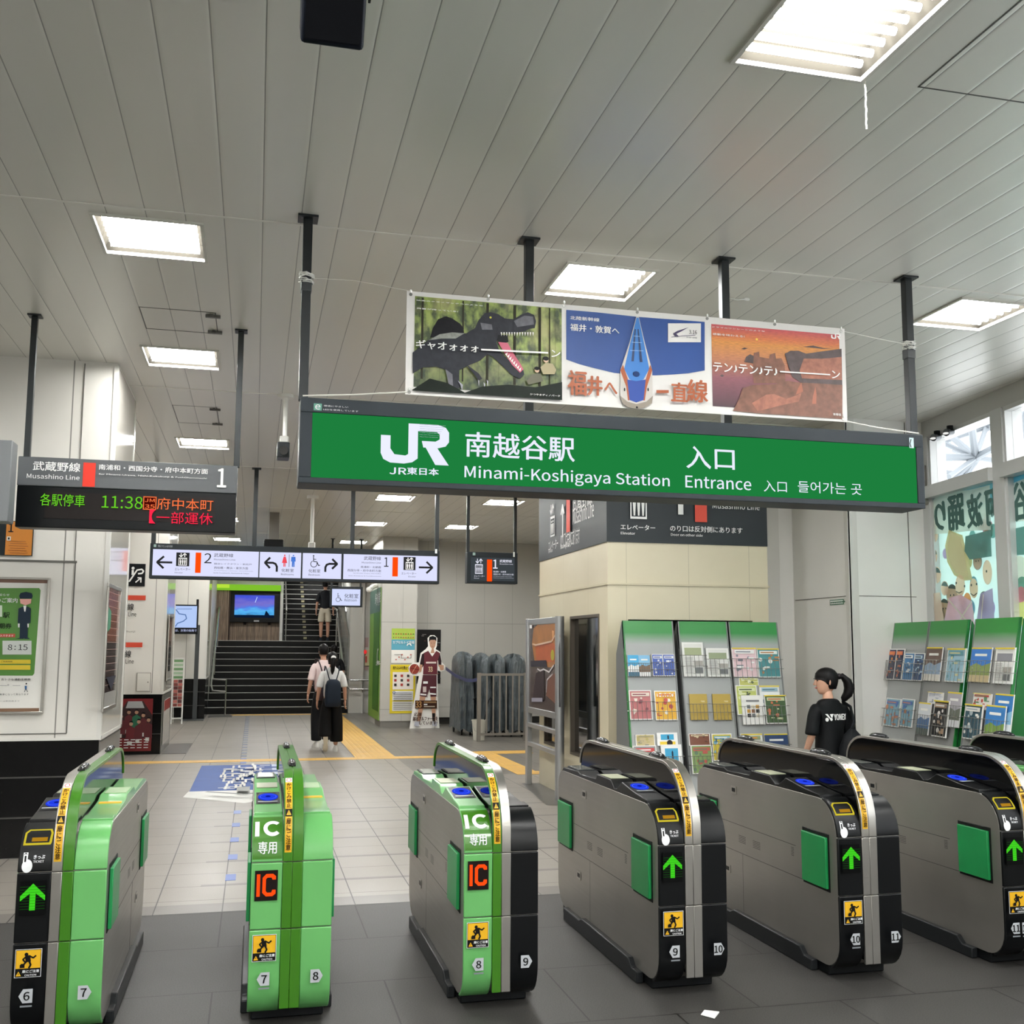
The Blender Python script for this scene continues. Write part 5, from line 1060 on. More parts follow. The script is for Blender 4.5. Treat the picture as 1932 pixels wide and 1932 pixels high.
# green restroom entrance on the side wall
mb = MB(); mb.box(2.484, 2.5, 21.46, 23.4, .12, 2.83, M('#6f9a3c', .4)); gw = tag(mb.build('green_wall_panel', smooth=0), 'lime green panel beside the restroom doorway in the passage', 'panel')
A = artXl(2.482, .0015); A.rect(-23.4, 2.33, -21.46, 2.83, M('#4d6a5c', .4), True); A.poly([(-22.6, .3), (-21.5, .3), (-21.5, 2.33), (-22.6, 2.33)], M('#3c6f22', .4), True) ; A.text('多', 715-5, 1246, 719, 1256, WS, .01); A.ring(-21.62, 1.42, .12, .16, WS, a0=1.2, a1=5.0, raw=True); A.text('多機能', 709, 1120, 719, 1136, WS)
A.text('トイレ', 711, 1138, 717, 1142, WS); r = thing('green_entrance_sign', 'dark green header and doorway print with white lettering on the lime wall', 'sign', (2.48, 22.4, 0)); A.build('print', r)
mb = MB(); mb.tube([(2.46, 22.1, 2.9), (2.36, 21.9, 2.86), (2.3, 21.75, 2.80)], .05, WHT, 8); mb.ball((2.27, 21.7, 2.79), .06, WHT, 10, 6); tag(mb.build('security_camera'), 'white security camera above the green restroom entrance', 'camera')
# ------------------------------------------------------------------ floor markings
n = NT('tactile_yellow'); l = n.op('MAXIMUM', n.soft(n.x, .075, 0, .035), 0.0); n2 = n.soft(n.y, .3, 0, .02); c = n.mix(n.rng(n.noise(4, 3), .35, .65, 0, .5), '#d9a94a', '#c39a52'); c = n.mix(n.op('MULTIPLY', l, .25), c, '#f0cc78'); c = n.mix(n.op('MULTIPLY', n2, .4), c, '#a88442'); TACX = n.done(c, .45, bump=l, dist=.004)
n = NT('tactile_yellow_y'); l = n.soft(n.y, .075, 0, .035); n2 = n.soft(n.x, .3, 0, .02); c = n.mix(n.rng(n.noise(4, 3), .35, .65, 0, .5), '#d9a94a', '#c39a52'); c = n.mix(n.op('MULTIPLY', l, .25), c, '#f0cc78'); c = n.mix(n.op('MULTIPLY', n2, .4), c, '#a88442'); TACY = n.done(c, .45, bump=l, dist=.004)
for (x0, x1, y0, y1, m, lab) in ((-2.4, 3.30, 15.30, 15.58, TACY, 'yellow tactile strip running across the hall behind the gates'), (1.48, 2.06, 15.58, 25.5, TACX, 'yellow tactile strip leading to the stairs, beside the walking couple'),
    (3.30, 3.62, 13.42, 16.1, TACX, 'yellow tactile strip leading towards the elevator'), (3.30, 5.4, 13.1, 13.42, TACY, 'short yellow tactile strip at the elevator side'), (-.5, 2.2, 25.5, 25.8, TACY, 'yellow tactile strip at the foot of the stairs'), (3.62, 4.2, 15.7, 16.1, TACY, 'short yellow tactile strip near the metal barrier')):
    mb = MB(); mb.box(x0, x1, y0, y1, 0, .004, m); tag(mb.build('tactile_strip', smooth=0), lab, 'tactile paving', 'yellow tactile paving')
# blue floor poster
A = Art((0, 0, .001), (1, 0, 0), (0, 1, 0), .0004); BLF = M('#27509a', .6, noise=.15, scale=4); WF = M('#d5d5cf', .4, noise=.1, scale=5)
A.poly([(-.65, 12.3), (.62, 12.3), (.60, 14.9), (-.64, 14.9)], BLF, True); A.poly([(-.69, 11.85), (-.05, 11.3), (.62, 11.85), (.62, 12.3), (-.66, 12.3)], WF, True)
rg = random.Random(5)
for col in range(3):
    for row in range(5):
        cx = -.28+col*.17+.02*(row % 2); cyy = 12.55+row*.44
        for q in range(6): a = (cx+rg.uniform(-.07, .07), cyy+rg.uniform(-.16, .16)); bb = rg.random() > .5; A.line([a, (a[0]+(.12 if bb else 0), a[1]+(0 if bb else .26))], .028 if not bb else .045, WF, True)
for q in range(5): A.rect(.27, 12.6+q*.42, .36, 12.85+q*.42, M('#a9b6d2', .4), True)
A.rect(-.14, 11.95, 0.0, 12.3, M('#80837f', .4), True); A.line([(-.45, 11.95), (-.05, 11.68), (.45, 11.95)], .06, M('#4c524f', .4), True)
r = thing('floor_poster', 'large blue floor sticker with white lettering and a white arrow-shaped end', 'floor sticker', (0, 13, 0)); A.build('print', r)
for k, y in enumerate((7.75, 8.48, 9.22, 9.97, 10.72)):
    mb = MB(); mb.box(-.145, -.075, y-.11, y+.09, 0, .002, M('#5b74b4', .4)); tag(mb.build('floor_dash', smooth=0), ['nearest blue floor dash between the two green gates', 'second nearest blue floor dash of the guide line', 'middle blue floor dash of the guide line', 'fourth blue floor dash counted from the gates', 'blue floor dash just below the blue floor poster'][k], 'floor marking', 'blue dashes of the floor guide line')
for k in range(22):
    y = 15.2+k*.46; mb = MB(); mb.box(-.14, -.06, y-.12, y+.09, 0, .002, M('#6f788c' if k > 1 else '#5b74b4', .45)); tag(mb.build('floor_dash', smooth=0), 'small grey-blue dash of the guide line running from the floor poster to the stairs', 'floor marking', 'grey dashes of the floor guide line')
mb = MB(); mb.add([tuple(hit(x, y, (0, 0, .003), Vector((0, 0, 1)))) for x, y in ((985, 1478), (1052, 1477), (1060, 1519), (1031, 1519))]+[tuple(hit(x, y, (0, 0, .0), Vector((0, 0, 1)))) for x, y in ((985, 1478), (1052, 1477), (1060, 1519), (1031, 1519))], [(0,3,2,1),(4,5,6,7),(0,1,5,4),(1,2,6,5),(2,3,7,6),(3,0,4,7)], M('#5c5b59', .3, noise=.2, scale=3)); tag(mb.build('base_plate', smooth=0), 'dark floor plate under the silver poster stand', 'floor plate')
mb = MB(); mb.box(-1.30, -.95, 16.6, 18.3, 0, .006, M('#5f5c58', .3)); tag(mb.build('base_plate', smooth=0), 'dark floor plate beside the second pillar', 'floor plate')
mb = MB(); mb.box(-.98, -.45, 24.9, 25.6, 0, .006, M('#4f4e4c', .35)); tag(mb.build('base_plate', smooth=0), 'dark floor plate at the foot of the left stair rail', 'floor plate')
mb = MB(); P4 = [hit(x, y, (0, 0, .003), Vector((0, 0, 1))) for x, y in ((1329, 1906), (1357, 1911), (1348, 1922), (1322, 1915))]; mb.add([tuple(p) for p in P4]+[(p.x, p.y, p.z+.002+.004*(i == 1)) for i, p in enumerate(P4)], [(0,1,2,3),(7,6,5,4),(0,4,5,1),(1,5,6,2),(2,6,7,3),(3,7,4,0)], M('#f4f4f2', .6)); tag(mb.build('paper_scrap', smooth=0), 'small white scrap of paper on the dark floor in front of the gates', 'paper')

# ------------------------------------------------------------------ posters and things at the grey back wall
Y = 21.288; A = artY(Y, .001); a = at(738, 1251, Y); b = at(783, 1186, Y); x0, z0, x1, z1 = a[0], a[1], b[0], b[1]; h_ = z1-z0; w_ = x1-x0
A.rect(x0, z1-h_*.32, x1, z1, M('#a6bf4a', .4), True); A.rect(x0, z1-h_*.62, x1, z1-h_*.32, M('#5aa5bb', .4), True)
for q in range(9): A.disc(x0+.04+q*.05, z1-h_*.16, .014, M('#b8402c' if q % 2 else '#4c7a2a', .4), raw=True, n=8); A.disc(x0+.04+q*.05, z1-h_*.26, .012, M('#b8402c' if q % 3 else '#4c7a2a', .4), raw=True, n=8)
A.text('カプセルトイ売場', 741, 1209, 781, 1215, WS, .01); A.ring(x0+w_*.75, z1-h_*.50, .03, .05, WS, a0=0, a1=3.14, raw=True); A.line([(x0+.06, z0+.17), (x0+.2, z0+.17), (x0+.2, z0+.1), (x0+.4, z0+.1), (x0+.4, z0+.18)], .008, KTX, True)
for q in range(6): A.rect(x0+.08+q*.06, z0+.06+.05*(q % 3), x0+.11+q*.06, z0+.08+.05*(q % 3), M('#b8402c', .4), True)
poster('wall_poster', 'green, blue and white shop poster on the grey wall column', 'poster', A, x0, z0, x1, z1, None, th=.006, group='posters on the grey back wall')
A = artY(Y, .001); a = at(735, 1346, Y); b = at(784, 1254, Y); x0, z0, x1, z1 = a[0], a[1], b[0], b[1]; h_ = z1-z0
A.text('持ち込みを禁止する物', x0+.05, z1-.10, x1-.04, z1-.03, KTX, .02, raw=True); A.rect(x0+.05, z1-.50, x1-.04, z1-.15, M('#e6dfd8', .5), True); A.rect(x0+.05, z0+.26, x1-.04, z1-.53, M('#dfe2e6', .5), True); A.rect(x0+.05, z0+.05, x1-.04, z0+.24, M('#e6e6e2', .5), True)
for q in range(3):
    for c in range(3): A.rect(x0+.08+c*.13, z1-.25-q*.09, x0+.13+c*.13, z1-.20-q*.09, M('#a8342c' if (q+c) % 2 else '#3c3836', .5), True)
for q in range(10): A.rect(x0+.07, z0+.08+q*.036, x1-.07, z0+.09+q*.036, M('#55524e', .5), True)
A.ring(x0+.08, z1-.56, .018, .028, M('#1f4a8c', .4), raw=True)
poster('wall_poster', 'yellow-bordered rules poster on the grey wall column', 'poster', A, x0, z0, x1, z1, None, th=.006, paper='#dcc61e', group='posters on the grey back wall')
Y = 21.985; A = artY(Y, .001); a = at(786, 1290, Y); b = at(832, 1188, Y); x0, z0, x1, z1 = a[0], a[1], b[0], b[1]
rg = random.Random(9)
for q in range(26): xx, zz = rg.uniform(x0+.03, x1-.05), rg.uniform(z0+.1, z1-.06); A.rect(xx, zz, xx+rg.uniform(.02, .09), zz+.012, M(rg.choice(['#5c2a20', '#3a3634', '#7a4430', '#8d8a86']), .5), True)
poster('wall_poster', 'black sports poster behind the basketball player cut-out', 'poster', A, x0, z0, x1, z1, None, th=.006, paper='#1c1a1a', group='posters on the grey back wall')
# basketball cut-out
Y = 20.9; r = thing('cardboard_cutout', 'life-size cardboard cut-out of a basketball player in a dark red number 33 kit', 'cut-out', (at(802, 1370, Y)[0], Y, 0))
PX = lambda a, b: (660+a/4.6, 1080+b/4.6); Z = lambda L: [PX(*p) for p in L]
OUT = [(518, 1350), (545, 1180), (600, 900), (560, 895), (515, 890), (510, 820), (545, 785), (600, 780), (615, 700), (660, 665), (680, 640), (675, 570), (700, 545), (735, 545), (760, 570), (755, 640), (745, 665), (785, 690), (800, 780), (828, 810), (820, 850), (790, 862), (762, 850), (760, 900), (765, 1100), (778, 1352)]
mb = MB(); o2 = [at(*PX(*p), Y) for p in OUT]; o2 = [(x, max(z, 0.0)) for x, z in o2]; o2[0] = (o2[0][0], 0); o2[-1] = (o2[-1][0], 0)
mb.prism(o2, 'y', Y, Y+.012, M('#eeece6', .5)); mb.build('board', r, smooth=0); mb = MB(); mb.add([(3.25, Y+.012, .9), (3.31, Y+.012, .9), (3.31, Y+.4, 0), (3.25, Y+.4, 0), (3.31, Y+.012, .2), (3.25, Y+.012, .2)], [(0,1,2,3), (1,4,2), (0,3,5)], M('#b9a585', .6)); mb.build('strut', r, smooth=0)
A = artY(Y-.001, .0012); SK = M('#b98d72', .5); MB_ = M('#5f1826', .5); DK = M('#2a1a1e', .5)
A.poly(Z([(690, 600), (700, 565), (740, 565), (748, 600), (742, 640), (728, 662), (735, 700), (700, 700), (712, 662), (695, 640)]), SK); A.poly(Z([(685, 605), (690, 560), (720, 550), (750, 562), (752, 600), (740, 585), (700, 585)]), KTX)
for a in (704, 727): A.rect(*PX(a, 612), *PX(a+9, 615), KTX)
A.rect(*PX(708, 645), *PX(726, 648), M('#8c4c42', .5))
A.poly(Z([(640, 700), (680, 680), (715, 730), (750, 680), (782, 700), (780, 760), (760, 765), (758, 885), (635, 885), (640, 780), (608, 790)]), MB_); A.poly(Z([(608, 790), (625, 710), (645, 700), (645, 800), (618, 840)]), DK); A.poly(Z([(782, 700), (795, 770), (792, 820), (770, 815), (765, 760)]), DK)
A.poly(Z([(605, 800), (630, 800), (620, 860), (600, 870)]), SK); A.poly(Z([(770, 800), (815, 805), (815, 845), (785, 850)]), SK); A.disc(*PX(560, 838), .10, M('#8c2f1e', .45)); A.line(Z([(540, 870), (580, 805)]), .01, M('#d9a88a', .5)); A.line(Z([(525, 830), (595, 845)]), .008, DK)
A.text('33', *PX(680, 818), *PX(715, 862), M('#e6cfa8', .5), .03); A.rect(*PX(660, 775), *PX(748, 790), M('#d9c7c0', .5))
A.poly(Z([(632, 890), (752, 890), (750, 1075), (700, 1080), (690, 1010), (665, 1080), (605, 1070)]), M('#4a1420', .5)); A.poly(Z([(612, 1050), (664, 1055), (662, 1068), (610, 1063)]), WS); A.poly(Z([(692, 1045), (746, 1050), (746, 1062), (692, 1058)]), WS); A.rect(*PX(635, 945), *PX(675, 965), WS); A.rect(*PX(695, 992), *PX(745, 1003), WS); A.rect(*PX(632, 990), *PX(662, 1040), M('#cdbdb8', .5))
A.poly(Z([(607, 1072), (655, 1080), (610, 1290), (580, 1290)]), SK); A.poly(Z([(700, 1080), (745, 1078), (740, 1290), (715, 1290)]), SK); A.poly(Z([(712, 1220), (738, 1220), (738, 1290), (716, 1290)]), KTX)
A.rect(*PX(565, 1110), *PX(755, 1180), M('#3b2217', .5)); A.text('33', *PX(572, 1118), *PX(618, 1172), M('#b98a50', .5), .03); A.rect(*PX(640, 1118), *PX(748, 1132), M('#8a6a44', .5)); A.rect(*PX(640, 1140), *PX(670, 1150), WS); A.rect(*PX(640, 1158), *PX(735, 1168), M('#a89a88', .5))
A.poly(Z([(555, 1330), (560, 1295), (600, 1290), (598, 1335)]), M('#b8b9c4', .5)); A.poly(Z([(712, 1330), (715, 1290), (750, 1295), (752, 1335)]), M('#b8b9c4', .5))
A.text('越谷アルファーズを', *PX(545, 1250), *PX(760, 1285), M('#4a2f22', .5), .03); A.text('応援', *PX(555, 1215), *PX(620, 1245), M('#4a2f22', .5), .03); A.text('しています!', *PX(600, 1290), *PX(755, 1318), M('#4a2f22', .5), .03)
A.build('print', r)
# covered trolleys behind the barrier
n = NT('grey_tarpaulin'); TARP = n.done(n.mix(n.rng(n.noise(7, 4), .35, .65, 0, 1), '#3f464a', '#565f63'), .38, bump=n.noise(9, 4, stretch=(2, 2, .6)), dist=.05)
def tarp(x0, x1, y0, y1, zt, lab):
    rg = random.Random(int(x0*10)); rings = []; n_ = 28; cx, cyy = (x0+x1)/2, (y0+y1)/2
    for (f, z) in ((1.04, .10), (1.02, .35), (1.0, .7), (.97, 1.0), (.96, zt-.12), (.86, zt-.03), (.50, zt+.03), (.05, zt+.05)):
        ring = []
        for k in range(n_):
            a = 2*math.pi*k/n_; sx = math.copysign(abs(math.cos(a))**.55, math.cos(a)); sy = math.copysign(abs(math.sin(a))**.55, math.sin(a)); wv = 1+.10*math.sin(k*1.9+z*2.1+x0*7)*(1 if z < 1.1 else .4)+rg.uniform(-.012, .012)
            ring.append((cx+sx*(x1-x0)/2*f*wv, cyy+sy*(y1-y0)/2*f*wv, z+.035*math.sin(k*1.1+x0*5)))
        rings.append(ring)
    r = thing('covered_trolley', lab, 'covered trolley', (cx, cyy, 0), group='trolleys under grey covers'); mb = MB(); mb.loft(rings, TARP); mb.build('cover', r, smooth=60)
    for sx in (-1, 1):
        for sy in (-1, 1): mb = MB(); x, y = cx+sx*(x1-x0)*.3, cyy+sy*(y1-y0)*.3; mb.tube([(x-.012, y, .05), (x+.012, y, .05)], .05, BLK, 12); mb.tube([(x, y, .09), (x, y, .2)], .012, STEEL, 6); mb.build('castor', r)
tarp(3.70, 3.97, 18.9, 20.2, 1.45, 'leftmost grey-covered trolley behind the metal barrier'); tarp(3.99, 4.24, 18.7, 19.7, 1.43, 'second grey-covered trolley behind the metal barrier')
tarp(4.26, 4.49, 18.6, 19.5, 1.41, 'third grey-covered trolley behind the metal barrier'); tarp(4.51, 4.85, 18.5, 19.4, 1.42, 'rightmost grey-covered trolley behind the metal barrier')
Y = 17.8; r = thing('metal_barrier', 'waist-high steel barrier with vertical bars in front of the covered trolleys', 'barrier', (4.2, Y, 0)); FB = M('#8b8680', .4, .6)
for x in (3.79, 4.62): mb = MB(); mb.box(x-.03, x+.03, Y-.03, Y+.03, 0, 1.17, FB); mb.build('post', r)
for z in (1.14, .12): mb = MB(); mb.box(3.79, 4.62, Y-.015, Y+.015, z-.02, z+.02, FB); mb.build('crossbar', r)
for q in range(6): x = 3.93+q*.115; mb = MB(); mb.box(x-.012, x+.012, Y-.01, Y+.01, .14, 1.12, FB); mb.build('bar', r)
r = thing('bucket', 'white bucket standing behind the post of the metal barrier', 'bucket', (3.86, 18.1, 0)); mb = MB(); mb.loft([[(3.86+rr*math.cos(a*math.pi/8), 18.1+rr*math.sin(a*math.pi/8), z) for a in range(16)] for rr, z in ((.10, 0), (.125, .33), (.135, .33), (.135, .35), (.118, .35), (.098, .03))], M('#c9c6ba', .5)); mb.build('pail', r); mb = MB(); mb.tube([(3.735, 18.1, .31), (3.76, 18.0, .17), (3.86, 17.96, .12), (3.96, 18.0, .17), (3.985, 18.1, .31)], .004, STEEL, 5); mb.build('handle', r)
for k, (x, l) in enumerate(((3.83, 'black hooked stick leaning left out of the white bucket'), (3.90, 'black hooked stick leaning right out of the white bucket'))):
    s = -1 if k == 0 else 1; mb = MB(); mb.tube([(x, 18.1, .04), (x+.05*s+.06, 18.1, .62), (x+.05*s+.08, 18.1, .68), (x+.05*s+.05*s+.06, 18.1, .73), (x+.14*s+.05, 18.1, .70)], .009, BLK, 6); tag(mb.build('umbrella'), l, 'umbrella')
mb = MB(); pts = [(3.60, 20.0, 1.2), (3.66, 19.3, 1.08), (3.72, 18.6, 1.02), (3.76, 18.1, 1.03), (3.79, 17.84, 1.06)]; mb.loft([[(p[0], p[1], p[2]-.03), (p[0]+.004, p[1], p[2]-.03), (p[0]+.004, p[1], p[2]+.03), (p[0], p[1], p[2]+.03)] for p in pts], M('#27305c', .5)); tag(mb.build('barrier_belt', smooth=0), 'dark blue belt hanging between the cut-out and the metal barrier', 'belt')

# tall poster stand beside the elevator
X = 3.20; r = thing('display_stand', 'tall silver frame stand with an orange and grey picture poster beside the elevator', 'poster stand', (X, 11.6, 0))
mb = MB(); mb.box(X-.03, X+.03, 12.12, 12.22, 0, 1.95, ALU); mb.build('post', r, bevel=.008); mb = MB(); mb.tube([(X, 10.87, 0), (X, 10.87, 1.945)], .05, ALU, 16); mb.build('post', r)
for z, t in ((1.905, .035), (.875, .035), (.70, .025), (.48, .025)): mb = MB(); mb.box(X-.025, X+.025, 10.9, 12.14, z-t, z+t, ALU); mb.build('crossbar', r, bevel=.004)
A = artXl(X-.012, .001); PX = lambda a, b: (970+a/4.714, 1130+b/4.714); Z = lambda L: [PX(*p) for p in L]
mb = MB(); mb.box(X-.012, X+.004, 10.92, 12.12, .91, 1.87, M('#6d5f5c', .2, coat=.6)); mb.build('backing', r, smooth=0)
A.rect(-12.12, .91, -10.92, 1.87, M('#5b4e4c', .25, noise=.3, scale=6, coat=.6), True)
A.poly(Z([(175, 260), (240, 205), (380, 205), (410, 330), (380, 560), (330, 610), (190, 600), (160, 400)]), M('#b9742e', .3, noise=.35, scale=5, coat=.6)); A.poly(Z([(190, 420), (330, 375), (375, 420), (360, 560), (200, 560)]), M('#c65a22', .3, noise=.25, scale=5, coat=.6)); A.poly(Z([(340, 280), (358, 285), (352, 380), (345, 380)]), M('#e0a46a', .3)); A.disc(*PX(345, 500), .07, M('#b9b03a', .3), .06)
A.poly(Z([(150, 550), (290, 545), (300, 610), (150, 600)]), M('#33303a', .3)); A.poly(Z([(170, 880), (200, 660), (270, 620), (275, 900)]), M('#3c3236', .3)); A.poly(Z([(290, 860), (310, 690), (370, 660), (380, 940)]), M('#7a5245', .3)); A.poly(Z([(390, 560), (415, 350), (420, 960), (395, 960)]), M('#2f2c30', .3))
A.line(Z([(170, 400), (200, 410), (340, 378), (385, 300), (400, 420)]), .02, M('#d9b9a0', .3)); A.line(Z([(215, 620), (240, 640), (270, 625), (320, 650), (360, 590)]), .018, M('#d6cfd0', .3)); A.line(Z([(295, 830), (300, 720), (350, 670)]), .018, M('#c9bfc0', .3))
A.rect(*PX(146, 222), *PX(168, 262), WS); A.rect(*PX(165, 880), *PX(262, 915), M('#9c98a8', .3)); A.build('poster_sheet', r)
# elevator windows and sign band
GLD = M('#101516', .05, coat=1.0); BRZ = M('#5d554b', .4, .4)
for (y0, y1, z0, z1, lab) in ((9.94, 10.93, .47, 1.945, 'tall dark elevator window with a bronze frame'), (11.2, 11.98, .49, 1.0, 'low dark elevator window seen through the poster stand')):
    r = thing('elevator_window', lab, 'window', (EX0+.05, (y0+y1)/2, z0)); mb = MB()
    for q in ((y0, y0+.03, z0, z1), (y1-.03, y1, z0, z1), (y0+.03, y1-.03, z0, z0+.03), (y0+.03, y1-.03, z1-.03, z1)): mb.box(EX0-.006, EX0+.08, *q, BRZ)
    mb.build('frame', r); mb = MB(); mb.box(EX0+.04, EX0+.05, y0+.03, y1-.03, z0+.03, z1-.03, GLD); mb.build('pane', r, smooth=0)
r = thing('elevator_sign_band', 'dark grey elevator sign band wrapped round two faces of the beige shaft', 'sign', (EX0, EY0, 2.65)); mb = MB(); DG = M('#34393c', .35)
mb.box(EX0-.012, EX1, EY0-.012, EY0, 2.645, 3.62, DG); mb.box(EX0-.012, EX0, EY0, EY1, 2.645, 3.62, DG); mb.build('panel', r, smooth=0)
A = artY(EY0-.013, .0008); V = EY0-.013
A.text('エレベーター', 1171, 989, 1236, 1001, WS, .02); A.text('Elevator', 1171, 1003, 1198, 1009, WS, .01); A.text('のり口は反対側にあります', 1264, 991, 1400, 1007, WS, .015); A.text('Door on other side', 1265, 1006, 1325, 1013, WS, .01); A.text('Musashino Line', 1343, 948, 1432, 963, WS, .01); A.text('武蔵野線', 1343, 915, 1420, 940, WS, .02)
A.rect(*at(1310, 985, V), *at(1331, 890, V), M('#d9472f', .45), True); A.rect(*at(1278, 971, V), *at(1287, 905, V), WS, True); a = at(1179, 981, V); b = at(1227, 900, V)
elev_icon(A, a[0], a[1]-.01, b[0], b[1], WS, None); A.build('lettering', r)
A = artXl(EX0-.013, .0008); V = EX0-.013
A.text('エレベーター', 1035, 1021, 1053, 1034, WS); A.text('Elevator', 1035, 1037, 1043, 1041, WS); A.text('のり口は右側にあります', 1058, 1006, 1094, 1026, WS); A.text('Door on right side', 1058, 1026, 1075, 1034, WS); A.text('Musashino Line', 1081, 958, 1121, 975, WS); A.text('武蔵野線', 1081, 928, 1118, 953, WS)
a = (-atx(1037, 1018, V)[0], atx(1037, 1018, V)[1]); b = (-atx(1050, 945, V)[0], atx(1050, 945, V)[1]); elev_icon(A, a[0], a[1], b[0], b[1], WS, None)
A.rect(-atx(1071, 980, V)[0], 2.87, -atx(1078, 980, V)[0], 3.3, M('#d9472f', .45), True); ya = -atx(1064, 970, V)[0]; A.line([(ya, 2.84), (ya, 3.2)], .035, WS, True); A.line([(ya-.06, 3.1), (ya, 3.2), (ya+.06, 3.1)], .035, WS, True); A.build('lettering', r)
# small plates and fittings on the right
A = artXl(5.575, .001); p = atx(1566, 1142, 5.575); q = atx(1592, 1130, 5.575); A.rect(-p[0], p[1], -q[0], q[1], M('#2f6b4c', .4), True); A.rect(-p[0]+.01, p[1]+.008, -q[0]-.01, (p[1]+q[1])/2-.003, M('#dfe8e2', .4), True); A.rect(-p[0]+.01, (p[1]+q[1])/2+.003, -q[0]-.01, q[1]-.008, M('#dfe8e2', .4), True)
for k in range(8): A.rect(-p[0]+.03+k*.035, p[1]+.018, -p[0]+.05+k*.035, p[1]+.03, M('#2f6b4c', .4), True)
r = thing('wall_label', 'small green-framed label on the white wall above the girl', 'label', (5.57, 9.5, 2.0)); A.build('print', r)
for k, (s, lab) in enumerate(((-.38, 'small spotlight under the window header, nearer the corner'), (-.62, 'small spotlight under the window header, nearer the frame'))):
    c = wp(s, 3.655, .06); r = thing('spotlight', lab, 'spotlight', tuple(c)); mb = MB(); mb.tube([(c.x, c.y, c.z+.05), (c.x, c.y, c.z)], .03, BLK, 10); mb.tube([(c.x+.03, c.y+.02, c.z), (c.x-.05, c.y-.01, c.z-.02)], .035, M('#55585a', .3, .6), 12); mb.build('housing', r); mb = MB(); mb.ball((c.x-.055, c.y-.012, c.z-.028), (.028, .028, .01), sign_mat('#f2f2ee', 1.0), 10, 6); mb.build('lens', r)
c = wp(-.06, 3.2, .06); r = thing('door_closer', 'slim metal bracket on the window mullion right of the green sign', 'bracket', tuple(c)); mb = MB(); mb.box(c.x-.03, c.x+.03, c.y-.04, c.y+.0, 3.05, 3.42, STEEL_D); mb.build('arm', r, bevel=.004); mb = MB(); mb.tube([(c.x-.03, c.y-.03, 3.06), (c.x+.03, c.y-.03, 3.06)], .04, STEEL, 12); mb.build('roller', r)
# ceiling fittings
r = thing('loudspeaker', 'dark box loudspeaker hung from the ceiling at the top of the photo', 'loudspeaker', (.17, 3.0, 3.4)); NV = M('#10151f', .35)
mb = MB(); mb.prism([(3.10, 3.455), (3.24, 3.58), (3.24, 3.80), (2.88, 3.78)][::-1], 'x', .078, .272, NV); mb.build('cabinet', r, bevel=.012)
mb = MB(); mb.prism([(3.088, 3.468), (2.888, 3.765), (2.882, 3.761), (3.082, 3.464)], 'x', .09, .26, M('#0a0d14', .6, noise=.4, scale=300)); mb.build('grille', r)
for x in (.066, .284): mb = MB(); mb.box(x-.004, x+.004, 3.03, 3.07, 3.6, H-.04, BLK); mb.tube([(x-.012, 3.05, 3.62), (x+.012, 3.05, 3.62)], .014, STEEL_D, 8); mb.build('bracket', r)
mb = MB(); mb.box(.05, .30, 3.0, 3.10, H-.045, H-.002, BLK); mb.build('ceiling_plate', r)
def cable(label, x, y, z0): mb = MB(); rg = random.Random(2); mb.tube([(x+rg.uniform(-.003, .003), y+rg.uniform(-.003, .003), H-(H-z0)*k/14) for k in range(15)], .0035, M('#d9d6cc', .6), 5); return tag(mb.build('pull_cord'), label, 'cord')
cable('thin white cord hanging from the corner of the nearest ceiling lamp', 2.31, 3.505, 3.665)
r = thing('security_camera', 'dark security camera on a white ceiling pole left of the green sign', 'camera', (.2, 9.47, 3.3)); mb = MB(); mb.tube([(.205, 9.47, H-.002), (.205, 9.47, 3.48)], .022, WHT, 10); mb.tube([(.205, 9.47, H), (.205, 9.47, H-.03)], .07, WHT, 12); mb.build('pole', r); mb = MB(); mb.box(.14, .25, 9.38, 9.58, 3.28, 3.42, M('#2c2f31', .4)); mb.box(.16, .24, 9.40, 9.55, 3.42, 3.48, M('#b9b9b4', .4)); mb.build('camera_body', r, bevel=.01); mb = MB(); mb.tube([(.195, 9.38, 3.34), (.195, 9.34, 3.335)], .04, BLKG, 14); mb.build('lens', r)
r = thing('ceiling_pole_fitting', 'white ceiling pole with a box at its end behind the direction sign', 'fitting', (.79, 15.83, 3.0)); mb = MB(); mb.tube([(.785, 15.83, H-.002), (.785, 15.83, 3.12)], .028, WHT, 10); mb.tube([(.785, 15.83, H), (.785, 15.83, H-.05)], .09, WHT, 12); mb.build('pole', r); mb = MB(); mb.box(.735, .835, 15.78, 15.88, 2.96, 3.16, WHT); mb.build('box', r, bevel=.01)
r = thing('ceiling_projector', 'black box hung below the ceiling above the direction sign', 'projector', (.25, 18, 3.3)); mb = MB(); mb.box(.1, .42, 17.9, 18.3, 3.24, 3.40, BLK); mb.build('body', r, bevel=.02); mb = MB(); mb.box(.18, .34, 18.0, 18.2, 3.40, H-.002, M('#77746f', .5)); mb.build('mount', r)
def hatch(label, x0, x1, y0, y1, handles=True):
    r = thing('ceiling_hatch', label, 'hatch', ((x0+x1)/2, (y0+y1)/2, H-.002), group='access hatches in the ceiling'); mb = MB(); K = M('#4e4d49', .5); t = .006
    for q in ((x0, x1, y0, y0+t), (x0, x1, y1-t, y1), (x0, x0+t, y0, y1), (x1-t, x1, y0, y1)): mb.box(*q, H-.002, H-.0003, K)
    mb.build('seam', r, smooth=0)
    if handles:
        for y in (y0+.06, y1-.06): mb = MB(); mb.box(x1-.07, x1+.03, y-.012, y+.012, H-.02, H-.002, M('#6d6b66', .4, .5)); mb.box(x1-.04, x1-.02, y-.03, y+.03, H-.015, H-.002, M('#55534f', .4)); mb.build('latch', r)
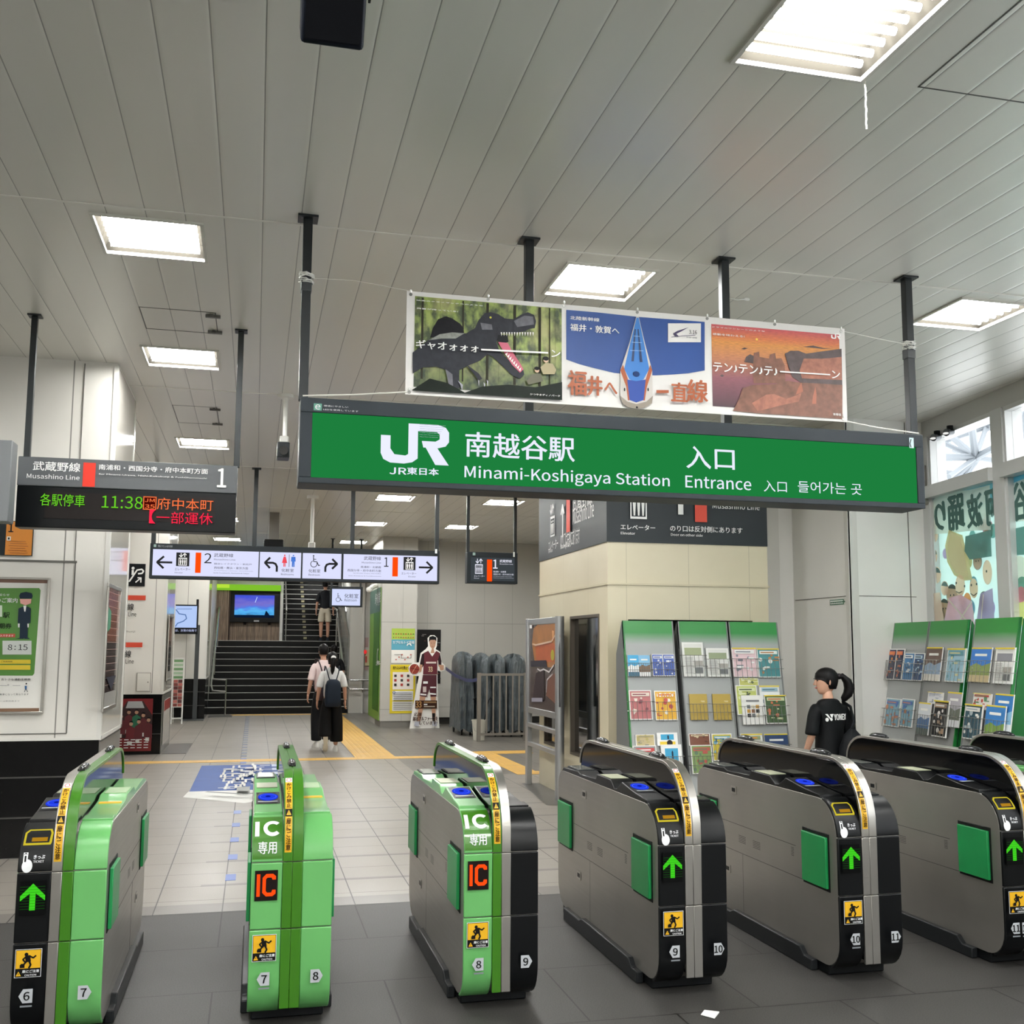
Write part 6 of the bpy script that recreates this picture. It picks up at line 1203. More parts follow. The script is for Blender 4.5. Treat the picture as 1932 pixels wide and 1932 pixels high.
hatch('ceiling hatch with two latches between the two nearest left lamps', -.83, -.33, 7.2, 7.7); hatch('ceiling hatch with two latches above the right end of the departure board', -.83, -.42, 10.15, 10.95); hatch('large ceiling hatch at the top right, beside the nearest lamp', 2.54, 3.74, 2.4, 3.49, False); hatch('ceiling hatch right of the coast picture of the banner', 3.5, 4.2, 7.2, 7.9)

r = thing('ceiling_hook', 'small clear hook fitting on the ceiling right of the third sign hanger', 'hook', (2.85, 6.0, H-.03)); a = hit(1376, 553, (0, 0, H), Vector((0, 0, 1))); mb = MB(); mb.tube([(a.x, a.y, H-.002), (a.x, a.y, H-.03), (a.x+.05, a.y, H-.04), (a.x+.11, a.y, H-.03)], .006, M('#c9c9c2', .3, .5), 6); mb.build('hook', r); mb = MB(); mb.ball((a.x+.12, a.y, H-.03), (.022, .01, .012), M('#e9e9e4', .3), 8, 6); mb.build('clip', r)
# ------------------------------------------------------------------ brochure racks
RG = NT('rack_green_fade'); t = RG.rng(RG.z, 1.64, 1.75, 0, 1); RGM = RG.done(RG.mix(t, '#a3a6a5', '#2f8a3e'), .3)
RPG = M('#a3a6a5', .35); RPG2 = M('#8c8d8c', .35); WIRE = M('#a9a9a6', .25, .9)
LEAN = 0.17
def rack(label, loc, rz, wd, left_green=True, right_green=False):
    """local frame: x runs along the front, the front leans back with height"""
    r = thing('brochure_rack', label, 'brochure rack', loc, rz, 'green-topped brochure racks')
    ht = 1.86; f = lambda z: z*LEAN
    def slab(x0, x1, z0, z1, d, m, mb):
        mb.add([(x0, f(z0)-d, z0), (x1, f(z0)-d, z0), (x1, f(z1)-d, z1), (x0, f(z1)-d, z1), (x0, f(z0)+.02, z0), (x1, f(z0)+.02, z0), (x1, f(z1)+.02, z1), (x0, f(z1)+.02, z1)], [(0,1,2,3),(7,6,5,4),(0,4,5,1),(1,5,6,2),(2,6,7,3),(3,7,4,0)], m)
    mb = MB(); slab(.012, wd-.012, .10, 1.60, 0, RPG if not right_green else RPG2, mb); mb.build('back_panel', r, world=False, smooth=0)
    mb = MB(); slab(0, wd, 1.60, ht, .003, RGM, mb); mb.build('header_panel', r, world=False, smooth=0)
    for x0, x1, g in ((0, .012, left_green), (wd-.012, wd, right_green)):
        mb = MB(); slab(x0, x1, .0, ht, .006, M('#1f7a35', .35) if g else M('#7b7d7c', .35), mb); mb.build('edge_trim', r, world=False, smooth=0)
    mb = MB()
    for x in (.001, wd-.011): mb.prism([(.03, 0), (.50, 0), (.50, 1.55), (f(ht)+.03, ht-.01)], 'x', x, x+.01, M('#6e7070', .4) if not (right_green and x > .1) else M('#14662b', .4))  # near end in darker green, its shade put into the colour
    mb.build('side_panel', r, world=False, smooth=0)
    mb = MB(); mb.box(.01, wd-.01, .02, .48, 0, .08, BLK); mb.build('base', r, world=False)
    return r
def basket(rk, x0, x1, z0, z1, d=.035):
    mb = MB(); f = lambda z: z*LEAN-d; r0 = .0022
    for z in (z0+(z1-z0)*.30, z0+(z1-z0)*.62): mb.tube([(x0-.02, f(z)+d, z), (x0-.02, f(z)-.006, z), (x1+.02, f(z)-.006, z), (x1+.02, f(z)+d, z)], r0, WIRE, 5)
    k = 5
    for i in range(k): x = x0+(x1-x0)*(i+.5)/k; mb.tube([(x, f(z0)+d, z0-.006), (x, f(z0)-.006, z0-.006), (x, f(z0+(z1-z0)*.62)-.006, z0+(z1-z0)*.62)], r0, WIRE, 5)
    mb.build('wire_basket', rk, world=False)
def cover_art(A, wd, ht, pal, seed, style):
    rg = random.Random(seed); C_ = lambda c: M(c, .3)
    if style == 'plain': A.rect(wd*.62, ht*.72, wd*.85, ht*.735, C_('#efe6c0'), True); A.rect(wd*.68, ht*.69, wd*.85, ht*.70, C_('#efe6c0'), True); return
    if style == 'news':
        A.rect(wd*.08, ht*.86, wd*.92, ht*.95, C_('#d9d9d4'), True); A.rect(wd*.1, ht*.62, wd*.9, ht*.84, C_(pal[1]), True)
        for q in range(14): A.rect(wd*.08, ht*(.08+q*.036), wd*(.45 if q % 5 else .92), ht*(.092+q*.036), C_('#8b8b88'), True)
        A.rect(wd*.52, ht*.1, wd*.9, ht*.26, C_('#6b6d6e'), True); A.rect(wd*.5, ht*.32, wd*.92, ht*.46, C_('#a8a39c'), True); return
    if style == 'cyan':
        A.rect(wd*.18, ht*.45, wd*.82, ht*.88, C_('#2fa3cf'), True); A.poly([(wd*.5, ht*.5), (wd*.58, ht*.5), (wd*.58, ht*.75), (wd*.54, ht*.82), (wd*.5, ht*.75)], C_('#1c2a3c'), True); A.rect(wd*.12, ht*.05, wd*.88, ht*.32, C_('#e9c92a'), True); A.disc(wd*.6, ht*.2, wd*.14, C_('#2a2320'), raw=True); return
    if style == 'grid':
        for i in range(3):
            for j in range(3): A.rect(wd*(.22+i*.2), ht*(.25+j*.15), wd*(.38+i*.2), ht*(.37+j*.15), C_(['#3a3a38', '#c9973a', '#6a6e70', '#8c5f3c', '#e0d9c4'][(i*2+j) % 5]), True)
        A.rect(wd*.2, ht*.78, wd*.8, ht*.84, C_('#6d6d70'), True); return
    if style == 'land':
        A.rect(0, ht*.35, wd, ht, C_(pal[0]), True); A.poly([(0, ht*.45), (wd*.3, ht*.55), (wd*.6, ht*.47), (wd, ht*.56), (wd, ht*.2), (0, ht*.2)], C_(pal[1]), True); A.rect(0, 0, wd, ht*.2, C_(pal[2]), True); A.rect(wd*.2, ht*.75, wd*.8, ht*.82, C_('#f2f2ee'), True)
    else:
        A.rect(wd*.04, ht*.03, wd*.96, ht*.97, C_(pal[0]), True)
        for q in range(16): x, y = rg.uniform(.05, .8)*wd, rg.uniform(.05, .72)*ht; A.rect(x, y, x+rg.uniform(.08, .3)*wd, y+rg.uniform(.03, .10)*ht, C_(rg.choice(pal)), True) if q % 2 else A.disc(min(max(x, .12*wd), .88*wd), y+.02, rg.uniform(.04, .1)*wd, C_(rg.choice(pal)), raw=True, n=12)
        A.rect(wd*.1, ht*.80, wd*.9, ht*.92, C_(pal[1]), True); A.rect(wd*.15, ht*.84, wd*.75, ht*.88, C_(pal[2]), True)
def brochure(label, rk, x, z, wd, ht, pal, seed, style='mix', paper='#e9e8e4', d=.012, tab=False, txt=None, group='brochures in the wire pockets of the racks', th=.010):
    """stands in a pocket of rack rk; x, z: lower left corner in the rack's own frame"""
    loc = Matrix.Translation(rk.location) @ Matrix.Rotation(rk.rotation_euler.z, 4, 'Z') @ Vector((x, z*LEAN-d, z))
    r = thing('brochure', label, 'brochure', tuple(loc), rk.rotation_euler.z, group)
    B = lambda a, b, l: Vector((a, b*LEAN-l, b))
    mb = MB(); c = [B(a, b, l) for l in (0, th) for a, b in ((0, 0), (wd, 0), (wd, ht), (0, ht))]; mb.add([tuple(p) for p in c], [(0,3,2,1)[::-1],(4,5,6,7),(0,1,5,4),(1,2,6,5),(2,3,7,6),(3,0,4,7)], M(paper, .45)); mb.build('pages', r, world=False, smooth=0)
    A = Art((0, 0, 0), (1, 0, 0), (0, 0, 1), .0004, warp=None); A.P = lambda a, b: B(a, b, th+A.k*A.step)
    cover_art(A, wd, ht, pal, seed, style)
    if tab: A.rect(-.0*wd, ht*.96, wd, ht*1.0, M('#e6cf3a', .4), True)
    if txt: A.text(txt[0], wd*.1, ht*txt[2], wd*.9, ht*(txt[2]+.14), M(txt[1], .4), .04, raw=True)
    A.build('cover_print', r, world=False); return r
RZ0 = (1160, 1150)
left = [rack('leftmost green-topped rack in front of the elevator', (3.335, 8.932, 0), 0, .50), rack('middle green-topped rack in front of the elevator, holding gold booklets', (3.885, 8.932, 0), 0, .505, False), rack('rightmost green-topped rack in front of the elevator', (4.405, 8.932, 0), 0, .515, False)]
def rackpos(rk, a, b, s=5.68, org=(1160, 1150), d=.03):
    th = rk.rotation_euler.z; ex = Vector((math.cos(th), math.sin(th), 0)); ey = Vector((-math.sin(th), math.cos(th), 0))
    # the front plane: y = LEAN * z in the rack's frame
    n_ = (ey-Vector((0, 0, LEAN))).normalized(); p0 = Vector(rk.location)-ey*d; h = hit(org[0]+a/s, org[1]+b/s, p0, n_); q = h-Vector(rk.location); return q.dot(ex), q.z
def put(rk, box, label, pal, seed, style='mix', bk=True, **k):
    s = k.pop('s', 5.68); org = k.pop('org', RZ0); x0, z0 = rackpos(rk, box[0], box[3], s, org); x1, z1 = rackpos(rk, box[2], box[1], s, org)
    xb, zb = rackpos(rk, box[2], box[3], s, org); zlow = min(z0, zb)
    w_ = xb-x0; h_ = z1-(z0+zb)/2; brochure(label, rk, x0, (z0+zb)/2, w_, h_, pal, seed, style, **k)
    if bk: basket(rk, x0, xb, (z0+zb)/2, z1, .045)
BLU = ('#3aa6d8', '#f0f2f2', '#2a6a8c'); NAV = ('#4260b8', '#dfe4ee', '#2c3f86'); PNK = ('#b86a6a', '#e0d2c4', '#7c3440'); YLO = ('#e8b22e', '#f2ede0', '#b9463c'); GLDP = ('#b59b46',)*3
put(left[0], (152, 488, 270, 715), 'sky-blue and white pamphlet, top left pocket of the leftmost rack', ('#3aa6d8', '#f0f2f2', '#1f5f7c'), 1, 'land')
put(left[0], (272, 490, 390, 715), 'pamphlet with a brown animal picture, beside the sky-blue one in the leftmost rack', ('#7fb8dc', '#7a5a42', '#eeeeee'), 2, 'land')
put(left[0], (415, 478, 530, 713), 'left of two indigo pamphlets in the top right pocket of the leftmost rack', NAV, 3); put(left[0], (532, 478, 655, 713), 'right of two indigo pamphlets in the top right pocket of the leftmost rack', NAV, 4)
put(left[0], (172, 865, 412, 1182), 'pink and dark red crowd magazine in the middle row of the leftmost rack', PNK, 5); put(left[0], (445, 870, 682, 1187), 'yellow magazine with a big 1000 in the leftmost rack', YLO, 6, txt=('1000', '#e89a1c', .78))
put(left[0], (235, 1340, 440, 1470), 'beige leaflet at the back of the lower left pocket of the leftmost rack', ('#c9b88a', '#b9ab6a', '#8c8a7a'), 7, bk=False, d=.006); put(left[0], (210, 1455, 465, 1790), 'red and grey brochure in front in the lower left pocket of the leftmost rack', ('#8c8c8c', '#c9403c', '#e6e6e6'), 8, d=.022)
put(left[0], (465, 1320, 685, 1460), 'white leaflet with a cyan figure picture, rear one in the leftmost rack', BLU, 9, 'cyan', False, d=.006, paper='#f4f4f2'); put(left[0], (515, 1445, 735, 1780), 'white leaflet with cyan and yellow pictures, front one in the leftmost rack', BLU, 10, 'cyan', d=.024, paper='#f4f4f2')
put(left[1], (748, 352, 975, 718), 'tall newspaper-like paper in the top left pocket of the middle rack', ('#e2e2dd', '#9aa37c', '#8c8c88'), 11, 'news', paper='#e6e6e2'); put(left[1], (1005, 415, 1245, 720), 'newspaper-like paper in the top right pocket of the middle rack', ('#e2e2dd', '#8f9a78', '#8c8c88'), 12, 'news', paper='#e6e6e2')
put(left[1], (822, 905, 1012, 1183), 'left gold booklet in the middle rack', GLDP, 13, 'plain', paper='#b59b46'); put(left[1], (1072, 905, 1265, 1183), 'right gold booklet in the middle rack', GLDP, 14, 'plain', paper='#b59b46')
put(left[1], (805, 1330, 1035, 1460), 'brown photo leaflet behind the green map in the middle rack', ('#7c4a34', '#d9c7a4', '#5a3428'), 15, bk=False, d=.006); put(left[1], (835, 1450, 1060, 1760), 'green and red map brochure low in the middle rack', ('#7f9a5a', '#b9584c', '#5f7a5c'), 16, d=.022)
put(left[1], (1062, 1330, 1280, 1620), 'yellow and blue brochure with the number 130 in the middle rack', ('#d9c64a', '#7fb4c9', '#e8e8e0'), 17, txt=('130', '#3c6a7c', .70))
put(left[2], (1282, 410, 1545, 722), 'pale pink and white brochure in the top left pocket of the right rack', ('#e2c4c9', '#f0f0ee', '#7c7c88'), 18, tab=True, paper='#eddfe0'); put(left[2], (1552, 418, 1790, 728), 'teal brochure with a round white label in the right rack', ('#4c8f93', '#e8ece6', '#b97c4a'), 19, tab=True)
put(left[2], (1342, 735, 1552, 815), 'top yellow-green leaflet of the right rack, rear of its pocket', ('#c3c46a', '#e6e8c4', '#55603a'), 20, bk=False, d=.004); put(left[2], (1325, 812, 1552, 1130), 'yellow-green leaflet behind the white grid brochure in the right rack', ('#bfc86a', '#d9dfae', '#46513a'), 21, bk=False, d=.010)
put(left[2], (1378, 918, 1612, 1232), 'white brochure with a grid of small photos in the right rack', ('#e9e6de', '#55504a', '#c9973a'), 22, 'grid', d=.026); put(left[2], (1580, 815, 1795, 1120), 'white and sea-blue leaflet behind the green tree brochure in the right rack', ('#e9ecec', '#9ab8c4', '#5c7c8c'), 23, bk=False, tab=True, d=.008)
put(left[2], (1625, 915, 1860, 1222), 'green tree photo brochure in the right rack', ('#46603c', '#c4cba0', '#c9704a'), 24, tab=True, d=.024); put(left[2], (1380, 1330, 1610, 1640), 'white brochure with an orange corner at the bottom of the right rack', ('#e9e9e2', '#8c9a6a', '#e08a2c'), 25, tab=True); put(left[2], (1635, 1330, 1885, 1640), 'dark blue and sky-blue brochure at the bottom of the right rack', ('#24406c', '#6ab0dc', '#5f9a4c'), 26, 'land', tab=True)

# right racks along the window wall, facing left; local x runs towards the camera
def onrow(px): # where the pixel column meets the rack row line at floor level
    d = ray(px, 1170); off = 5.735; t = (off-.137*9)/(d.x-.137*d.y); return Vector((d.x*t, d.y*t, 0))
ANG = math.atan2(-WD.y, -WD.x); OR3 = (1640, 1150); S3 = 6.617
def place(px0, px1, lab, lg, rgm):
    # the printed top edge lies LEAN*1.86 behind the foot of the rack
    def top(px): d = ray(px, 1168); off = 5.735+LEAN*1.86; t = (off-.137*9)/(d.x-.137*d.y); return Vector((d.x*t, d.y*t, 0))
    a, b = top(px0), top(px1); wd = (b-a).length; ey = Vector((-math.sin(ANG), math.cos(ANG), 0)); a = a-ey*(LEAN*1.86); return rack(lab, tuple(a), ANG, wd, lg, rgm)
right = [place(1688, 1754, 'farthest green-topped rack along the window wall', False, False), place(1755.5, 1828, 'middle green-topped rack along the window wall', False, True), place(1841, 1925, 'nearest green-topped rack along the window wall', False, True)]
def putr(k, box, label, pal, seed, style='mix', **kw): put(right[k], box, label, pal, seed, style, s=S3, org=OR3, group='brochures in the racks along the window wall', **kw)
putr(0, (200, 490, 290, 875), 'orange and navy pamphlet, far left one in the top row by the windows', ('#2c3450', '#d9704a', '#e08a3c'), 31); putr(0, (292, 490, 385, 878), 'orange and navy pamphlet, second from the left in the top row by the windows', ('#2c3450', '#d9704a', '#e08a3c'), 32)
putr(0, (398, 540, 520, 885), 'blue pamphlet with a white diamond in the farthest window rack', ('#3f7fb4', '#e9eef0', '#2c4a6c'), 33); putr(0, (522, 545, 640, 890), 'navy and light blue pamphlet in the farthest window rack', ('#2f4f7c', '#b9d4e6', '#3a3f4c'), 34)
putr(1, (662, 470, 858, 890), 'brown mountain photo brochure with a curled dark cover', ('#6a564e', '#8fa4bc', '#ddd8d0'), 35, 'land', tab=True); putr(1, (925, 485, 1150, 905), 'light blue and sand coloured brochure in the middle window rack', ('#9fc4d4', '#5f9aa8', '#e0d9a8'), 36, tab=True)
putr(2, (1225, 475, 1475, 905), 'colourful flower brochure with a yellow blossom in the nearest window rack', ('#3f7fd0', '#8fa060', '#c9b890'), 37, 'land', tab=True); putr(2, (1525, 475, 1765, 925), 'white and grey timetable-like brochure in the nearest window rack', ('#e6e6e4', '#8c8c94', '#4c4c50'), 38, 'news', tab=True, paper='#e9e9e6')
putr(0, (165, 1115, 345, 1458), 'pamphlet with a blue arch picture, second row far left by the windows', ('#7fa8b9', '#4a6fb4', '#b97c5c'), 39); putr(0, (360, 1120, 515, 1465), 'pamphlet with a blue arch picture, beside its twin in the second row', ('#7fa8b9', '#4a6fb4', '#b97c5c'), 40)
putr(1, (700, 1040, 888, 1180), 'white leaflet at the back of the second row of the middle window rack', ('#e6e6ea', '#c4c8d4', '#9a9ca8'), 42, bk=False, tab=True, d=.005); putr(0, (590, 1165, 740, 1560), 'white and blue mountain brochure, front of the second row', ('#d9dde2', '#4c6f9c', '#55605a'), 41, 'land', tab=True, d=.03)
putr(1, (780, 1140, 965, 1590), 'black and brown food brochure drooping out of its pocket', ('#2c2c2e', '#a88c74', '#e6e2de'), 43, tab=True, d=.03); putr(1, (925, 1035, 1100, 1465), 'grey landscape brochure at the right of the second row', ('#b4b0b8', '#6f7468', '#dcdce0'), 44, 'land', tab=True)
putr(2, (1262, 1055, 1488, 1250), 'rear white brochure with red and green dots in the nearest window rack', ('#e9e6e0', '#b9463c', '#5f8f6c'), 45, bk=False, tab=True, d=.006); putr(2, (1508, 1060, 1735, 1520), 'rear blue sky brochure in the nearest window rack', ('#3a7fc4', '#8fc0e0', '#dfe6ea'), 46, 'land', bk=False, tab=True, d=.006)
putr(2, (1168, 1190, 1390, 1620), 'front brochure with white top and dark teal moon picture', ('#3a5a68', '#e9e6e0', '#a8b4b8'), 47, tab=True, d=.03); putr(2, (1428, 1205, 1672, 1680), 'front blue sky and green field brochure in the nearest window rack', ('#3f86cc', '#7fa04c', '#e9ece6'), 48, 'land', tab=True, d=.03)
putr(0, (185, 1625, 365, 1900), 'yellow-topped brochure in the lowest visible row of the farthest window rack', ('#d9d47c', '#e9e9c4', '#8c8c5c'), 49); putr(0, (400, 1655, 590, 1920), 'white and pink brochure in the lowest visible row by the windows', ('#e9e2e4', '#b9607c', '#4c4c50'), 50); putr(1, (655, 1695, 830, 1960), 'pale green brochure in the lowest visible row of the middle window rack', ('#c9d4b0', '#e6e9d4', '#6a7458'), 51, tab=True)

# ------------------------------------------------------------------ people
def skinned(nodes, edges, sub=2, root=0):
    """nodes: list of (x, y, z, rx, ry); returns (verts, faces) of a smooth skin over the joints"""
    me = bpy.data.meshes.new('s'); me.from_pydata([n_[:3] for n_ in nodes], edges, []); ob = bpy.data.objects.new('s', me); C.objects.link(ob)
    sk = ob.modifiers.new('skin', 'SKIN'); sk.use_smooth_shade = True; sk.branch_smoothing = .6
    for i, n_ in enumerate(nodes): v = me.skin_vertices[0].data[i]; v.radius = (n_[3], n_[4]); v.use_root = (i == root)
    ss = ob.modifiers.new('sub', 'SUBSURF'); ss.levels = sub; ss.render_levels = sub
    dg = bpy.context.evaluated_depsgraph_get(); m = bpy.data.meshes.new_from_object(ob.evaluated_get(dg)); out = ([tuple(v.co) for v in m.vertices], [tuple(p.vertices) for p in m.polygons])
    bpy.data.objects.remove(ob); bpy.data.meshes.remove(me); bpy.data.meshes.remove(m); return out
def head(mb, c, s, rot, skin, tilt=0.0):
    """face towards -y before rotation; c = centre of the skull; s = head height"""
    Rz = Matrix.Rotation(rot, 3, 'Z') @ Matrix.Rotation(tilt, 3, 'X'); c = Vector(c); P = lambda p: tuple(c+Rz @ (Vector(p)*s))
    rings = []; prof = [(-.50, .10, .15, -.10), (-.47, .17, .20, -.09), (-.40, .22, .27, -.07), (-.28, .27, .35, -.03), (-.12, .31, .40, 0), (.05, .33, .43, .02), (.20, .33, .43, .03), (.33, .29, .38, .04), (.43, .20, .27, .04), (.49, .09, .12, .04)]
    for (z, rx, ry, oy) in prof:
        ring = []
        for k in range(24):
            a = 2*math.pi*k/24; x, y = rx*math.cos(a), oy+ry*math.sin(a)
            if math.sin(a) < -.95 and -.2 < z < .05: y -= .0
            ring.append(P((x, y, z)))
        rings.append(ring)
    mb.loft(rings, skin)
    q = lambda p, r, m, n_=8, k=6: mb.ball(P(p), tuple(v*s for v in r), m, n_, k)
    # nose, brow, lips, ears
    vs = [P(p) for p in ((-.035, -.40, .06), (.035, -.40, .06), (.065, -.41, -.13), (-.065, -.41, -.13), (0, -.44, .06), (0, -.53, -.11), (0, -.47, -.15))]
    mb.add(vs, [(0, 4, 5, 3), (4, 1, 2, 5), (3, 5, 6), (5, 2, 6)], skin)
    q((0, -.395, -.245), (.095, .05, .028), M('#b5625c', .5)); q((-.13, -.375, .04), (.055, .03, .022), M('#1a1412', .3)); q((.13, -.375, .04), (.055, .03, .022), M('#1a1412', .3))
    for sx in (-1, 1): q((sx*.335, .03, -.04), (.03, .07, .11), skin); q((sx*.13, -.40, .11), (.07, .02, .014), M('#1a1412', .6))
def hand(mb, w_, d, side, skin, s=1.0, curl=.4):
    """w_: wrist; d: direction of the hand; side: direction in which the thumb leaves"""
    w_ = Vector(w_); d = Vector(d).normalized(); side = Vector(side); side = (side-d*side.dot(d)).normalized(); nn = d.cross(side)
    mb.loft([[tuple(w_+d*t*s+side*math.cos(a)*rx*s+nn*math.sin(a)*ry*s) for a in [2*math.pi*k/10 for k in range(10)]] for t, rx, ry in ((-.01, .024, .02), (.02, .034, .018), (.06, .040, .016), (.085, .036, .013))], skin)
    for k, (o, l) in enumerate(((.027, .070), (.009, .078), (-.010, .073), (-.027, .058))):
        b = w_+(d*.075+side*o)*s; p1 = b+(d*.5+side*.02*k*.3)*l*s; c = (d*math.cos(curl*2)+nn*math.sin(curl*2)); p2 = p1+c*l*.5*s; mb.tube([b, p1, p2, p2+c*.004], [.0095*s, .009*s, .0075*s, .003*s], skin, 7)
    b = w_+(d*.025+side*.028)*s; p1 = b+(d*.6+side*.8).normalized()*.035*s; p2 = p1+(d*.9+side*.35).normalized()*.028*s; mb.tube([b, p1, p2, p2+d*.003], [.012*s, .011*s, .009*s, .004*s], skin, 7)
def hair_cap(mb, c, s, rot, m, low=-.30, fringe=True, tilt=0.0):
    Rz = Matrix.Rotation(rot, 3, 'Z') @ Matrix.Rotation(tilt, 3, 'X'); c = Vector(c); rings = []; P = lambda p: tuple(c+Rz @ (Vector(p)*s)); N = 28
    for i, (z, r) in enumerate(((low, .30), (-.15, .345), (.0, .375), (.15, .385), (.30, .36), (.42, .28), (.50, .17), (.535, .05))):
        ring = []
        for k in range(N):
            a = 2*math.pi*k/N; f = -math.sin(a); zz = z
            if f > .35: zz = max(z, (.05 if fringe else .30)*min(1, (f-.35)*4)+z*0) if z < .3 else z
            if .05 < f <= .35 and z < -.05: zz = max(z, -.12)
            rr = r if not (f > .35 and z < .13) else .37
            ring.append(P((rr*math.cos(a)*.97, .03+rr*1.2*math.sin(a), zz)))
        rings.append(ring)
    mb.loft(rings, m)
SKIN = M('#d3a48a', .5, noise=.06, scale=20); SKIN2 = M('#c2937a', .5); HAIR = M('#0f0d0e', .45, noise=.3, scale=60); BSH = M('#101214', .6, noise=.3, scale=8, bump=.3); WSH = M('#dfdfdd', .65, noise=.08, scale=8, bump=.3)
def build_skin(name, r, chunks, m):
    mb = MB()
    for vs, fs in chunks: mb.add(vs, fs, m)
    return mb.build(name, r, world=False, smooth=180)

def walker(label, loc, rz, H0, shirt, trousers, bag=None, shoe='#e6e4e0', hair='short', stride=.16, wide=.075, pants_to=.10, girl=False, sleeve='short', gap=None, shorts=False, bend=False, skin=SKIN2, arms=True):
    r = thing('person', label, 'person', loc, rz); k = H0/1.65; S = lambda *p: (p[0]*k, p[1]*k, p[2]*k, p[3]*k, p[4]*k)
    LA = (.20, -.02); a1 = [S(.145, 0, 1.33, .05, .05), S(.215, .02, 1.05, .036, .036), S(.235, -.03, .84, .026, .026)]
    st = stride
    # lifted right foot when striding: the heel rises behind
    nodes = [S(0, 0, .93, .125, .095), S(0, 0, 1.10, .115, .085), S(0, 0, 1.27, .11, .075), S(0, 0, 1.38, .055, .05), S(0, -.005, 1.46, .046, .048), S(0, -.01, 1.52, .045, .05)]
    edges = [(0, 1), (1, 2), (2, 3), (3, 4), (4, 5)]
    for sx in (-1, 1):
        b = len(nodes); nodes += [S(sx*.15, 0, 1.32, .038, .04), S(sx*.215, .02, 1.07, .037, .037), S(sx*.235, -.04, .85, .025, .027)]; edges += [(2, b), (b, b+1), (b+1, b+2)]
        b = len(nodes); fy = -st if sx < 0 else st
        kn = (sx*.095, fy*.25-.03, .50); an = (sx*.095, fy*.9, .10 if sx < 0 or not bend else .20)
        nodes += [S(sx*.085, 0, .86, .085, .09), S(*kn, .058, .062), S(*an, .035, .04)]; edges += [(0, b), (b, b+1), (b+1, b+2)]
    vs, fs = skinned(nodes, edges); mb = MB(); mb.add(vs, fs, skin)
    head(mb, (0, -.015*k, 1.565*k), .225*k, 0, skin)
    if arms:
        for sx in (-1, 1): hand(mb, (sx*.235*k, -.045*k, .845*k), (0, -.15, -1), (-sx*.2, -1, 0), skin, .95*k, .35)
    mb.build('body', r, world=False, smooth=180)
    mb = MB(); hair_cap(mb, (0, -.015*k, 1.565*k), .225*k, 0, HAIR, -.42 if girl else -.28)
    if girl: mb.tube([(0, .10*k, 1.60*k), (0, .14*k, 1.56*k), (.005*k, .13*k, 1.47*k), (.01*k, .12*k, 1.36*k), (.012*k, .115*k, 1.30*k)], [.03*k, .045*k, .042*k, .034*k, .010*k], HAIR, 10)
    HO = mb.build('hair', r, world=False, smooth=180)
    if girl: mb = MB(); mb.ball((0, .145*k, 1.585*k), (.045*k, .02*k, .035*k), M('#d9d6d4', .4), 8, 6); mb.build('hair_clip', HO, world=False)
    sn = [S(0, 0, .82, .175, .14), S(0, 0, 1.02, .16, .12), S(0, 0, 1.24, .16, .105), S(0, 0, 1.36, .14, .095), S(0, -.003, 1.425, .078, .072)]; se = [(0, 1), (1, 2), (2, 3), (3, 4)]
    for sx in (-1, 1): b = len(sn); sn += [S(sx*.15, 0, 1.335, .062, .072), S(sx*.188, .015, 1.20, .055, .06), S(sx*.211, .02, 1.10, .058, .064), S(sx*.213, .02, 1.08, .058, .064)]; se += [(2, b), (b, b+1), (b+1, b+2), (b+2, b+3)]
    build_skin('shirt', r, [skinned(sn, se)], shirt)
    tn = [S(0, 0, 1.0, .145, .12), S(0, 0, .88, .16, .13)]; te = [(0, 1)]
    for sx in (-1, 1):
        b = len(tn); fy = -st if sx < 0 else st; lo = pants_to
        if shorts: tn += [S(sx*.085, 0, .80, .095, .10), S(sx*.10, fy*.2, .55, .09, .095), S(sx*.10, fy*.2, .53, .09, .095)]; te += [(1, b), (b, b+1), (b+1, b+2)]
        else: tn += [S(sx*.085, 0, .80, .10, .10), S(sx*.10, fy*.25-.02, .48, .088+wide*.4, .088+wide*.3), S(sx*.105, fy*.8, lo+.03+(0 if sx < 0 or not bend else .10), .075+wide*.6, .075+wide*.5), S(sx*.105, fy*.8, lo+(0 if sx < 0 or not bend else .10), .075+wide*.6, .075+wide*.5)]; te += [(1, b), (b, b+1), (b+1, b+2), (b+2, b+3)]
    build_skin('shorts' if shorts else 'trousers', r, [skinned(tn, te)], trousers)
    SO = M('#c9bda6', .6)
    for sx in (-1, 1):
        fy = (-st if sx < 0 else st)*.9*k; z = (0 if sx < 0 or not bend else .13)*k; mb = MB(); x = sx*.10*k
        if sx > 0 and bend:            # heel up, sole turned towards the viewer behind
            mb.loft([[(x+math.cos(a)*rx*k, fy+(.03+oy)*k+math.sin(a)*.028*k, zz*k) for a in [2*math.pi*q/14 for q in range(14)]] for zz, rx, oy in ((.012, .030, -.05), (.05, .046, -.03), (.12, .042, 0), (.17, .034, .01), (.22, .042, .015), (.27, .036, .01), (.285, .02, 0))], M(shoe, .5))
            mb.loft([[(x+math.cos(a)*rx*k, fy+(.058+oy)*k+math.sin(a)*.006*k, zz*k) for a in [2*math.pi*q/14 for q in range(14)]] for zz, rx, oy in ((.015, .026, -.05), (.05, .044, -.03), (.12, .040, 0), (.165, .030, .01), (.22, .040, .015), (.265, .034, .01), (.28, .014, 0))], SO)
        else:
            mb.loft([[(x+math.cos(a)*rx*k, fy-oy*k+math.sin(a)*ry*k, z+zz*k) for a in [2*math.pi*q/14 for q in range(14)]] for zz, rx, ry, oy in ((0, .046, .125, .05), (.025, .048, .130, .05), (.045, .044, .11, .035), (.075, .038, .06, .0), (.10, .034, .045, -.01))], M(shoe, .5))
        mb.build('shoe', r, world=False, smooth=60)
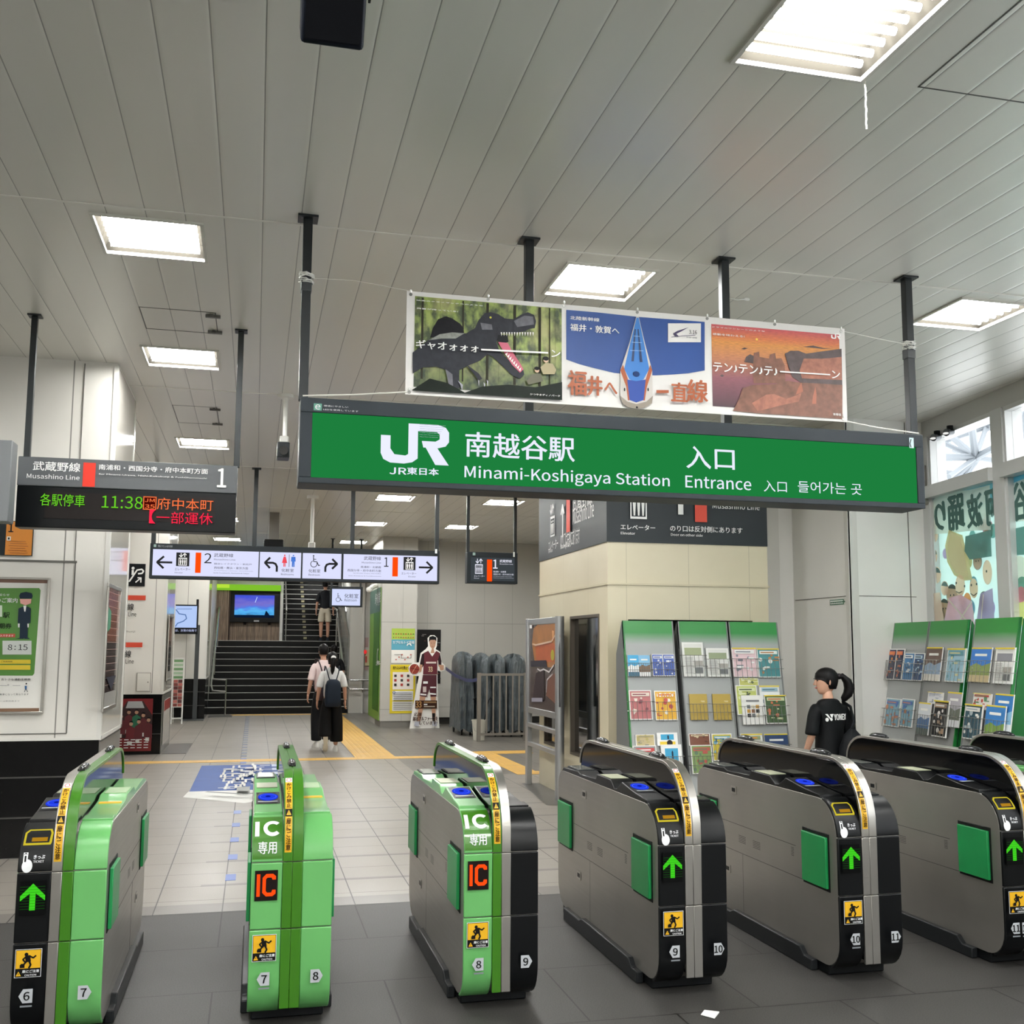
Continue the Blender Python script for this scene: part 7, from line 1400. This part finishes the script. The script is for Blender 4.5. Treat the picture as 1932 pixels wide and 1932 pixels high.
    if bag:
        mb = MB(); c0 = .17*k
        mb.loft([[((math.copysign(abs(math.cos(a))**.6, math.cos(a)))*rx*k, c0+(math.copysign(abs(math.sin(a))**.6, math.sin(a)))*ry*k, zz*k) for a in [2*math.pi*q/24 for q in range(24)]] for zz, rx, ry in ((.76, .10, .05), (.775, .125, .07), (.85, .135, .08), (1.0, .135, .08), (1.12, .128, .07), (1.19, .105, .055), (1.22, .06, .03))], bag); 
        rt = thing('backpack', 'dark navy backpack worn by '+('the woman in the white shirt' if girl else 'a walking person'), 'backpack', (0, 0, 0)) if False else None
        b_ = mb.build('backpack', r, world=False, smooth=50)
        for sx in (-1, 1): mb = MB(); mb.tube([(sx*.055*k, .14*k, 1.20*k), (sx*.095*k, .125*k, 1.34*k), (sx*.115*k, .06*k, 1.425*k), (sx*.12*k, -.03*k, 1.43*k), (sx*.115*k, -.12*k, 1.32*k), (sx*.13*k, -.13*k, 1.1*k), (sx*.14*k, -.02*k, .98*k)], [.020*k]*7, bag, 8, r2=.45); mb.build('strap', b_, world=False)
    return r
NVB = M('#1b2532', .5, noise=.15, scale=6)
walker('woman walking away in a white shirt, wide black trousers and a dark navy backpack', (1.18, 16.45, 0), math.pi+.05, 1.50, WSH, M('#0c0c0d', .7), NVB, girl=True, stride=.10, wide=.09, pants_to=.16, bend=True)
walker('man in a pale pink shirt walking just ahead of the woman with the backpack', (1.10, 17.35, 0), math.pi+.25, 1.62, M('#e2cdcb', .6), M('#141518', .7), M('#33272a', .5), stride=.06, wide=.03)
walker('person in a black shirt at the foot of the stairs, mostly hidden by the couple', (1.80, 24.6, 0), math.pi, 1.62, M('#0f1012', .6), M('#14161a', .7), None, stride=.08, wide=.0, shoe='#222222')
walker('person in a dark top and beige shorts at the top of the lower stairs', (1.88, 29.6, 1.76), math.pi, 1.66, M('#1c1d22', .6), M('#cfc4b0', .7), None, shorts=True, stride=.05, shoe='#20242c')

# girl with the ponytail, seen from behind, head turned to her left
r = thing('person', 'girl with a black ponytail and black T-shirt, seen from behind beside the brochure racks', 'person', (4.72, 8.0, 0), math.pi+.20); k = .93
S = lambda *p: (p[0]*k, p[1]*k, p[2]*k, p[3]*k, p[4]*k)
nodes = [S(0, 0, .86, .13, .10), S(0, 0, 1.0, .115, .085), S(0, .0, 1.14, .115, .075), S(0, -.005, 1.25, .055, .05), S(0, -.01, 1.31, .043, .046), S(0, -.03, 1.39, .044, .048)]; edges = [(i, i+1) for i in range(5)]
for sx in (-1, 1):
    b = len(nodes); nodes += [S(sx*.155, 0, 1.19, .036, .04), S(sx*.215, .02, .98, .038, .038), S(sx*.20, -.09, .80, .026, .028)]; edges += [(2, b), (b, b+1), (b+1, b+2)]
    b = len(nodes); nodes += [S(sx*.085, 0, .80, .085, .09), S(sx*.09, -.02, .46, .056, .06), S(sx*.09, .02, .09, .034, .04)]; edges += [(0, b), (b, b+1), (b+1, b+2)]
mb = MB(); mb.add(*skinned(nodes, edges), SKIN); hc = (0, -.03*k, 1.435*k); HR = math.radians(68)
head(mb, hc, .232*k, HR, SKIN, 0.05)
for sx in (-1, 1): hand(mb, (sx*.20*k, -.10*k, .79*k), (0, -.4, -1), (-sx*.3, -1, 0), SKIN, .9, .5)
mb.build('body', r, world=False, smooth=180)
mb = MB(); hair_cap(mb, hc, .232*k, HR, HAIR, -.30)
Rz = Matrix.Rotation(HR, 3, 'Z'); bk = Rz @ Vector((0, 1, 0)); c = Vector(hc)
pony = [c+bk*.09+Vector((0, 0, .03)), c+bk*.14+Vector((0, 0, .045)), c+bk*.185+Vector((0, 0, .0)), c+bk*.20+Vector((0, 0, -.06)), c+bk*.185+Vector((0, 0, -.11)), c+bk*.15+Vector((0, 0, -.15)), c+bk*.14+Vector((0, 0, -.17))]
mb.tube(pony, [.022, .030, .046, .052, .048, .034, .010], HAIR, 12, r2=.8); mb.build('hair', r, world=False, smooth=180)
mb = MB(); mb.ball(tuple(c+bk*.115+Vector((0, 0, .04))), .026, M('#2a2428', .5), 10, 6); mb.build('hair_tie', r, world=False)
sn = [S(0, 0, .66, .16, .13), S(0, 0, .80, .165, .128), S(0, 0, .95, .155, .115), S(0, 0, 1.13, .165, .11), S(0, -.003, 1.235, .15, .095), S(0, -.008, 1.285, .085, .072)]; se = [(0, 1), (1, 2), (2, 3), (3, 4), (4, 5)]
for sx in (-1, 1): b = len(sn); sn += [S(sx*.155, 0, 1.205, .064, .076), S(sx*.195, .01, 1.07, .056, .064), S(sx*.217, .015, .975, .062, .070), S(sx*.219, .015, .955, .062, .070)]; se += [(3, b), (b, b+1), (b+1, b+2), (b+2, b+3)]
SV = skinned(sn, se); SHO = build_skin('shirt', r, [SV], BSH)
from mathutils.bvhtree import BVHTree
BT = BVHTree.FromPolygons(SV[0], SV[1])
def back(x, z, l):
    h = BT.ray_cast(Vector((x, .5, z)), Vector((0, -1, 0)))[0]; return Vector((x, (h.y if h else .1)+.003+l, z))
A = Art((0, 0, 0), (-1, 0, 0), (0, 0, 1), .0008); A.warp = lambda a, b, l: back(-a, b, l)
ZS = 1.07*k
ZS += .02; A.text('YONEX', -.015, ZS, .118, ZS+.050, WS, .04, raw=True); A.disc(-.092, ZS+.006, .016, WS, raw=True); A.disc(-.050, ZS+.008, .013, WS, raw=True); A.poly([(-.108, ZS+.052), (-.082, ZS+.052), (-.046, ZS+.002), (-.064, ZS+.010)], WS, True); A.poly([(-.062, ZS+.050), (-.024, ZS+.052), (-.040, ZS+.020), (-.050, ZS+.026)], WS, True)
A.build('shirt_print', SHO, world=False)
build_skin('trousers', r, [skinned([S(0, 0, .92, .13, .10), S(0, 0, .84, .145, .115), S(-.09, 0, .74, .10, .10), S(-.095, -.02, .46, .085, .085), S(-.095, .02, .12, .065, .065), S(.09, 0, .74, .10, .10), S(.095, -.02, .46, .085, .085), S(.095, .02, .12, .065, .065)], [(0, 1), (1, 2), (2, 3), (3, 4), (1, 5), (5, 6), (6, 7)])], M('#101114', .6))
for sx in (-1, 1):
    mb = MB(); x = sx*.095*k; mb.loft([[(x+math.cos(a)*rx, .01-oy+math.sin(a)*ry, zz) for a in [2*math.pi*q/14 for q in range(14)]] for zz, rx, ry, oy in ((0, .043, .12, .05), (.025, .045, .125, .05), (.045, .04, .10, .035), (.075, .036, .055, 0), (.10, .032, .04, -.01))], M('#e6e4e0', .5)); mb.build('shoe', r, world=False, smooth=60)
mb = MB(); mb.loft([[(-.07+(math.copysign(abs(math.cos(a))**.6, math.cos(a)))*rx, .19+(math.copysign(abs(math.sin(a))**.6, math.sin(a)))*ry, zz) for a in [2*math.pi*q/20 for q in range(20)]] for zz, rx, ry in ((.50, .08, .05), (.52, .11, .07), (.66, .12, .08), (.80, .11, .07), (.90, .07, .045), (.95, .02, .02))], M('#15171a', .6, bump=.4, scale=12)); mb.build('bag', r, world=False, smooth=50)
mb = MB(); mb.tube([(-.07, .18, .93), (-.14, .14, 1.0), (-.19, .05, 1.12), (-.17, -.02, 1.16)], .012, M('#15171a', .6), 8, r2=2); mb.build('bag_strap', r, world=False)

if 't' in TXO: _c = TXO['t'].data; bpy.data.objects.remove(TXO['t']); bpy.data.curves.remove(_c)
